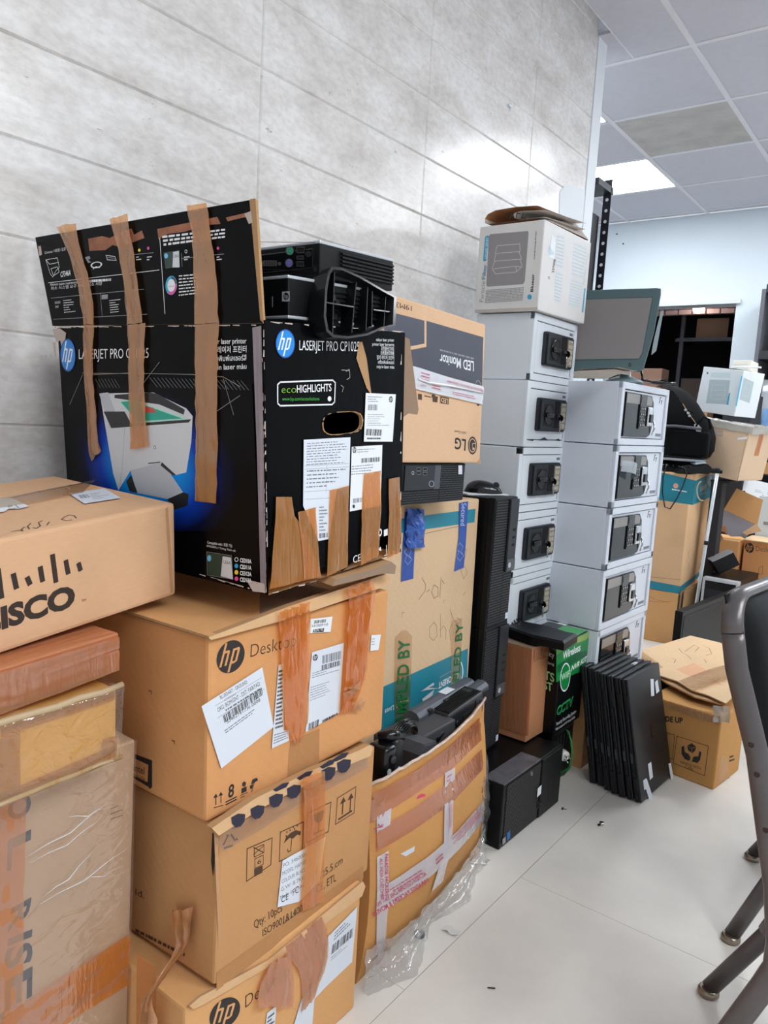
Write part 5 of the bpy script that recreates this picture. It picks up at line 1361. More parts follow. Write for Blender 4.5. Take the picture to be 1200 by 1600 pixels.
# inner skin, ends and back
mb.grid([[p + Vector((-.005, 0, 0)) for p in rim_pts], [p + Vector((-.006, 0, -.09)) for p in rim_pts]], C_inner)
mb.grid([rim_pts, [p + Vector((-.005, 0, 0)) for p in rim_pts]], C_raw)
mb.grid([[Vector((XB, p.y, 0)) for p in rim_pts], back], CB('cardboard_orange', '#c28b4b'))
L_ = [r[0] for r in rows]; Rr_ = [r[-1] for r in rows]
mb.grid([[Vector((XB, p.y, p.z)) for p in L_], L_], CB('cardboard_orange', '#c28b4b'), False); mb.grid([Rr_, [Vector((XB, p.y, p.z)) for p in Rr_]], CB('cardboard_orange', '#c28b4b'), False)
mb.grid([[p + Vector((-.006, 0, -.09)) for p in rim_pts], [Vector((XB, p.y, p.z - .09)) for p in rim_pts]], C_inner)
mb.poly(CF, [(650, 1249), (653, 1243), (659, 1240), (664, 1241), (665, 1244)], K_red)
mb.poly(CF, [(626, 1334), (648, 1322), (647, 1330), (634, 1338)], mat('torn_white', '#c9ced2', .6))
mb.build('box_body', t)
T_r = film('tape_red_brown', '#e5a57c', '#cf8a5c', .5, .2, .5, (50, 50, 14))
tape(t, [(CF, [(582, 1240), (640, 1208), (700, 1166), (747, 1120)], [(586, 1280), (640, 1246), (702, 1204), (751, 1156)])], T_r, wr=.002, seed=111)
tape(t, [(CF, [(588, 1296), (640, 1266), (700, 1222), (751, 1170)], [(588, 1330), (640, 1300), (704, 1255), (752, 1202)])], T_r, wr=.002, seed=112)
tape(t, [(CF, [(579, 1250), (577, 1285)], [(600, 1238), (598, 1275)])], T_r, wr=.002, seed=113)
P_tp = film('tape_print_white', '#f0e6e0', '#d5d0d6', .72, .2, .4, (50, 50, 20))
tape(t, [(CF, [(588, 1388), (616, 1372), (670, 1335), (712, 1298), (752, 1252)], [(586, 1426), (618, 1408), (672, 1366), (714, 1326), (753, 1280)])], P_tp, 'printed_tape', wr=.001, seed=114, base=.004)
tape(t, [(CF, [(588, 1338), (588, 1412), (586, 1470), (584, 1500)], [(606, 1328), (606, 1400), (600, 1470), (596, 1492)])], P_tp, 'printed_tape', wr=.001, seed=115, base=.003)
tape(t, [(CF, [(693, 1208), (692, 1260), (691, 1330), (672, 1392)], [(709, 1200), (706, 1260), (704, 1320), (690, 1375)])], P_tp, 'printed_tape', wr=.001, seed=116, base=.003)
tape(t, [(CF, [(588, 1276), (588, 1300)], [(610, 1262), (608, 1288)])], P_tp, 'printed_tape', wr=.001, seed=117, base=.003)
mb = MB(); mb.base = .0056
mb.text(CF, 'PARADISE PACKERS & MOVERS', (668, 1376), (582, 1430), (665, 1370), K_red, bold=.01); mb.text(CF, 'ALL INDIA CUSTOMER CARE 93611 99611', (664, 1365), (586, 1416), (661, 1360), K_red)
mb.build('tape_print', t); mb = MB(); mb.base = .0056
mb.greek(CF, [(655, 1356), (600, 1391), (604, 1397), (658, 1364)], 2, K_red, .3, 5, .8); mb.build('tape_print', t); mb = MB(); mb.base = .0056
mb.greek(CF, [(745, 1263), (700, 1312), (706, 1322), (748, 1275)], 4, K_red, .3, 6, .8); mb.build('tape_print', t); mb = MB(); mb.base = .0056
mb.greek(CF, [(688, 1330), (675, 1342), (678, 1352), (690, 1340)], 2, K_red, .4, 16, .8)
mb.build('tape_print', t); mb = MB(); mb.base = .0056
mb.text(CF, 'PARADISE PACKERS', (600, 1333), (600, 1398), (605, 1332), K_red, bold=.01); mb.text(CF, 'ALL INDIA CUSTOMER', (592, 1340), (593, 1404), (597, 1339), K_red); pass
mb.build('tape_print', t); mb = MB(); mb.base = .0056
mb.greek(CF, [(704, 1255), (702, 1300), (697, 1302), (698, 1258)], 3, K_red, .3, 8, .8); mb.build('tape_print', t); mb = MB(); mb.base = .0056
mb.text(CF, 'MOVERS', (583, 1475), (585, 1505), (588, 1474), K_red)
mb.build('tape_print', t); mb = MB(); mb.base = .0056
mb.seg(CF, [(590, 1287), (593, 1291), (597, 1287)], .0022, K_red); mb.seg(CF, [(588, 1292), (597, 1290)], .0016, K_red); mb.seg(CF, [(583, 1293), (588, 1296)], .0022, K_red); mb.build('tape_print', t); mb = MB(); mb.base = .0056
mb.greek(CF, [(696, 1212), (707, 1205), (706, 1216), (695, 1224)], 2, K_red, .4, 9)
mb.build('tape_print', t)
# torn clear plastic hanging off the foot and the far corner
T_foil = film('torn_plastic', '#f2f1ef', '#cfcdc9', .3, .14, .9, (30, 30, 30))
mb = MB(); R = random.Random(21); rows2 = []
for k in range(9):
    row = []
    for j in range(40):
        u = j / 39 * 30; i = min(int(u), 29); f = u - i
        p0 = rows[int((1 - k / 8) * 3)][i].lerp(rows[int((1 - k / 8) * 3)][i + 1], f)
        out = .006 + .03 * (k / 8) ** 1.5 + (.05 * max(0, 1 - abs(j - 9) / 9.0) + .035 * max(0, 1 - abs(j - 26) / 7)) * (k / 8) ** 2
        row.append(Vector((p0.x + out + .007 * R.random(), p0.y - .01 * (k / 8), max(.002, p0.z + .008 * (R.random() - .5)))))
    rows2.append(row)
mb.grid(rows2, T_foil)
mb.build('torn_plastic', t)
mb = MB(); rows2 = []
for k in range(16):
    v = k / 15; row = []
    for j in range(9):
        u = j / 8; p = onx(747 + 22 * u * (.3 + .9 * v) + 3 * R.random(), 1170 + 150 * v - 8 * u, -.885 + .035 * math.sin(v * 3) - .05 * u) - o0
        row.append(p + Vector((.012 * R.random(), 0, 0)))
    rows2.append(row)
mb.grid(rows2, T_foil); mb.build('torn_plastic', t)
mb = MB()
edge = [p + Vector((.002, 0, .002)) for p in rim_pts]
mb.tube([p + Vector((.002 * R.random(), 0, .003 * R.random())) for p in edge], .0035, mat('rim_plastic', '#c9b3a6', .3, noise=.25, nscale=60), 6)
mb.build('rolled_rim', t)

# what sticks out of it
G = 'black adapters and batteries in the torn carton'
M_ad = mat('adapter_black', '#212327', .45, bump=.08, bscale=300)


def long_battery(label, a, b, w, hgt, seed):
    d = (b - a); L = d.length; X_ = d.normalized(); Z_ = Vector((0, 0, 1)); Z_ = (Z_ - X_ * Z_.dot(X_)).normalized(); Y_ = Z_.cross(X_)
    M = Matrix(((X_.x, Y_.x, Z_.x, a.x), (X_.y, Y_.y, Z_.y, a.y), (X_.z, Y_.z, Z_.z, a.z), (0, 0, 0, 1)))
    t2 = thing('laptop_battery', label, 'battery', M, G)
    M_bt = mat('battery_grey', '#4d535c', .4, spec=.5)
    mb = MB(); pr = [(-w / 2, 0), (w / 2, 0), (w / 2, hgt * .55), (w * .3, hgt * .9), (0, hgt), (-w * .3, hgt * .9), (-w / 2, hgt * .55)]
    mb.prism([(p[0], p[1]) for p in pr], (0, 0, 0), (0, 1, 0), (0, 0, 1), L, M_bt, .002); mb.build('cell_case', t2)
    mb = MB(); mb.box((L * .02, -w * .52, hgt * .02), (L * .98, -w * .30, hgt * .35), M_ad, .002)
    for k in range(3): mb.box((L * (.15 + .27 * k), -w * .56, hgt * .3), (L * (.21 + .27 * k), -w * .25, hgt * .8), M_ad, .002)
    mb.build('contact_rail', t2)
    mb = MB(); mb.box((L * .5, -.012, hgt * .985), (L * .66, .012, hgt * 1.01), P_label, .0005); mb.build('label', t2, 'pale printed sticker')
    return t2


long_battery('longest black laptop battery, leaning on the tall teal banded carton', Vector((-.955, 1.425, .415)), Vector((-.957, 1.69, .432)), .045, .028, 1)
long_battery('second black laptop battery, lying just in front of the longest one', Vector((-.925, 1.50, .412)), Vector((-.925, 1.705, .437)), .04, .022, 2)
M = pose(-.905, 1.455, .372, 85, 0, 12); t2 = thing('battery_pack', 'short square battery with a white sticker, under the long batteries', 'battery', M, G)
mb = MB(); mb.box((-.045, -.03, 0), (.045, .03, .022), M_pl2, .005, seg=3); mb.build('cell_case', t2)
mb = MB(); mb.box((-.01, -.025, .0215), (.012, -.006, .0228), P_label, .0004); mb.box((-.044, .012, .0215), (-.024, .026, .0228), P_label, .0004); mb.build('label', t2)
# ribbed router
M = pose(-.915, 1.49, .375, 90, 0, -6); t2 = thing('ribbed_dock', 'ribbed black dock at the far end of the torn carton', 'dock', M, G)
mb = MB(); mb.box((0, -.028, 0), (.165, .032, .060), M_ad, .012, seg=4); mb.build('case', t2)
mb = MB()
for k in range(9): mb.box((.006, -.022 + .0055 * k, .0585), (.158, -.019 + .0055 * k, .0625), M_pl, .001)
mb.build('rib', t2)
mb = MB(); mb.box((.06, -.0305, .02), (.10, -.027, .035), M_slot, .001); mb.box((.12, -.031, .008), (.13, -.027, .05), M_dk, .001); mb.lathe([(.007, 0), (.007, .003), (.005, .003)], (.035, -.028, .025), (0, -1, 0), M_dk, 14); mb.build('socket', t2)
# flat box
M = pose(-.935, 1.31, .345, 86, 0, -4); t2 = thing('power_brick', 'wide flat black box lying behind the coiled adapter', 'power adapter', M, G)
mb = MB(); mb.box((0, -.05, 0), (.19, .045, .07), mat('brick_dark', '#3f4146', .6, bump=.1, bscale=300), .006, seg=3); mb.build('case', t2)
mb = MB(); mb.box((.19, -.02, .02), (.1925, .02, .05), M_slot); mb.build('socket', t2)
# coiled adapter
M = pose(-.862, 1.30, .335, 92, 0, -6); t2 = thing('power_adapter', 'angular black power adapter with a coiled cable on its back', 'power adapter', M, G)
mb = MB(); mb.prism([(0, 0), (.075, 0), (.085, .035), (.065, .085), (.015, .10), (0, .08)], (0, .028, 0), (1, 0, 0), (0, 0, 1), .055, mat('brick_mid', '#484a50', .5, bump=.1, bscale=300), .003); mb.build('case', t2)
mb = MB(); R = random.Random(3)
for k in range(6):
    mb.tube([Vector((.045 + (.030 + .003 * k) * math.cos(a) , .034 + .004 * k, .085 + (.020 + .002 * k) * math.sin(a) + .006 * R.random())) for a in [2 * math.pi * j / 18 for j in range(19)]], .0032, M_pl2, 6, False)
mb.build('coiled_cable', t2)
# game controller like black charger at the near end
M = pose(-.858, 1.195, .335, 0, 0, 0); t2 = thing('battery_charger', 'rounded glossy black charger standing at the near end of the torn carton', 'charger', M, G)
mb = MB(); mb.box((-.03, -.030, -.0), (.022, .012, .135), M_pl2, .014, seg=5); mb.box((-.022, .010, .05), (.018, .04, .14), M_ad, .012, seg=4); mb.build('case', t2)
mb = MB(); mb.tube([(-.02, -.004, .14), (.0, .012, .146), (.008, .042, .14)], [.011, .013, .012], M_pl2, 10); mb.lathe([(.008, 0), (.009, .004), (.006, .007)], (.022, -.01, .108), (1, 0, 0), M_dk, 14); mb.build('knob', t2)
mb = MB()
for k in range(8): mb.box((.0215, .013, .02 + .0085 * k), (.0235, .020, .024 + .0085 * k), M_sil, .0005)
mb.lathe([(.006, 0), (.006, .002)], (.022, -.018, .085), (1, 0, 0), M_sil, 12); mb.build('contact_strip', t2)
# slotted board
M = pose(-.892, 1.375, .345, 90, 0, -4); t2 = thing('circuit_bracket', 'flat black slotted bracket poking up at the front of the torn carton', 'bracket', M, G)
mb = MB(); mb.box((0, -.004, 0), (.11, .002, .062), M_ad, .001); mb.build('plate', t2)
mb = MB()
for k in range(5): mb.box((.012 + .019 * k, -.0055, .035), (.024 + .019 * k, -.0035, .056), M_dk, .0008)
mb.box((.032, -.006, .03), (.037, -.004, .06), M_sil, .0005); mb.build('slot', t2)
M = pose(-.885, 1.31, .335, 90, 0, -6); t2 = thing('power_lead', 'thick grey black lead lying along the front rim of the torn carton', 'cable', M, G)
mb = MB(); mb.tube([(-.01, 0, .008), (.04, .004, .018), (.09, 0, .034), (.12, -.004, .05)], .006, M_dk, 8); mb.build('lead', t2)
mb = MB(); mb.tube([(.115, -.003, .048), (.14, -.006, .058)], [.009, .007], M_pl, 10); mb.build('plug', t2)

# ================================================================== SAFES
M_sf = mat('safe_enamel', '#ced4de', .42, noise=.03, nscale=5, bump=.05, bscale=300); M_sf2 = mat('safe_enamel_white', '#d5dbe1', .4, noise=.02, nscale=5, bump=.05, bscale=300); M_gap = mat('door_gap', '#2c2f35', .8)


def rrect(y0, z0, y1, z1, r, n=5):
    pts = []
    for cy, cz, a0 in ((y1 - r, z1 - r, 0), (y0 + r, z1 - r, 90), (y0 + r, z0 + r, 180), (y1 - r, z0 + r, 270)):
        for k in range(n + 1):
            a = math.radians(a0 + 90 * k / n); pts.append((cy + r * math.cos(a), cz + r * math.sin(a)))
    return pts


def safe_shell(t, d, l, h, m, gap):
    mb = MB(); mb.box((-d, 0, .0008), (-.012, l, h - .0008), m, .003)
    w = .022
    for a in ((0, 0, l, w), (0, h - w, l, h), (0, 0, w, h), (l - w, 0, l, h)):
        mb.box((-.014, a[0], max(a[1], .0008)), (0, a[2], min(a[3], h - .0008)), m, .0025)
    mb.box((-.013, .01, .01), (-.0075, l - .01, h - .01), M_gap); mb.build('body', t)


def small_safe():
    d, l, h = .2, .31, .2
    t = thing('small_safe', 'x', 'safe', Matrix())
    safe_shell(t, d, l, h, M_sf2, .002)
    mb = MB(); mb.box((-.01, .0245, .0245), (-.0015, l - .0245, h - .0245), M_sf2, .0012); mb.build('door', t)
    mb = MB(); mb.prism(rrect(.068, .050, .262, .152, .008), (-.002, 0, 0), (0, 1, 0), (0, 0, 1), .017, M_dk, .005)
    mb.prism(rrect(.092, .066, .160, .136, .004), (.014, 0, 0), (0, 1, 0), (0, 0, 1), .0015, M_pl, .0008); lp = mb.build('lock_panel', t)
    mb = MB(); mb.lathe([(.030, 0), (.030, .002), (.026, .001), (.022, .001)], (.0155, .126, .101), (1, 0, 0), M_pl2, 28); mb.box((.0165, .100, .093), (.026, .152, .109), M_pl2, .005, seg=3); mb.build('dial_knob', lp)
    mb = MB(); mb.box((.0145, .212, .058), (.0165, .250, .142), mat('keypad_beige', '#8d8474', .5), .001)
    for i in range(4):
        for j in range(3): mb.box((.016, .216 + .011 * j, .064 + .017 * i), (.0178, .2245 + .011 * j, .076 + .017 * i), mat('key_cap', '#b3aa98', .5), .001)
    for j in range(3): mb.lathe([(.0022, 0), (.0022, .001)], (.0166, .221 + .010 * j, .137), (1, 0, 0), K_white, 8)
    mb.build('keypad', lp)
    mb = MB(); mb.box((.0145, .170, .062), (.0162, .204, .146), M_slot, .001); mb.lathe([(.009, 0), (.009, .006), (.005, .006)], (.0155, .188, .098), (1, 0, 0), M_dk, 16); mb.build('key_cover', lp)
    mb = MB(); mb.box((.018, .1865, .096), (.027, .1895, .102), M_met, .0006); mb.lathe([(.010, -.0012), (.0105, 0), (.010, .0012)], (.029, .188, .094), (.35, 1, .2), M_pl2, 18)
    mb.tube([Vector((.030, .188 + .010 * math.sin(a), .078 + .012 * math.cos(a))) for a in [2 * math.pi * j / 14 for j in range(15)]], .0009, M_chrome, 5, False)
    mb.box((.0275, .184, .050), (.0290, .192, .070), M_met, .0008); mb.build('key', lp)
    mb = MB(); mb.box((-.0016, .255, .160), (-.0006, .277, .168), K_lgrey); mb.build('door_badge', t)
    mb = MB(); mb.box((-.0016, .278, .03), (-.0004, .2795, .055), K_lgrey); mb.build('door_mark', t)
    return t


SS = small_safe()
cols = [(-1.046, 2.077, 1.2665, -.6), (-1.040, 2.058, 1.0655, .2), (-1.043, 2.046, .8645, -1.2), (-1.040, 2.038, .6635, -1.0), (-1.043, 2.050, .4625, -.8)]
labs = ['topmost small safe, directly under the white air filter carton', 'second small safe from the top of the narrow column, chipped paint along its door foot', 'third small safe from the top of the narrow column', 'fourth small safe from the top of the narrow column', 'lowest small safe in view, behind the black wedge shaped bar']
for i, (x, y, z, w) in enumerate(cols):
    M = pose(x, y, z, w, 0, 0)
    if i == 0: SS.matrix_world = M; SS['label'] = labs[0]; SS['group'] = 'small safes with black lock panels'; r_ = SS
    else: r_ = dup(SS, M, labs[i], 'small safes with black lock panels'); r_.name = 'small_safe'
    if i == 1:
        FD = Face(M, (-.001, 0, 0), (1, 0, 0)); mb = MB()
        for q in ([(823, 688), (833, 687), (832, 689)], [(840, 688), (850, 683), (856, 688)], [(865, 688), (872, 685), (875, 689)], [(884, 684), (887, 676), (888, 690)]): mb.poly(FD, q, M_gap, .002)
        mb.build('chipped_paint', r_)
B = Carton('cardboard_box', 'plain carton on the floor carrying the narrow column of small safes', 'box', (-1.043, 2.05, 0, 0, 0, 0), (.22, .31, .462), C_hp3, .004); B.done()


def wide_safe():
    d, l, h = .37, .432, .2
    t = thing('wide_safe', 'x', 'safe', Matrix())
    safe_shell(t, d, l, h, M_sf, .002)
    mb = MB(); mb.box((-.0125, .0245, .0245), (-.0060, l - .0245, h - .0245), M_sf, .0012); mb.build('door', t)
    m_mir = mat('lock_mirror', '#12110f', .15, .1, spec=.45); m_pale = mat('lock_pale', '#8a8581', .3, .2)
    mb = MB(); pts = [(.030, .028), (.245, .028), (.272, .034), (.288, .06), (.292, .10), (.285, .145), (.262, .168), (.030, .170)]
    mb.prism([(p[0] * .98 + .004, p[1]) for p in pts], (-.007, 0, 0), (0, 1, 0), (0, 0, 1), .008, m_mir, .002); lp = mb.build('lock_panel', t)
    mb = MB(); mb.prism([(.036, .135), (.262, .135), (.262, .158), (.246, .165), (.036, .166)], (.0005, 0, 0), (0, 1, 0), (0, 0, 1), .002, m_pale, .0006); mb.build('display_band', lp)
    mb = MB(); mb.box((.001, .150, .055), (.0055, .206, .168), M_pl2, .0015); mb.box((.005, .155, .142), (.0062, .201, .160), mat('display_dark', '#26272b', .15), .0005)
    for i in range(4):
        for j in range(3): mb.box((.005, .156 + .0155 * j, .062 + .018 * i), (.0068, .168 + .0155 * j, .074 + .018 * i), mat('key_cap2', '#2c2c2f', .35), .001); mb.box((.0066, .1595 + .0155 * j, .0655 + .018 * i), (.0071, .1645 + .0155 * j, .0705 + .018 * i), mat('key_mark', '#b9b8b5', .4))
    mb.build('keypad', lp)
    mb = MB(); mb.box((.001, .216, .066), (.012, .256, .130), M_chrome, .005, seg=4); mb.box((.010, .222, .078), (.017, .250, .106), M_pl2, .003, seg=3); mb.build('turn_handle', lp)
    mb = MB(); mb.tube([(.004, .283, .036), (.010, .287, .06), (.004, .288, .082)], .003, M_chrome, 8); mb.build('pull_strip', lp)
    mb = MB(); FP = None
    for s in ([(.352, .148), (.358, .170)], [(.358, .170), (.368, .168)], [(.366, .158), (.382, .158)], [(.375, .158), (.373, .146)]):
        a, b = [Vector((-.0056, q[0], q[1])) for q in s]; mb.tube([a, b], .0011, K_black, 5)
    mb.build('pen_mark', t)
    mb = MB()
    for k in range(7): mb.box((-.0062, .345 + .008 * k, .034), (-.0055, .3505 + .008 * k, .043), K_lgrey)
    mb.box((-.0062, .340, .032), (-.0056, .402, .0328), K_lgrey); mb.build('maker_name', t)
    return t


WS = wide_safe()
cols = [(-.857, 2.343, 1.0855, -1.8), (-.853, 2.330, .8845, -2.0), (-.853, 2.325, .6835, -2.0), (-.853, 2.322, .4825, -2.2), (-.855, 2.325, .2815, -2.0)]
labs = ['topmost wide safe, carrying the grey touch screen monitor', 'second wide safe from the top, with peeling film on its lock', 'middle one of the five stacked wide safes', 'fourth wide safe from the top, above the partly hidden one', 'lowest wide safe, half hidden behind the laptops and the camera kit box']
for i, (x, y, z, w) in enumerate(cols):
    M = pose(x, y, z, w, 0, 0)
    if i == 0: WS.matrix_world = M; WS['label'] = labs[0]; WS['group'] = 'wide safes with chrome handles'; r_ = WS
    else: r_ = dup(WS, M, labs[i], 'wide safes with chrome handles'); r_.name = 'wide_safe'
    if i == 1:
        mb = MB(); mb.grid([[Vector((.004 + .035 * math.sin(k / 7 * 3.0) , .04 + .075 * k / 7, .118 + .012 * j - .03 * (k / 7) ** 2)) for j in range(4)] for k in range(8)], film('peel_film', '#e8eef4', '#c9d3dc', .5, .1, .3)); mb.build('peeling_film', r_)
B = Carton('cardboard_box', 'plain carton on the floor carrying the column of wide safes', 'box', (-.875, 2.34, 0, -2, 0, 0), (.34, .41, .281), C_hp3, .004); B.done()

# ================================================================== AIR FILTER CARTON ON THE SMALL SAFES
P = (-1.0296, 2.06, 1.4675, -1.0, .6, .3)
B = Carton('filter_carton', 'large white air filter carton on top of the small safes', 'box', P, (.218, .331, .257), mat('carton_white', '#d6d4d2', .5, noise=.03, nscale=8, bump=.12, bscale=20), .004)
F, N, T = B.F, B.N, B.T; mb = B.mb
K_cy = mat('print_cyan', '#249fc4', .45); K_mid = mat('print_midgrey', '#8d898b', .5); K_line = mat('print_paleline', '#d3d3d3', .5)
mb.poly(N, [(766, 366), (825, 361), (826, 364), (820, 440), (817, 444), (762, 448), (760, 446), (764, 369)], K_mid)
for s in ([(777, 384), (812, 381), (813, 391), (811, 393), (815, 404), (813, 406), (816, 416), (807, 425), (774, 428), (769, 419), (773, 409), (772, 407), (775, 397), (774, 395), (777, 384)], [(775, 396), (812, 393)], [(773, 408), (814, 405)], [(772, 420), (806, 416), (815, 417)], [(806, 416), (807, 424)]): mb.seg(N, s, .0013, K_line)
mb.poly(N, [(759, 369), (763, 368), (764, 370), (760, 407), (756, 409), (755, 406), (758, 371)], K_cy); mb.text(N, '500/600 SERIES', (761, 405), (763, 371), (757.5, 405), K_white)
mb.text(N, 'Particle Filter', (755, 472), (761, 413), (749, 472), K_lgrey, bold=-.01); mb.text(N, 'Filter', (758, 437), (760.5, 414), (752.5, 437), K_cy, bold=-.01)
mb.text(N, 'Blueair', (833, 456), (835, 428), (829, 456), K_ink, bold=.02); mb.ell(N, (827.5, 464), (831, 464), (827.5, 460), K_cy, n=24)
for i in range(30):
    for j in range(9):
        x = 760 + i * 1.98 - j * .25; y = 453 + j * 2.4 - i * .14; mb.poly(N, [(x, y), (x + 1.1, y), (x + 1.1, y + 1.3), (x, y + 1.3)], K_lgrey, .0008)
mb.greek(N, [(834, 405), (837, 361), (839, 361), (836, 405)], 1, K_lgrey, .6, 4, 1)
for q in ([(870, 366), (882, 370), (880, 420), (868, 416)], [(896, 378), (918, 388), (912, 436), (893, 430)], [(868, 424), (880, 428), (875, 474), (865, 470)], [(892, 436), (911, 442), (906, 482), (888, 476)]): mb.greek(F, q, 9, mat('print_palecyan', '#b3cfdb', .5), .35, int(q[0][0]), .9); mb.rect(F, q, None, .0005, mat('print_paleline2', '#bcc4c8', .5))
mb.poly(F, [(913, 450), (915, 451), (911, 488), (909, 488)], K_cy); mb.text(F, '23700B', (865, 426), (868, 405), (862, 426), K_ink, bold=.02); mb.text(F, 'S', (856, 436), (859, 436), (856, 432), K_ink)
mb.poly(F, [(862, 366), (868, 372), (866, 404), (858, 402)], P_white)
for k in range(4): mb.poly(F, [(857 + 2 * k, 384 + 3 * k), (858.5 + 2 * k, 384 + 3 * k), (858.5 + 2 * k, 399), (857 + 2 * k, 398)], mat('print_palecyan', '#b3cfdb', .5))
mb.text(F, 'Particle Filter', (913, 445), (920, 395), (910, 444), mat('print_paleline2', '#bcc4c8', .5))
mb.poly(N, [(742, 484), (840, 480), (840, 486), (742, 488)], mat('edge_band', '#b9b2aa', .8))  # darker band along the carton's lower edge
B.done()
# lifted flap with folded papers
mb = MB()
FT2 = Face(B.M, (-.02, .33, .262), (-.1, -.25, 1))
P0 = [Vector(p) for p in ((-.004, .02, .259), (-.002, .315, .262), (-.06, .322, .325), (-.11, .05, .285))]
mb.face(P0, CB('flap_grey', '#b7aca4')); mb.face([p + Vector((0, 0, -.003)) for p in P0[::-1]], C_inner)
mb.build('lifted_flap', B.root)
t = thing('folded_newspaper', 'folded brown and white newspapers lying on the large air filter carton', 'newspaper', B.M @ Matrix.Translation((0, 0, .2575)))
M_np = mat('newsprint', '#d7cfc6', .8, noise=.06, nscale=40); M_np2 = mat('newsprint_brown', '#b47a4a', .75, noise=.12, nscale=20)
mb = MB()
yy = lambda x, w: None
rows = []
prof = [(-.03, .004), (-.19, .004), (-.203, .010), (-.206, .022), (-.196, .034), (-.17, .042), (-.10, .044), (-.03, .040)]
for k in range(2):
    off = .0015 * k
    mb.grid([[Vector((x, .004 + (.20 if k else .24) * j / 3, z + off + .004 * j)) for j in range(4)] for x, z in prof], M_np2 if k == 0 else M_np)
mb.build('outer_sheet', t)
mb = MB()
rows = [[Vector((x, .0 + .28 * j / 4, z + .006 * j)) for j in range(5)] for x, z in ((.0, .006), (-.085, .008), (-.10, .013), (-.108, .020), (-.10, .028), (-.085, .031), (-.01, .026), (.002, .024))]
mb.grid(rows, M_np); FNP = Face(B.M @ Matrix.Translation((0, 0, .2575)), (0, -.0005, 0), (0, -1, 0))
for s in ([(790, 340), (793, 333)], [(797, 341), (801, 333), (803, 340)], [(807, 340), (808, 333), (813, 334)], [(816, 340), (817, 333)], [(820, 339), (822, 341)]): mb.seg(FNP, s, .003, K_ink)
mb.build('inner_sheet', t)

# ================================================================== TOUCH SCREEN MONITOR ON THE WIDE SAFES
BR = onz(1003, 580, 1.326)
vh = Vector((-BR.x, -BR.y, 0)).normalized(); nn = (vh * math.cos(math.radians(14)) + Vector((0, 0, 1)) * math.sin(math.radians(14))).normalized()
MP = Matrix.Translation((BR.x - .14, BR.y - .02, 1.288))
t = thing('touch_monitor', 'grey green touch screen monitor tilted back on top of the wide safes', 'monitor', MP)
FM = Face(MP, BR - MP.translation, nn)
M_pos = mat('monitor_greygreen', '#42585b', .35); M_pos2 = mat('monitor_greygreen_dark', '#334649', .4)
outl = [(884, 455), (960, 452), (1026, 450), (1033, 451), (1033, 460), (1022, 520), (1006, 576), (1000, 581), (940, 583), (866, 586), (858, 580), (876, 462)]
PO = [FM.px(*q) for q in outl]; k = len(PO); ce = sum(PO, Vector()) / k
scr = [FM.px(*q) for q in ((884, 470), (1019, 466), (1003, 552), (998, 561), (868, 563))]
PB = [ce + (p - ce) * .80 - FM.n * .06 for p in PO]
mb = MB()
fi = [ce + (p - ce) * .985 + FM.n * .004 for p in PO]
for j in range(k):
    a, b = j, (j + 1) % k
    mb.face([PO[a], PO[b], fi[b], fi[a]][::1], M_pos); mb.face([PO[b], PO[a], PB[a], PB[b]], M_pos2)
mb.tri(fi, tessellate_polygon([fi]), M_pos); mb.face(PB[::-1], M_pos2)
mb.build('housing', t)
mb = MB(); s2 = [p + FM.n * .0055 for p in scr]; mb.tri(s2, tessellate_polygon([s2]), mat('screen_glass', '#75706f', .38, spec=.4)); c2 = [ce + (p - ce) * 1.03 + FM.n * .005 for p in scr]; mb.tri(c2, tessellate_polygon([c2]), M_pos2); mb.build('screen', t)
mb = MB(); FM2 = Face(MP, BR - MP.translation + nn * .0045, nn); mb.ell(FM2, (984, 570), (986, 570), (984, 567), M_pl, n=14, inner=.6); mb.build('power_button', t)
mb = MB(); q = [FM.px(*a, -.012) for a in ((1033, 484), (1037, 482), (1027, 538), (1019, 545), (1022, 528))]; q2 = [p - FM.n * .05 for p in q]
mb.tri(q, tessellate_polygon([q]), mat('reader_grey', '#8d9ba0', .4)); mb.tri(q2, tessellate_polygon([q2[::-1]]), M_pos2)
for j in range(5): mb.face([q[(j + 1) % 5], q[j], q2[j], q2[(j + 1) % 5]], mat('reader_grey', '#8d9ba0', .4))
mb.build('card_reader', t)
mb = MB(); f0 = onz(978, 592, 1.288) - MP.translation; f0.z = 0
f0 = Vector((BR.x - .075, BR.y + .055, 1.288)) - MP.translation; f0.z = 0
mb.lathe([(.062, 0), (.064, .004), (.056, .012), (.036, .020), (.02, .026), (.018, .05)], f0, (0, 0, 1), mat('foot_grey', '#6d8085', .4), 28); mb.build('foot', t)
mb = MB(); mb.tube([FM.px(1003, 576, -.03), FM.px(1004, 590, -.02), f0 + Vector((.075, .06, .012)), f0 + Vector((.11, .05, .008)), f0 + Vector((.14, .09, .010)), f0 + Vector((.10, .12, .012)), f0 + Vector((.07, .09, .014)), f0 + Vector((.12, .07, .018))], .0045, M_pl2, 8); mb.build('cable', t)
zt = 1.2862
t = thing('newspaper', 'newspaper lying flat on the wide safes under the grey green monitor', 'newspaper', Matrix.Translation((-1.02, 2.5, zt)))
mb = MB(); PN = [onz(x, y, zt) - Vector((-1.02, 2.5, zt)) for x, y in ((896, 592), (948, 593), (966, 586), (990, 584), (960, 578), (897, 581))]
PN = [p + Vector((0, 0, .002)) for p in PN]
mb.tri(PN, tessellate_polygon([PN]), M_np); PN2 = [p + Vector((.006, .012, .006)) for p in PN]; mb.tri(PN2, tessellate_polygon([PN2]), M_np)
a, b = PN[0], PN[1]
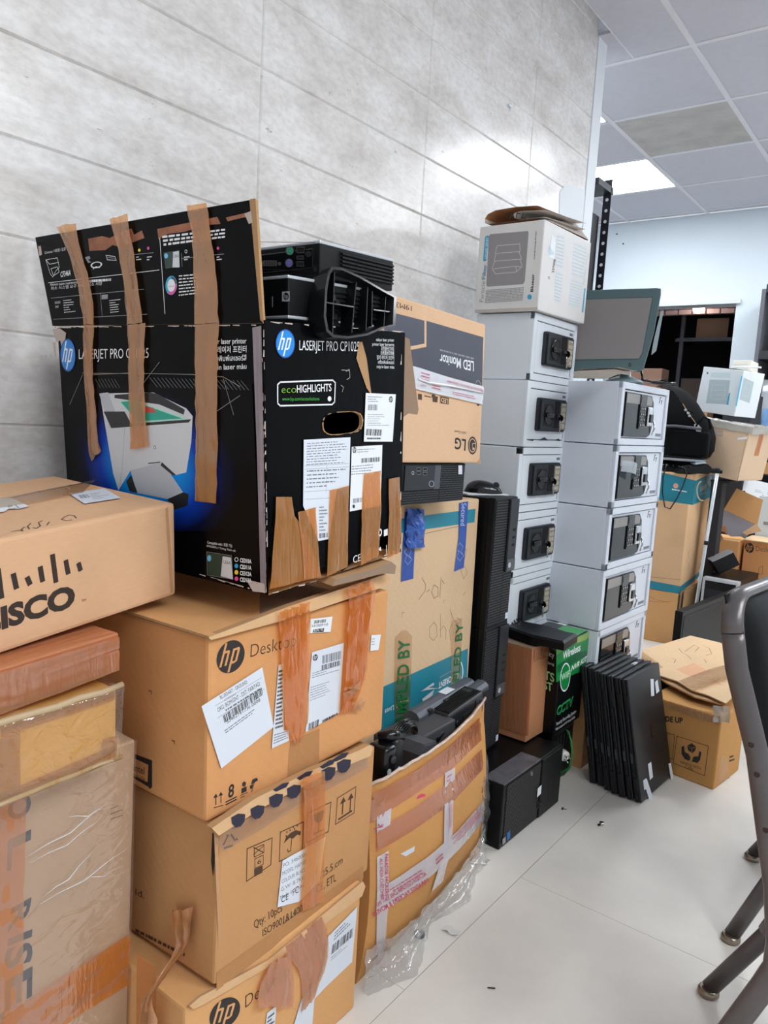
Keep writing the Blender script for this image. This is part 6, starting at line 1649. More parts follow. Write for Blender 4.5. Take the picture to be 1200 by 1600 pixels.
mb.grid([[a.lerp(b, j / 9) + Vector((0, 0, z)) + (b - a).normalized().cross(Vector((0, 0, 1))) * (o) for j in range(10)] for z, o in ((.0, 0), (.004, .003), (.009, .002), (.012, -.003))], mat('newsprint_print', '#bdb8a4', .8, noise=.35, nscale=60)); mb.build('sheet', t)
mb = MB(); q = onz(978, 588, zt) - Vector((-1.02, 2.5, zt)); mb.grid([[q + Vector((-.05 + .02 * j, -.03 + .02 * k, .012 + .008 * math.sin(j + k))) for j in range(4)] for k in range(3)], P_white); mb.build('crumpled_corner', t)

# ================================================================== FAR RIGHT OF THE ROOM
# slotted angle rack behind the wall end
t = thing('slotted_rack', 'tall black slotted angle rack just past the end of the stone wall', 'rack', Matrix.Translation((-1.425, 3.43, 0)))
mb = MB(); M_an = mat('angle_black', '#23242a', .45, .4); M_hole = mat('slot_gap', '#dfe6ee', .6)
H = 2.26
mb.box((-.005, -.002, 0), (.032, .002, H), M_an, .0008); mb.box((-.005, -.002, 0), (-.001, .034, H), M_an, .0008)
for k in range(46):
    mb.lathe([(.0075, 0), (.0075, .0006)], (.014, -.0022, .06 + .048 * k), (0, -1, 0), M_hole, 10)
mb.build('post', t)
mb = MB(); mb.box((-.4, -.144, 0), (-.363, -.14, H), M_an, .0008); mb.build('post', t)
mb = MB(); mb.box((-.4, 0, 0), (-.363, .004, H), M_an); mb.build('post', t)
mb = MB()
for z in (.5, 1.1, 1.7, 2.2):
    mb = MB(); mb.box((-.42, -.15, z), (.03, .03, z + .03), M_an, .002); mb.build('shelf', t)
mb = MB(); mb.box((-.36, -.13, 1.732), (-.012, -.01, 2.1), mat('rack_box', '#2b2c31', .6), .004); o = mb.build('storage_bin'); o.matrix_world = Matrix.Translation((-1.425, 3.43, 0)); tag(o, 'dark storage bin on the top level of the slotted rack', 'bin')

# carton under, tall teal banded carton on it
B = Carton('cardboard_box', 'plain orange brown carton on the floor under the far teal banded carton', 'box', (-1.094, 4.11, 0, 0, 0, 0), (.34, .50, .284), C_hp3, .004)
F, N = B.F, B.N
B.mb.seg(N, [(1012, 939), (1035, 941), (1052, 939)], .0012, K_brown); B.mb.seg(N, [(1013, 932), (1025, 937), (1045, 941)], .001, K_brown)
B.done()
mb = MB(); mb.box((.008, .0, .01), (.012, .50, .30), C_inner); mb.box((.020, .02, .02), (.024, .50, .30), C_raw); mb.build('side_flap', B.root)
P = (-1.094, 4.116, .286, 3.8, .2, 0)
B = Carton('appliance_carton', 'far tall cream carton with teal bands, standing beside the wide safes', 'box', P, (.36, .5, .64), CB('cardboard_cream2', '#d3aa7e'), .004)
F, N, T = B.F, B.N, B.T; mb = B.mb
mb.poly(N, [(1020, 735), (1087, 751), (1082, 789), (1016, 779)], K_teal); mb.poly(F, [(1087, 751), (1116, 737), (1110, 777), (1082, 789)], K_teal)
mb.poly(N, [(1004, 905), (1063, 916), (1061, 928), (1003, 917)], K_teal); mb.poly(F, [(1063, 916), (1094, 893), (1093, 900), (1061, 928)], K_teal)
mb.poly(F, [(1086, 788), (1111, 777), (1096, 888), (1066, 908)], CB('cardboard_cream3', '#d0a97d'))
mb.ell(N, (1056, 759), (1060, 759), (1056, 755), mat('flame', '#e0a58c', .5), n=16); mb.greek(N, [(1050, 763), (1073, 767), (1073, 770), (1050, 766)], 1, K_white, .7, 2, 1)
for k in range(10):
    a0, a1 = math.radians(100 + 18 * k), math.radians(118 + 18 * k); mb.seg(N if k < 10 else F, [(1097 + 8 * math.cos(a0), 767 - 15 * math.sin(a0)), (1097 + 8 * math.cos(a1), 767 - 15 * math.sin(a1))], .006, C_car)
mb.text(F, 'ORIENT', (1094, 768), (1104, 763), (1094, 762), C_car, bold=.02); mb.greek(F, [(1095, 772), (1103, 768), (1103, 770), (1095, 774)], 1, C_car, .6, 3, 1)
for s in ([(1073, 858), (1077, 868), (1072, 876), (1077, 884), (1072, 893)], [(1079, 858), (1074, 866), (1079, 876), (1074, 888)], [(1095, 820), (1092, 830), (1096, 836)], [(1090, 870), (1086, 884)]): mb.seg(F, s, .0014, K_pen)
mb.seg(N, [(1010, 901), (1064, 906)], .0014, K_brown)
B.done()
tape(B.root, [(F, [(1106, 733), (1102, 752), (1112, 770)], [(1119, 730), (1117, 745), (1113, 772)])], film('tape_pale', '#d7e2ea', '#a9bccb', .5, .15, .5), wr=.003, seed=121)
# keyboards, tablet and bag on it
zt = .930
c = onz(1070, 730, zt)
t = thing('keyboard', 'black computer keyboard with a loose cable on the far teal banded carton', 'keyboard', pose(-1.22, 4.30, zt + .004, 20, 0, 0))
mb = MB(); mb.box((-.16, -.07, 0), (.22, .07, .018), M_pl, .004); mb.build('body', t)
mb = MB()
for i in range(14):
    for j in range(5): mb.box((-.15 + .026 * i, -.06 + .024 * j, .018), (-.129 + .026 * i, -.041 + .024 * j, .023), M_dk, .002)
mb.build('key', t)
mb = MB(); FNc = Face(t.matrix_world, Vector(), (0, -1, 0))
MI = t.matrix_world.inverted(); FW = Face(Matrix(), (0, 4.085, 0), (0, -1, 0))
mb.tube([MI @ FW.px(*q, .012) for q in ((1043, 725), (1037, 745), (1036, 770), (1040, 792), (1048, 795), (1058, 780), (1068, 760), (1074, 742), (1071, 732), (1062, 728))], .0035, M_pl2, 7); mb.build('cable', t)
t = thing('desk_phone', 'grey and black desk phone at the front corner of the far teal banded carton', 'phone', pose(-1.10, 4.17, zt + .004, 28, 0, 0))
mb = MB(); mb.prism([(0, 0), (.16, 0), (.17, .035), (.15, .05), (.02, .018)], (-.10, .06, 0), (1, 0, 0), (0, 0, 1), .13, M_pl, .003); mb.build('body', t)
mb = MB(); mb.box((.0, -.055, .044), (.055, .055, .052), mat('phone_pale', '#9fb0bb', .3), .002, Matrix.Rotation(-.2, 4, 'Y')); mb.build('display', t)
mb = MB()
for i in range(4):
    for j in range(3): mb.box((-.075 + .02 * i, -.03 + .022 * j, .022 + .004 * i), (-.06 + .02 * i, -.014 + .022 * j, .030 + .004 * i), M_dk, .002)
mb.build('key', t)
t = thing('laptop_computer', 'closed silver grey laptop under the black backpack', 'laptop', pose(-1.06, 4.16, zt + .060, 8, 0, 0))
mb = MB(); mb.box((-.36, 0, 0), (0, .26, .014), mat('silver_plastic', '#a9abb0', .35, .3), .004); mb.build('base', t)
mb = MB(); mb.box((-.36, 0, .015), (0, .26, .024), M_pl, .003); mb.build('lid', t)
# support pieces that hold it above the keyboard
t = thing('document_tray', 'low black tray between the keyboard and the silver laptop', 'tray', pose(-1.12, 4.32, zt + .0275, 0, 0, 0))
mb = MB(); mb.box((-.22, 0, 0), (0, .14, .031), M_pl, .003); mb.build('body', t); mb = MB(); mb.box((-.2, -.002, .008), (-.02, .001, .022), M_slot); mb.build('slot', t)
BM = pose(-1.055, 4.19, zt + .085, 6, 0, 0)
t = thing('backpack', 'black backpack slumped on the silver laptop beside the topmost wide safe', 'bag', BM)
M_bag = mat('bag_black', '#08090b', .85, spec=.15, noise=.3, nscale=60, bump=.3, bscale=25)
mb = MB(); rows = []
sil = [(0, 0, .0), (.02, .006, .03), (.02, .012, .10), (.005, .014, .155), (-.012, .01, .185), (-.05, .01, .23), (-.085, .02, .28), (-.14, .04, .34), (-.22, .06, .375), (-.30, .09, .38)]
R = random.Random(2)
for x, w, z in sil:
    rows.append([Vector((x + .008 * R.random() - (.06 * (abs(j - 4) / 4) ** 3), -.02 + w + .22 * j / 8 + .006 * R.random(), z + .008 * R.random())) for j in range(9)])
mb.grid(rows, M_bag)
nr = [[Vector((x - .34 * k / 7, -.02 + w - .02 * math.sin(math.pi * k / 7) + .006 * R.random(), z)) for k in range(8)] for x, w, z in sil[:8]]
mb.grid([[Vector((p.x - .06 if k == 0 else p.x - .06, p.y, p.z)) for k, p in enumerate(r)] for r in nr][::-1], M_bag)
mb.face([Vector((.0, -.02, .001)), Vector((.0, .2, .001)), Vector((-.40, .2, .001)), Vector((-.40, -.02, .001))][::-1], M_bag)
mb.build('bag_body', t)
mb = MB(); mb.box((-.18, -.035, .0), (.012, .02, .135), M_bag, .018, seg=4); mb.build('front_pocket', t)
mb = MB(); mb.tube([(-.32, -.030, .150), (-.16, -.042, .158), (-.03, -.036, .15)], .008, mat('bag_trim', '#44454c', .5), 8); mb.build('zip', t)
mb = MB(); mb.tube([(-.06, -.02, .16), (-.03, -.02, .215), (.0, -.015, .20), (.012, -.012, .15)], .007, M_bag, 8); mb.build('strap', t)
mb = MB(); mb.poly(Face(BM, (0, -.024, 0), (0, -1, 0)), [(1084, 663), (1090, 662), (1096, 669), (1095, 675), (1088, 674)], mat('mesh_pale', '#b9bcc2', .6, noise=.4, nscale=300), .001); mb.build('mesh_pocket', t)
mb = MB()
for q in ((1071, 641), (1075, 646), (1077, 650)): mb.lathe([(.007, 0), (.008, .004), (.005, .008)], Face(BM, (0, -.03, 0), (0, -1, 0)).px(*q), (.3, -1, .3), mat('buckle', '#9b9da2', .3, .6), 10)
mb.tube([Face(BM, (0, -.03, 0), (0, -1, 0)).px(*q) for q in ((1074, 640), (1080, 643), (1084, 645))], .004, M_bag, 6); mb.build('buckle', t)
# pale pole and the dark cupboard behind
t = thing('pole', 'thin pale metal pole leaning beside the far teal banded carton', 'pole', Matrix.Translation((-.965, 3.99, 0)))
a, b = onx(1121, 738, -.925), onx(1092, 912, -.97)
a = ony(1121, 738, 3.93); b = ony(1093, 912, 3.93); d0 = (a - b).normalized(); foot = b - d0 * (b.z / d0.z)
o_ = Vector((-.965, 3.99, 0))
mb = MB(); mb.tube([foot - o_, a - o_], .0085, mat('pole_pale', '#c3c8cb', .35, .4), 12); mb.build('shaft', t)
mb = MB(); p = foot.lerp(a, .62) - o_; mb.tube([p, p + d0 * .02], .0105, M_pl, 12); mb.tube([a - o_ - d0 * .004, a - o_ + d0 * .02], .0105, M_pl, 12); mb.build('collar', t)
t = thing('pedestal', 'slim dark pedestal in shadow under the bulging cream carton', 'stand', Matrix.Translation((-1.038, 4.47, 0)))
mb = MB(); mb.box((-.03, -.05, .0), (.03, .05, .88), M_dark, .003); mb.build('column', t)
mb = MB(); mb.box((-.032, -.06, .88), (.07, .12, .892), M_dark, .002); mb.build('top_plate', t)
# bulging carton with bubble plastic on top
P = (-.781, 3.98, .945, 5, 1, 7)
f_ = (3.98 / 3.7); c = ony(1152, 752, 4.0)
c = ony(1152, 752, 4.36); P = (c.x, 4.36, c.z, -10, 0, 8)
B = Carton('cardboard_box', 'bulging cream carton with bubble plastic over its top, beside the backpack', 'box', P, (.30, .34, .285), CB('cardboard_cream4', '#cdb193'), .008)
F, N, T = B.F, B.N, B.T
B.mb.seg(N, [(1170, 664), (1163, 700), (1152, 752)], .003, CB('cardboard_worn', '#b68a60')); B.mb.poly(N, [(1153, 684), (1168, 682), (1167, 686), (1152, 687)], P_white)
B.done()
tape(B.root, [(N, [(1098, 668), (1130, 671)], [(1098, 677), (1130, 682)])], film('tape_gloss', '#efe6da', '#e3d9cc', .5, .08, .6), wr=.003, seed=131)
tape(B.root, [(F, [(1190, 665), (1184, 690), (1178, 712)], [(1196, 665), (1190, 690), (1184, 712)])], T_brown, wr=.001, seed=132)
mb = MB(); R = random.Random(6); rows = []
for k in range(8):
    z = [.286, .292, .300, .300, .297, .284, .27, .255][k]; 
    rows.append([Vector((-.315 + .33 * j / 14, [.20, .08, .02, -.004, -.010, -.010, -.009, -.008][k] + .004 * R.random(), z + .008 * R.random())) for j in range(15)])
mb.grid(rows, film('bubble_film', '#eef0ee', '#d5d2cb', .62, .2, .9, (40, 40, 40)))
rows = []
for k in range(6): rows.append([Vector(([-.20, -.06, .004, .010, .010, .008][k] + .004 * R.random(), .36 * j / 10, [.290, .296, .296, .284, .27, .255][k] + .008 * R.random())) for j in range(11)])
mb.grid(rows, film('bubble_film', '#eef0ee', '#d5d2cb', .62, .2, .9, (40, 40, 40))); mb.build('bubble_wrap', B.root)
# small air filter carton on top
c = ony(1147, 651, 4.39)
PQ = (c.x, 4.39, c.z + .002, -14, 0, 6)
B = Carton('filter_carton', 'smaller white air filter carton on the bulging cream carton', 'box', PQ, (.23, .24, .245), mat('carton_white2', '#d8dde0', .5), .003)
F, N, T = B.F, B.N, B.T; mb = B.mb; K_pc = mat('print_grey_cyan', '#a9b6ba', .5)
mb.poly(N, [(1109, 593), (1141, 594), (1136, 632), (1103, 630)], K_pc); mb.poly(N, [(1111, 582), (1142, 582), (1141, 591), (1110, 590)], mat('print_pale_cyan3', '#c3d3d5', .5)); mb.poly(N, [(1139, 614), (1141, 614), (1138, 633), (1135, 632)], K_cy); mb.ell(N, (1105.5, 583), (1107, 583), (1105.5, 581), K_lgrey, n=12)
mb.seg(N, [(1113, 601), (1134, 602), (1132, 624), (1110, 623)], .001, K_line, True); mb.seg(N, [(1112, 609), (1133, 610)], .001, K_line); mb.seg(N, [(1111, 616), (1132, 617)], .001, K_line)
mb.poly(F, [(1158, 588), (1160, 588), (1151, 635), (1149, 634)], K_cy); mb.poly(F, [(1162, 590), (1178, 597), (1171, 630), (1155, 624)], K_pc); mb.seg(F, [(1166, 597), (1174, 600), (1169, 620), (1161, 617)], .001, K_line, True)
B.done()
mb = MB(); mb.box((-.21, .02, .2465), (-.05, .2, .250), M_pl); mb.build('top_flap', B.root)
c = Vector((c.x - .05, 4.42, c.z + .262)); mb = MB(); mb.tube([(0, 0, 0.004), (.09, .03, .009), (.14, .05, .006)], .005, mat('stick_white', '#e2e4e4', .4), 8); o = mb.build('white_stick'); o.matrix_world = Matrix.Translation(c); tag(o, 'thin white stick lying on the smaller air filter carton', 'stick')

# bookcase at the back wall with its things
t = thing('bookcase', 'dark bookcase against the back wall at the right edge', 'bookcase', Matrix.Translation((-1.165, 5.58, 0)))
M_bk = mat('bookcase_dark', '#26272b', .5)
mb = MB(); mb.box((0, 0, 0), (.025, .36, 2.12), mat('bookcase_side', '#5d5f66', .5), .002); mb.box((.9, 0, 0), (.925, .36, 2.12), M_bk, .002); mb.build('side_panel', t)
mb = MB(); mb.box((0, .345, 0), (.925, .36, 2.12), M_bk); mb.build('back_panel', t)
for z in (.02, .62, 1.02, 1.66, 2.095):
    mb = MB(); mb.box((.025, 0, z), (.9, .345, z + .055), M_bk, .002); mb.build('shelf', t)


def on_shelf(name, label, cat, x0, x1, y0, z, h, m, group=None):
    mb = MB(); mb.box((0, 0, 0), (x1 - x0, .13, h), m, .003); t2 = thing(name, label, cat, Matrix.Translation((x0, y0, z)), group); mb.build('body', t2); return t2


t2 = thing('wire_basket', 'small chrome wire basket on the upper shelf of the bookcase', 'basket', Matrix.Translation((-1.10, 5.66, 1.716)))
mb = MB()
for k in range(7):
    for y in (0, .1): mb.tube([(.03 * k, y, 0), (.03 * k, y, .16)], .0025, M_chrome, 6)
for z in (.01, .16): mb.tube([(0, 0, z), (.18, 0, z), (.18, .1, z), (0, .1, z), (0, 0, z)], .003, M_chrome, 6)
mb.build('frame', t2); mb = MB(); mb.box((.01, .01, .006), (.17, .09, .05), P_white, .004); mb.build('liner', t2)
t2 = on_shelf('paper_stack', 'tall white box on the middle shelf of the bookcase', 'box', -1.125, -.98, 5.73, 1.076, .46, P_white)
t2 = on_shelf('picture_box', 'box with a blue and white picture on the middle shelf of the bookcase', 'box', -1.075, -.90, 5.585, 1.076, .26, mat('picture_blue', '#6f97c4', .4, noise=.4, nscale=9))
mb = MB(); mb.poly(Face(t2.matrix_world, (0, -.001, 0), (0, -1, 0)), [(1192, 604), (1202, 600), (1202, 611), (1192, 611)], K_white); mb.build('print', t2)
for i, (x0, x1) in enumerate(((-1.125, -1.03), (-1.025, -.90))): on_shelf('cardboard_box', ['left', 'right'][i] + ' one of two plain cartons on the low shelf of the bookcase', 'box', x0, x1, 5.60, .676, .30, C_hp3, 'cartons on the low shelf')
c = ony(1144, 563, 5.0); t2 = thing('white_carton', 'cream white carton behind the smaller air filter carton', 'box', Matrix.Translation((c.x + .005, 5.0, 0)))
mb = MB(); mb.box((0, 0, c.z - .2), (.105, .2, c.z), mat('cream_board', '#dbd7cc', .6), .003); mb.build('body', t2)
mb = MB(); mb.box((.01, -.0015, c.z - .12), (.09, 0, c.z - .02), mat('cream_print', '#cbc9c0', .6)); mb.build('front_print', t2)
t2 = thing('dark_cabinet', 'narrow dark cabinet behind the smaller air filter carton, carrying a cream carton', 'cabinet', Matrix.Translation((c.x - .02, 5.0, 0))); mb = MB(); mb.box((0, 0, 0), (.16, .3, c.z - .202), M_dark, .003); mb.build('body', t2); mb = MB(); mb.box((.004, -.006, .05), (.156, 0, c.z - .22), M_bk, .002); mb.build('door', t2)

# things beyond the opening in the back wall
def far_thing(name, label, cat, lo, hi, m, part='body', group=None, bevel=.004):
    t2 = thing(name, label, cat, Matrix.Translation(((lo[0] + hi[0]) / 2, (lo[1] + hi[1]) / 2, lo[2])), group); mb = MB(); w = [(hi[k] - lo[k]) for k in range(3)]
    mb.box((-w[0] / 2, -w[1] / 2, 0), (w[0] / 2, w[1] / 2, w[2]), m, bevel); mb.build(part, t2); return t2


t = thing('store_rack', 'dark metal rack full of parts inside the unlit store room', 'rack', Matrix.Translation((-1.95, 6.6, 0)))
mb = MB(); M_rk = mat('rack_metal', '#3a3b41', .5, .4)
for x in (0, .42, .8):
    mb = MB(); mb.box((x - .015, -.015, 0), (x + .015, .015, 2.5), M_rk); mb.build('post', t)
mb = MB()
for z in (.4, .85, 1.35, 1.9):
    mb = MB(); mb.box((-.05, -.02, z), (.85, .4, z + .03), M_rk); mb.build('shelf', t)
for i, (x, z, w, h, c_) in enumerate(((-1.93, 1.381, .2, .22, '#463b35'), (-1.68, 1.381, .16, .3, '#33343a'), (-1.48, 1.381, .2, .18, '#4a3a34'), (-1.85, 1.931, .25, .16, '#5b4436'))):
    far_thing('stored_box', ['low brown box on the eye level shelf of the store room rack', 'tall dark box in the middle of the store room rack', 'right hand brown box on the store room rack', 'brown box on the highest shelf of the store room rack'][i], 'box', (x, 6.62, z), (x + w, 6.9, z + h), mat('stored' + c_, c_, .8))
mb = MB(); mb.box((-.03, -.01, 0), (.03, .01, .2), mat('pale_part', '#8d8f94', .5), .003); t2 = thing('metal_part', 'pale metal part standing on the store room rack', 'metal part', pose(-1.58, 6.60, 1.381, 10, 0, 12)); mb.build('plate', t2)
mb = MB(); M_brick = mat('brick_paint', '#d9b9b4', .7)
for k in range(4):
    for j in range(9): mb.box((-2.3 + .11 * j + (.05 if k % 2 else 0), 6.5, 2.11 + .045 * k), (-2.2 + .11 * j + (.05 if k % 2 else 0), 6.56, 2.148 + .045 * k), M_brick, .002)
struct(mb, 'trim_3')
t = thing('store_lamp', 'small bright lamp under the ceiling of the store room', 'lamp', Matrix.Translation((-1.78, 6.38, 2.10)))
mb = MB(); mb.lathe([(.03, 0), (.045, .02), (.045, .05), (.02, .07)], (0, 0, 0), (0, 0, 1), mat('store_lamp_glow', '#fff1e6', .4, emit=14), 20); mb.build('bulb', t)
mb = MB(); mb.tube([(0, 0, .07), (0, 0, .44)], .006, M_pl, 8); mb.build('cord', t)
t = far_thing('ledge_board', 'brown board lying along the foot of the opening in the back wall', 'board', (-2.2, 5.86, .953), (-1.42, 6.06, .99), CB('board_brown', '#8f6f55'), 'board')
far_thing('cardboard_box', 'brown carton on the ledge of the opening, half hidden by the backpack', 'box', (-1.80, 5.88, .992), (-1.50, 6.05, 1.36), CB('board_brown2', '#9c7757'))
far_thing('cardboard_box', 'dark red brown carton beyond the touch screen monitor', 'box', (-2.15, 5.88, .992), (-1.86, 6.05, 1.62), CB('board_brown3', '#7a5c4c'))

# lower right: computers and cartons on the floor
P = (-.8245, 4.215, 0, -1.7, 0, 0)
B = Carton('tower_computer', 'black tower computer with silver edged front, standing among the far cartons', 'computer', P, (.177, .42, .38), M_tw, .004, body='case')
B.done()
mb = MB(); mb.box((-.177, -.012, 0), (0, .002, .378), M_pl2, .004); mb.build('bezel', B.root)
mb = MB(); mb.box((-.180, -.015, 0), (-.166, .01, .382), M_sil, .003); mb.box((-.012, -.015, 0), (.003, .01, .382), M_sil, .003); mb.box((-.178, -.016, .366), (.001, .03, .383), M_sil, .003); mb.build('silver_frame', B.root)
mb = MB()
for k in range(2): mb.box((-.155, -.0145, .22 + .06 * k), (-.025, -.0115, .26 + .06 * k), M_dk, .001)
mb.build('drive_cover', B.root)
t = thing('flat_monitor', 'large black flat monitor panel standing on the floor behind the flattened lid', 'monitor', pose(-.868, 3.36, .002, -5.5, 0, 0))
mb = MB(); mb.box((-.035, 0, 0), (0, .70, .362), M_pl, .004); mb.build('housing', t)
mb = MB(); mb.box((-.001, .018, .03), (.0015, .682, .340), mat('panel_matte', '#0c0d0f', .4, spec=.15)); mb.build('screen', t)
mb = MB(); mb.box((.0005, .06, .330), (.0022, .45, .333), M_dk); mb.build('seam', t)
# stacked cartons behind
B = Carton('computer_carton', 'far tan carton with black round logo at the right edge', 'box', (-.50, 4.76, 0, 0, 0, 0), (.43, .2, .545), C_hp, .005)
N = B.N; hp_logo(B.mb, N, (1171, 856), (1178, 857), (1171, 848), K_ink, C_hp); B.mb.text(N, 'Desktop', (1181, 861), (1214, 864), (1181, 853), K_brown, bold=-.01)
B.mb.rect(N, [(1186, 887), (1192, 884), (1191, 897), (1185, 897)], None, .0016, K_brown); B.done()
mb = MB(); mb.box((-.43, -.06, .5455), (.0, .2, .5505), C_car); mb.build('top_flap', B.root)
B = Carton('cardboard_box', 'open tan carton with a grey lined lid, beside the far logo carton', 'box', (-.945, 4.70, 0, 0, 0, 0), (.165, .25, .535), C_hp3, .005); N = B.N
B.mb.poly(N, [(1118, 842), (1128, 836), (1130, 842), (1120, 852)], C_raw); B.done()
LP = Face(B.M, (0, .03, .535), (0, -.94, .34))
mb = flat_sheet(B.root, LP, [(1119, 823), (1131, 796), (1180, 820), (1164, 842), (1158, 838), (1142, 838)], .005, mat('lid_lining', '#8f8f99', .6), 'lid'); mb.build('lid', B.root)
LQ = Face(B.M, (0, .0, .66), (0, -.99, .1))
mb = flat_sheet(B.root, LQ, [(1131, 796), (1151, 763), (1192, 781), (1183, 821)], .006, C_hp3, 'lid_flap'); mb.build('lid_flap', B.root)
mb = MB(); Rn = random.Random(8); mb.poly(Face(B.M, (0, -.02, 0), (0, -1, 0)), [(1116, 826), (1122, 822), (1134, 822), (1136, 832), (1126, 830), (1118, 832)], CB('torn_orange', '#bd8055')); mb.poly(Face(B.M, (0, -.02, 0), (0, -1, 0)), [(1160, 832), (1182, 818), (1190, 830), (1166, 836)], CB('torn_orange2', '#d9b184')); mb.build('torn_edge', B.root)
t = thing('packaging_box', 'white packaging box printed with black marks, leaning behind the open carton', 'box', pose(-.70, 5.05, .546, 0, -8, 10)); t.matrix_world = Matrix.Translation((-.98, 4.98, 0))
M_ = t.matrix_world; mb = MB(); FQ = Face(M_, (0, 0, .7), (0, -.95, .3)); 
q = [FQ.px(*a) for a in ((1160, 745), (1200, 755), (1196, 784), (1150, 765))]; q2 = [p - FQ.n * .10 for p in q]; mb.hexa([q2[3], q2[2], q[2], q[3], q2[0], q2[1], q[1], q[0]], P_white); mb.box((.02, -.0, 0), (.12, .012, .66), M_dark); 
for s in ((1163, 769), (1192, 776)): mb.ell(FQ, s, (s[0] + 2, s[1] + .4), (s[0], s[1] - 2.4), K_ink, n=14)
mb.greek(FQ, [(1180, 764), (1196, 768), (1195, 772), (1179, 769)], 3, K_grey, .3, 3); mb.build('body', t)
c = ony(1192, 742, 5.30); t = thing('office_machine', 'black machine behind the white packaging box at the right edge', 'machine', Matrix.Translation((c.x, 5.30, 0)))
mb = MB(); mb.box((-.16, 0, 0), (.18, .2, c.z), M_pl, .006); mb.build('body', t); mb = MB(); mb.lathe([(.012, 0), (.012, .003)], (-.07, -.001, c.z - .05), (0, -1, 0), M_sil, 14); mb.build('button', t)
c = ony(1193, 782, 5.0); t = thing('display_board', 'tall pale blue white board standing at the right edge', 'board', Matrix.Translation((c.x, 5.0, 0)))
mb = MB(); mb.box((-.02, -.03, 0), (.18, -.012, c.z + .03), mat('panel_palewhite', '#ccd8de', .45), .004); mb.build('board', t); mb = MB(); mb.box((.02, -.032, .62), (.15, -.029, .64), K_grey); mb.build('seam', t)
c = ony(1133, 870, 4.45); t = thing('power_unit', 'small tilted black and grey unit lying on the tower computer', 'power unit', Matrix.Translation((-.93, 4.42, .383)) @ Matrix.Rotation(.5, 4, 'Z') @ Matrix.Rotation(-.55, 4, 'Y'))
mb = MB(); mb.box((-.05, -.05, .03), (.07, .05, .11), M_pl, .004); mb.build('case', t); mb = MB(); mb.box((-.05, -.0505, .108), (.07, .05, .1115), mat('unit_grey', '#8f9197', .4)); mb.build('top_plate', t)

# fragile carton with the flattened lid on it
P = (-.494, 2.505, 0, -7.4, 0, 0)
B = Carton('fragile_carton', 'orange brown carton printed with caring hands, in front of the chair', 'box', P, (.24, .221, .245), CB('cardboard_amber', '#b98647'), .006)
F, N, T = B.F, B.N, B.T; mb = B.mb
mb.rect(N, [(1058, 1150), (1107, 1166), (1101, 1212), (1052, 1192)], None, .0016, K_ink); mb.rect(N, [(1020, 1140), (1054, 1148), (1051, 1186), (1020, 1175)], None, .0016, K_ink)
mb.poly(N, [(1074, 1165), (1081, 1161), (1088, 1167), (1086, 1173), (1082, 1177), (1075, 1172)], K_ink); mb.seg(N, [(1075, 1166), (1081, 1169), (1088, 1167)], .001, CB('cardboard_amber', '#b98647')); mb.seg(N, [(1081, 1169), (1081, 1177)], .001, CB('cardboard_amber', '#b98647'))
mb.poly(N, [(1065, 1167), (1069, 1165), (1070, 1175), (1076, 1178), (1079, 1184), (1077, 1189), (1070, 1186), (1065, 1178)], K_ink); mb.poly(N, [(1096, 1176), (1093, 1173), (1091, 1182), (1084, 1182), (1081, 1190), (1090, 1192), (1094, 1187)], K_ink)
mb.text(N, 'HANDLE WITH', (1063, 1192), (1095, 1203), (1063, 1188), K_ink); mb.text(N, 'CARE', (1071, 1200), (1083, 1204), (1071, 1196), K_ink); mb.text(N, 'SIDE UP', (1032, 1126), (1067, 1130), (1032, 1118), K_ink, bold=.04)
mb.poly(F, [(1128, 1180), (1136, 1186), (1140, 1215), (1120, 1225)], CB('cardboard_worn', '#b68a60')); mb.greek(F, [(1140, 1180), (1152, 1176), (1151, 1188), (1139, 1192)], 2, K_brown, .5, 3)
B.done()
tape(B.root, [(N, [(1046, 1096), (1090, 1108), (1126, 1114)], [(1046, 1106), (1088, 1122), (1126, 1132)])], T_clear, wr=.004, seed=141)
mb = MB(); R = random.Random(3); rows = [[N.px(1115 + 26 * j / 6 + 3 * R.random(), 1100 + 26 * k / 5 + 3 * R.random(), .004 + .012 * R.random()) for j in range(7)] for k in range(6)]
mb.grid(rows, film('bubble_film', '#eef0ee', '#d5d2cb', .62, .2, .9, (40, 40, 40))); mb.build('plastic_scrap', B.root)
t = thing('flattened_carton', 'flattened pale carton lid with red and black writing, lying over the fragile carton', 'cardboard', Matrix.Translation((-.69, 2.9, .275)))
LM = t.matrix_world; FLD = Face(LM, (0, 0, .004), (0, 0, 1))
q = [(982, 1021), (1030, 1008), (1079, 993), (1125, 1004), (1165, 1022), (1166, 1070), (1134, 1099), (1106, 1086), (1080, 1078), (1058, 1064), (1030, 1055), (996, 1030)]
M_ld = CB('cardboard_lid', '#cfae86')
mb = flat_sheet(t, FLD, q, .005, M_ld, 'sheet'); mb.k = 3
for s in ([(1060, 1013), (1066, 1020), (1074, 1024), (1080, 1030)], [(1070, 1018), (1085, 1008), (1092, 1012), (1086, 1018)], [(1098, 1009), (1108, 1013), (1112, 1022), (1103, 1024)], [(1048, 1028), (1056, 1031), (1053, 1036)], [(1100, 1030), (1104, 1036)], [(1082, 1038), (1090, 1044)], [(1106, 1045), (1114, 1048)]): mb.seg(FLD, s, .002, K_pen)
for s in ([(1112, 1062), (1126, 1070)], [(1124, 1061), (1112, 1068)], [(1128, 1064), (1134, 1066)]): mb.seg(FLD, s, .0025, mat('pen_red', '#c8584a', .7))
mb.poly(FLD, [(1056, 1046), (1084, 1036), (1110, 1050), (1080, 1058)], CB('cardboard_pinkish', '#cf9c77'))
mb.build('top_sheet', t)
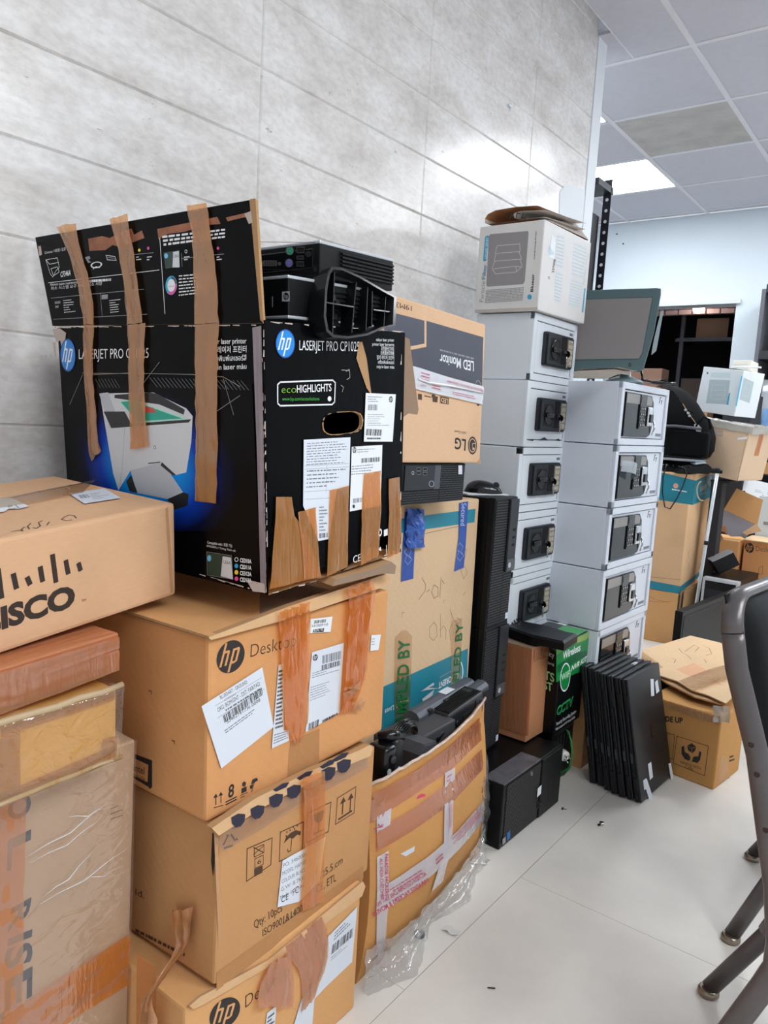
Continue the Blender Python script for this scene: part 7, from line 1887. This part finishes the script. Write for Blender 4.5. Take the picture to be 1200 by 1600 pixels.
q2 = [(990, 1026), (1034, 1012), (1079, 997), (1160, 1030), (1128, 1100), (1084, 1088), (1040, 1066), (1000, 1036)]
mb = flat_sheet(t, Face(LM, (0, 0, -.006), (0, 0, 1)), q2, .005, C_raw, 'under'); mb.build('lower_sheet', t)
tape(t, [(FLD, [(1060, 1066), (1100, 1050), (1150, 1036)], [(1085, 1082), (1120, 1070), (1160, 1056)])], T_clear, wr=.003, seed=151)
tape(t, [(FLD, [(984, 1019), (1000, 1030), (1020, 1046)], [(1000, 1018), (1018, 1030), (1036, 1046)])], T_clear, wr=.003, seed=152)
mb = MB(); mb.grid([[FLD.px(984 + 12 * j / 4, 1020 + 10 * k / 3, .004 + .01 * math.sin(j * 1.5)) for j in range(5)] for k in range(4)], T_loose if 0 else film('tape_loose', '#c98f55', '#bd7f45', .75, .3, .4)); mb.build('loose_tape', t)
B = Carton('black_box', 'low black box in the shadow under the flattened carton lid', 'box', (-.60, 2.78, 0, -4, 0, 0), (.22, .34, .262), M_pl, .006); B.done()
mb = MB(); mb.box((-.20, -.002, .02), (-.02, .001, .20), M_slot); mb.build('front_slot', B.root)

# ================================================================== CHAIRS
M_ch = mat('chair_frame', '#5f5a5a', .32, .45, noise=.12, nscale=14, bump=.05, bscale=60); M_vin = mat('black_vinyl', '#050506', .36, spec=.14, bump=.05, bscale=30); M_rust = mat('rust', '#33231e', .85)


def chair():
    t = thing('metal_chair', 'x', 'chair', Matrix())
    w = .415
    for y, s in ((0, 1), (w, -1)):
        mb = MB()
        # upright, bent at the seat into the rear leg
        fx, fy = (-.150, 0) if s == 1 else (-.205, -.02)
        path = [(-.119, y, .85), (-.108, y, .80), (-.066, y, .682), (-.022, y, .50), (-.010, y, .42), (-.010, y, .385), (-.022, y, .35), (fx, y + fy, .014)]
        path = [path[0]] + [tuple(Vector(path[i]).lerp(Vector(path[i + 1]), f)) for i in range(len(path) - 1) for f in (.33, .66, 1)]
        mb.tube(path, .0165, M_ch, 12, flat=.55, fdir=(1, 0, 0))
        if s == 1:
            for q in ((-.074, .70), (-.062, .66), (-.042, .585)): mb.lathe([(.0045, 0), (.003, .0006)], (q[0], y - .0092, q[1]), (0, -1, .2), M_rust, 6)
        mb.build('rear_leg', t)
        mb = MB(); mb.lathe([(.018, 0), (.021, .004), (.021, .010), (.017, .016)], (fx - .001, y + fy, .0), (0, 0, 1), mat('foot_metal', '#8d8172', .25, .8), 18); mb.build('foot_cap', t)
        mb = MB(); mb.tube([(.40, y, .44), (.43, y, .25), (.46, y, .012)], .0125, M_ch, 10); mb.build('front_leg', t)
        mb = MB(); mb.lathe([(.018, 0), (.021, .004), (.021, .010), (.017, .016)], (.462, y, .0), (0, 0, 1), mat('foot_metal', '#8d8172', .25, .8), 18); mb.build('foot_cap', t)
    mb = MB(); arc = [(-.119, 0, .85)]
    for k in range(1, 7): a = math.pi / 2 * k / 6; arc.append((-.119 - .012 * math.sin(a), .055 * (1 - math.cos(a)), .85 + .05 * math.sin(a)))
    mir = [(p[0], w - p[1], p[2]) for p in arc[::-1]]
    mb.tube(arc + mir, .0165, M_ch, 12, flat=.55, fdir=(1, 0, 0)); mb.build('top_rail', t)
    mb = MB(); rows = []
    for k in range(13):
        v = k / 12; z = .53 + .372 * v; x0 = -.030 - .098 * (z - .52) / .36
        ez = (1 - abs(2 * v - 1) ** 5) ** .5 if 0 < v < 1 else 0
        rows.append([Vector((x0 - .004 + .034 * ez * (1 - abs(2 * j / 14 - 1) ** 4) ** .6, .010 + (w - .020) * j / 14, z)) for j in range(15)])
    mb.grid(rows, M_vin); rows2 = [[Vector((p.x - 2 * (p.x - (-.030 - .098 * (p.z - .52) / .36)) * .45 - .006, p.y, p.z)) for p in r] for r in rows]; mb.grid([r[::-1] for r in rows2], M_vin)
    for E_ in (0, -1): mb.grid([rows[E_], rows2[E_]], M_vin)
    mb.grid([[r[0] for r in rows], [r[0] for r in rows2]], M_vin); mb.grid([[r[-1] for r in rows], [r[-1] for r in rows2]], M_vin)
    mb.build('backrest', t)
    mb = MB(); mb.box((-.03, .016, .43), (.42, w - .016, .485), M_vin, .02, seg=4); mb.build('seat', t)
    mb = MB(); mb.tube([(-.03, .01, .43), (.41, .01, .425), (.41, w - .01, .425), (-.03, w - .01, .43), (-.03, .01, .43)], .010, M_ch, 8); mb.build('seat_frame', t)
    return t


CH = chair(); CH.matrix_world = pose(-.108, 1.14, 0, -6); CH['label'] = 'near chair with worn grey metal frame and black vinyl back, at the right edge'; CH['group'] = 'metal chairs facing away from the wall'
dup(CH, pose(-.125, 1.755, 0, -3), 'next metal chair behind the near one, only its legs in view', 'metal chairs facing away from the wall').name = 'metal_chair'

# ================================================================== LITTER ON THE FLOOR
M_lit = mat('litter_white', '#d8d6d2', .5)
def litter(name, label, cat, x, y, build):
    p = onz(x, y, 0); t2 = thing(name, label, cat, Matrix.Translation((p.x, p.y, .0004))); mb = MB(); build(mb); mb.build('piece', t2)
litter('bottle_cap', 'round grey plastic cap on the floor near the torn adapter carton', 'cap', 655, 1462, lambda m: m.lathe([(.0115, 0), (.0125, .002), (.012, .007), (.009, .009)], (0, 0, 0), (0, 0, 1), mat('cap_grey', '#5f6165', .5), 20))
litter('metal_ring', 'tiny shiny metal bit on the open floor before the laptops', 'metal part', 940, 1289, lambda m: (m.lathe([(.006, 0), (.007, .003), (.007, .008), (.003, .008)], (0, 0, 0), (0, 0, 1), M_chrome, 14), m.box((-.008, -.012, 0), (-.002, -.005, .004), M_pl, .001)))
litter('screw', 'tiny screw on the floor in front of the lying computer', 'screw', 878, 1264, lambda m: (m.tube([(0, 0, .003), (.012, .006, .003)], .0025, M_met, 8), m.lathe([(.005, 0), (.005, .003)], (0, 0, .0), (1, .5, 0), M_pl, 10)))
litter('paper_scrap', 'torn white paper scrap on the floor by the tile joint', 'paper', 706, 1456, lambda m: m.grid([[Vector((-.02 + .012 * j, -.012 + .010 * k + .003 * (j % 2), .001 + .004 * ((j + k) % 2))) for j in range(4)] for k in range(3)], M_lit))
litter('plastic_strip', 'thin pale plastic strip on the floor beside the torn carton', 'strip', 745, 1352, lambda m: m.tube([(-.04, -.01, .003), (0, .0, .005), (.02, .02, .002), (.01, .03, .002)], .0018, M_lit, 6))
litter('wood_splinter', 'tiny dark splinter alone on the near floor', 'splinter', 767, 1545, lambda m: m.tube([(-.006, -.004, .0015), (.007, .005, .0015)], .0013, M_pl, 6))
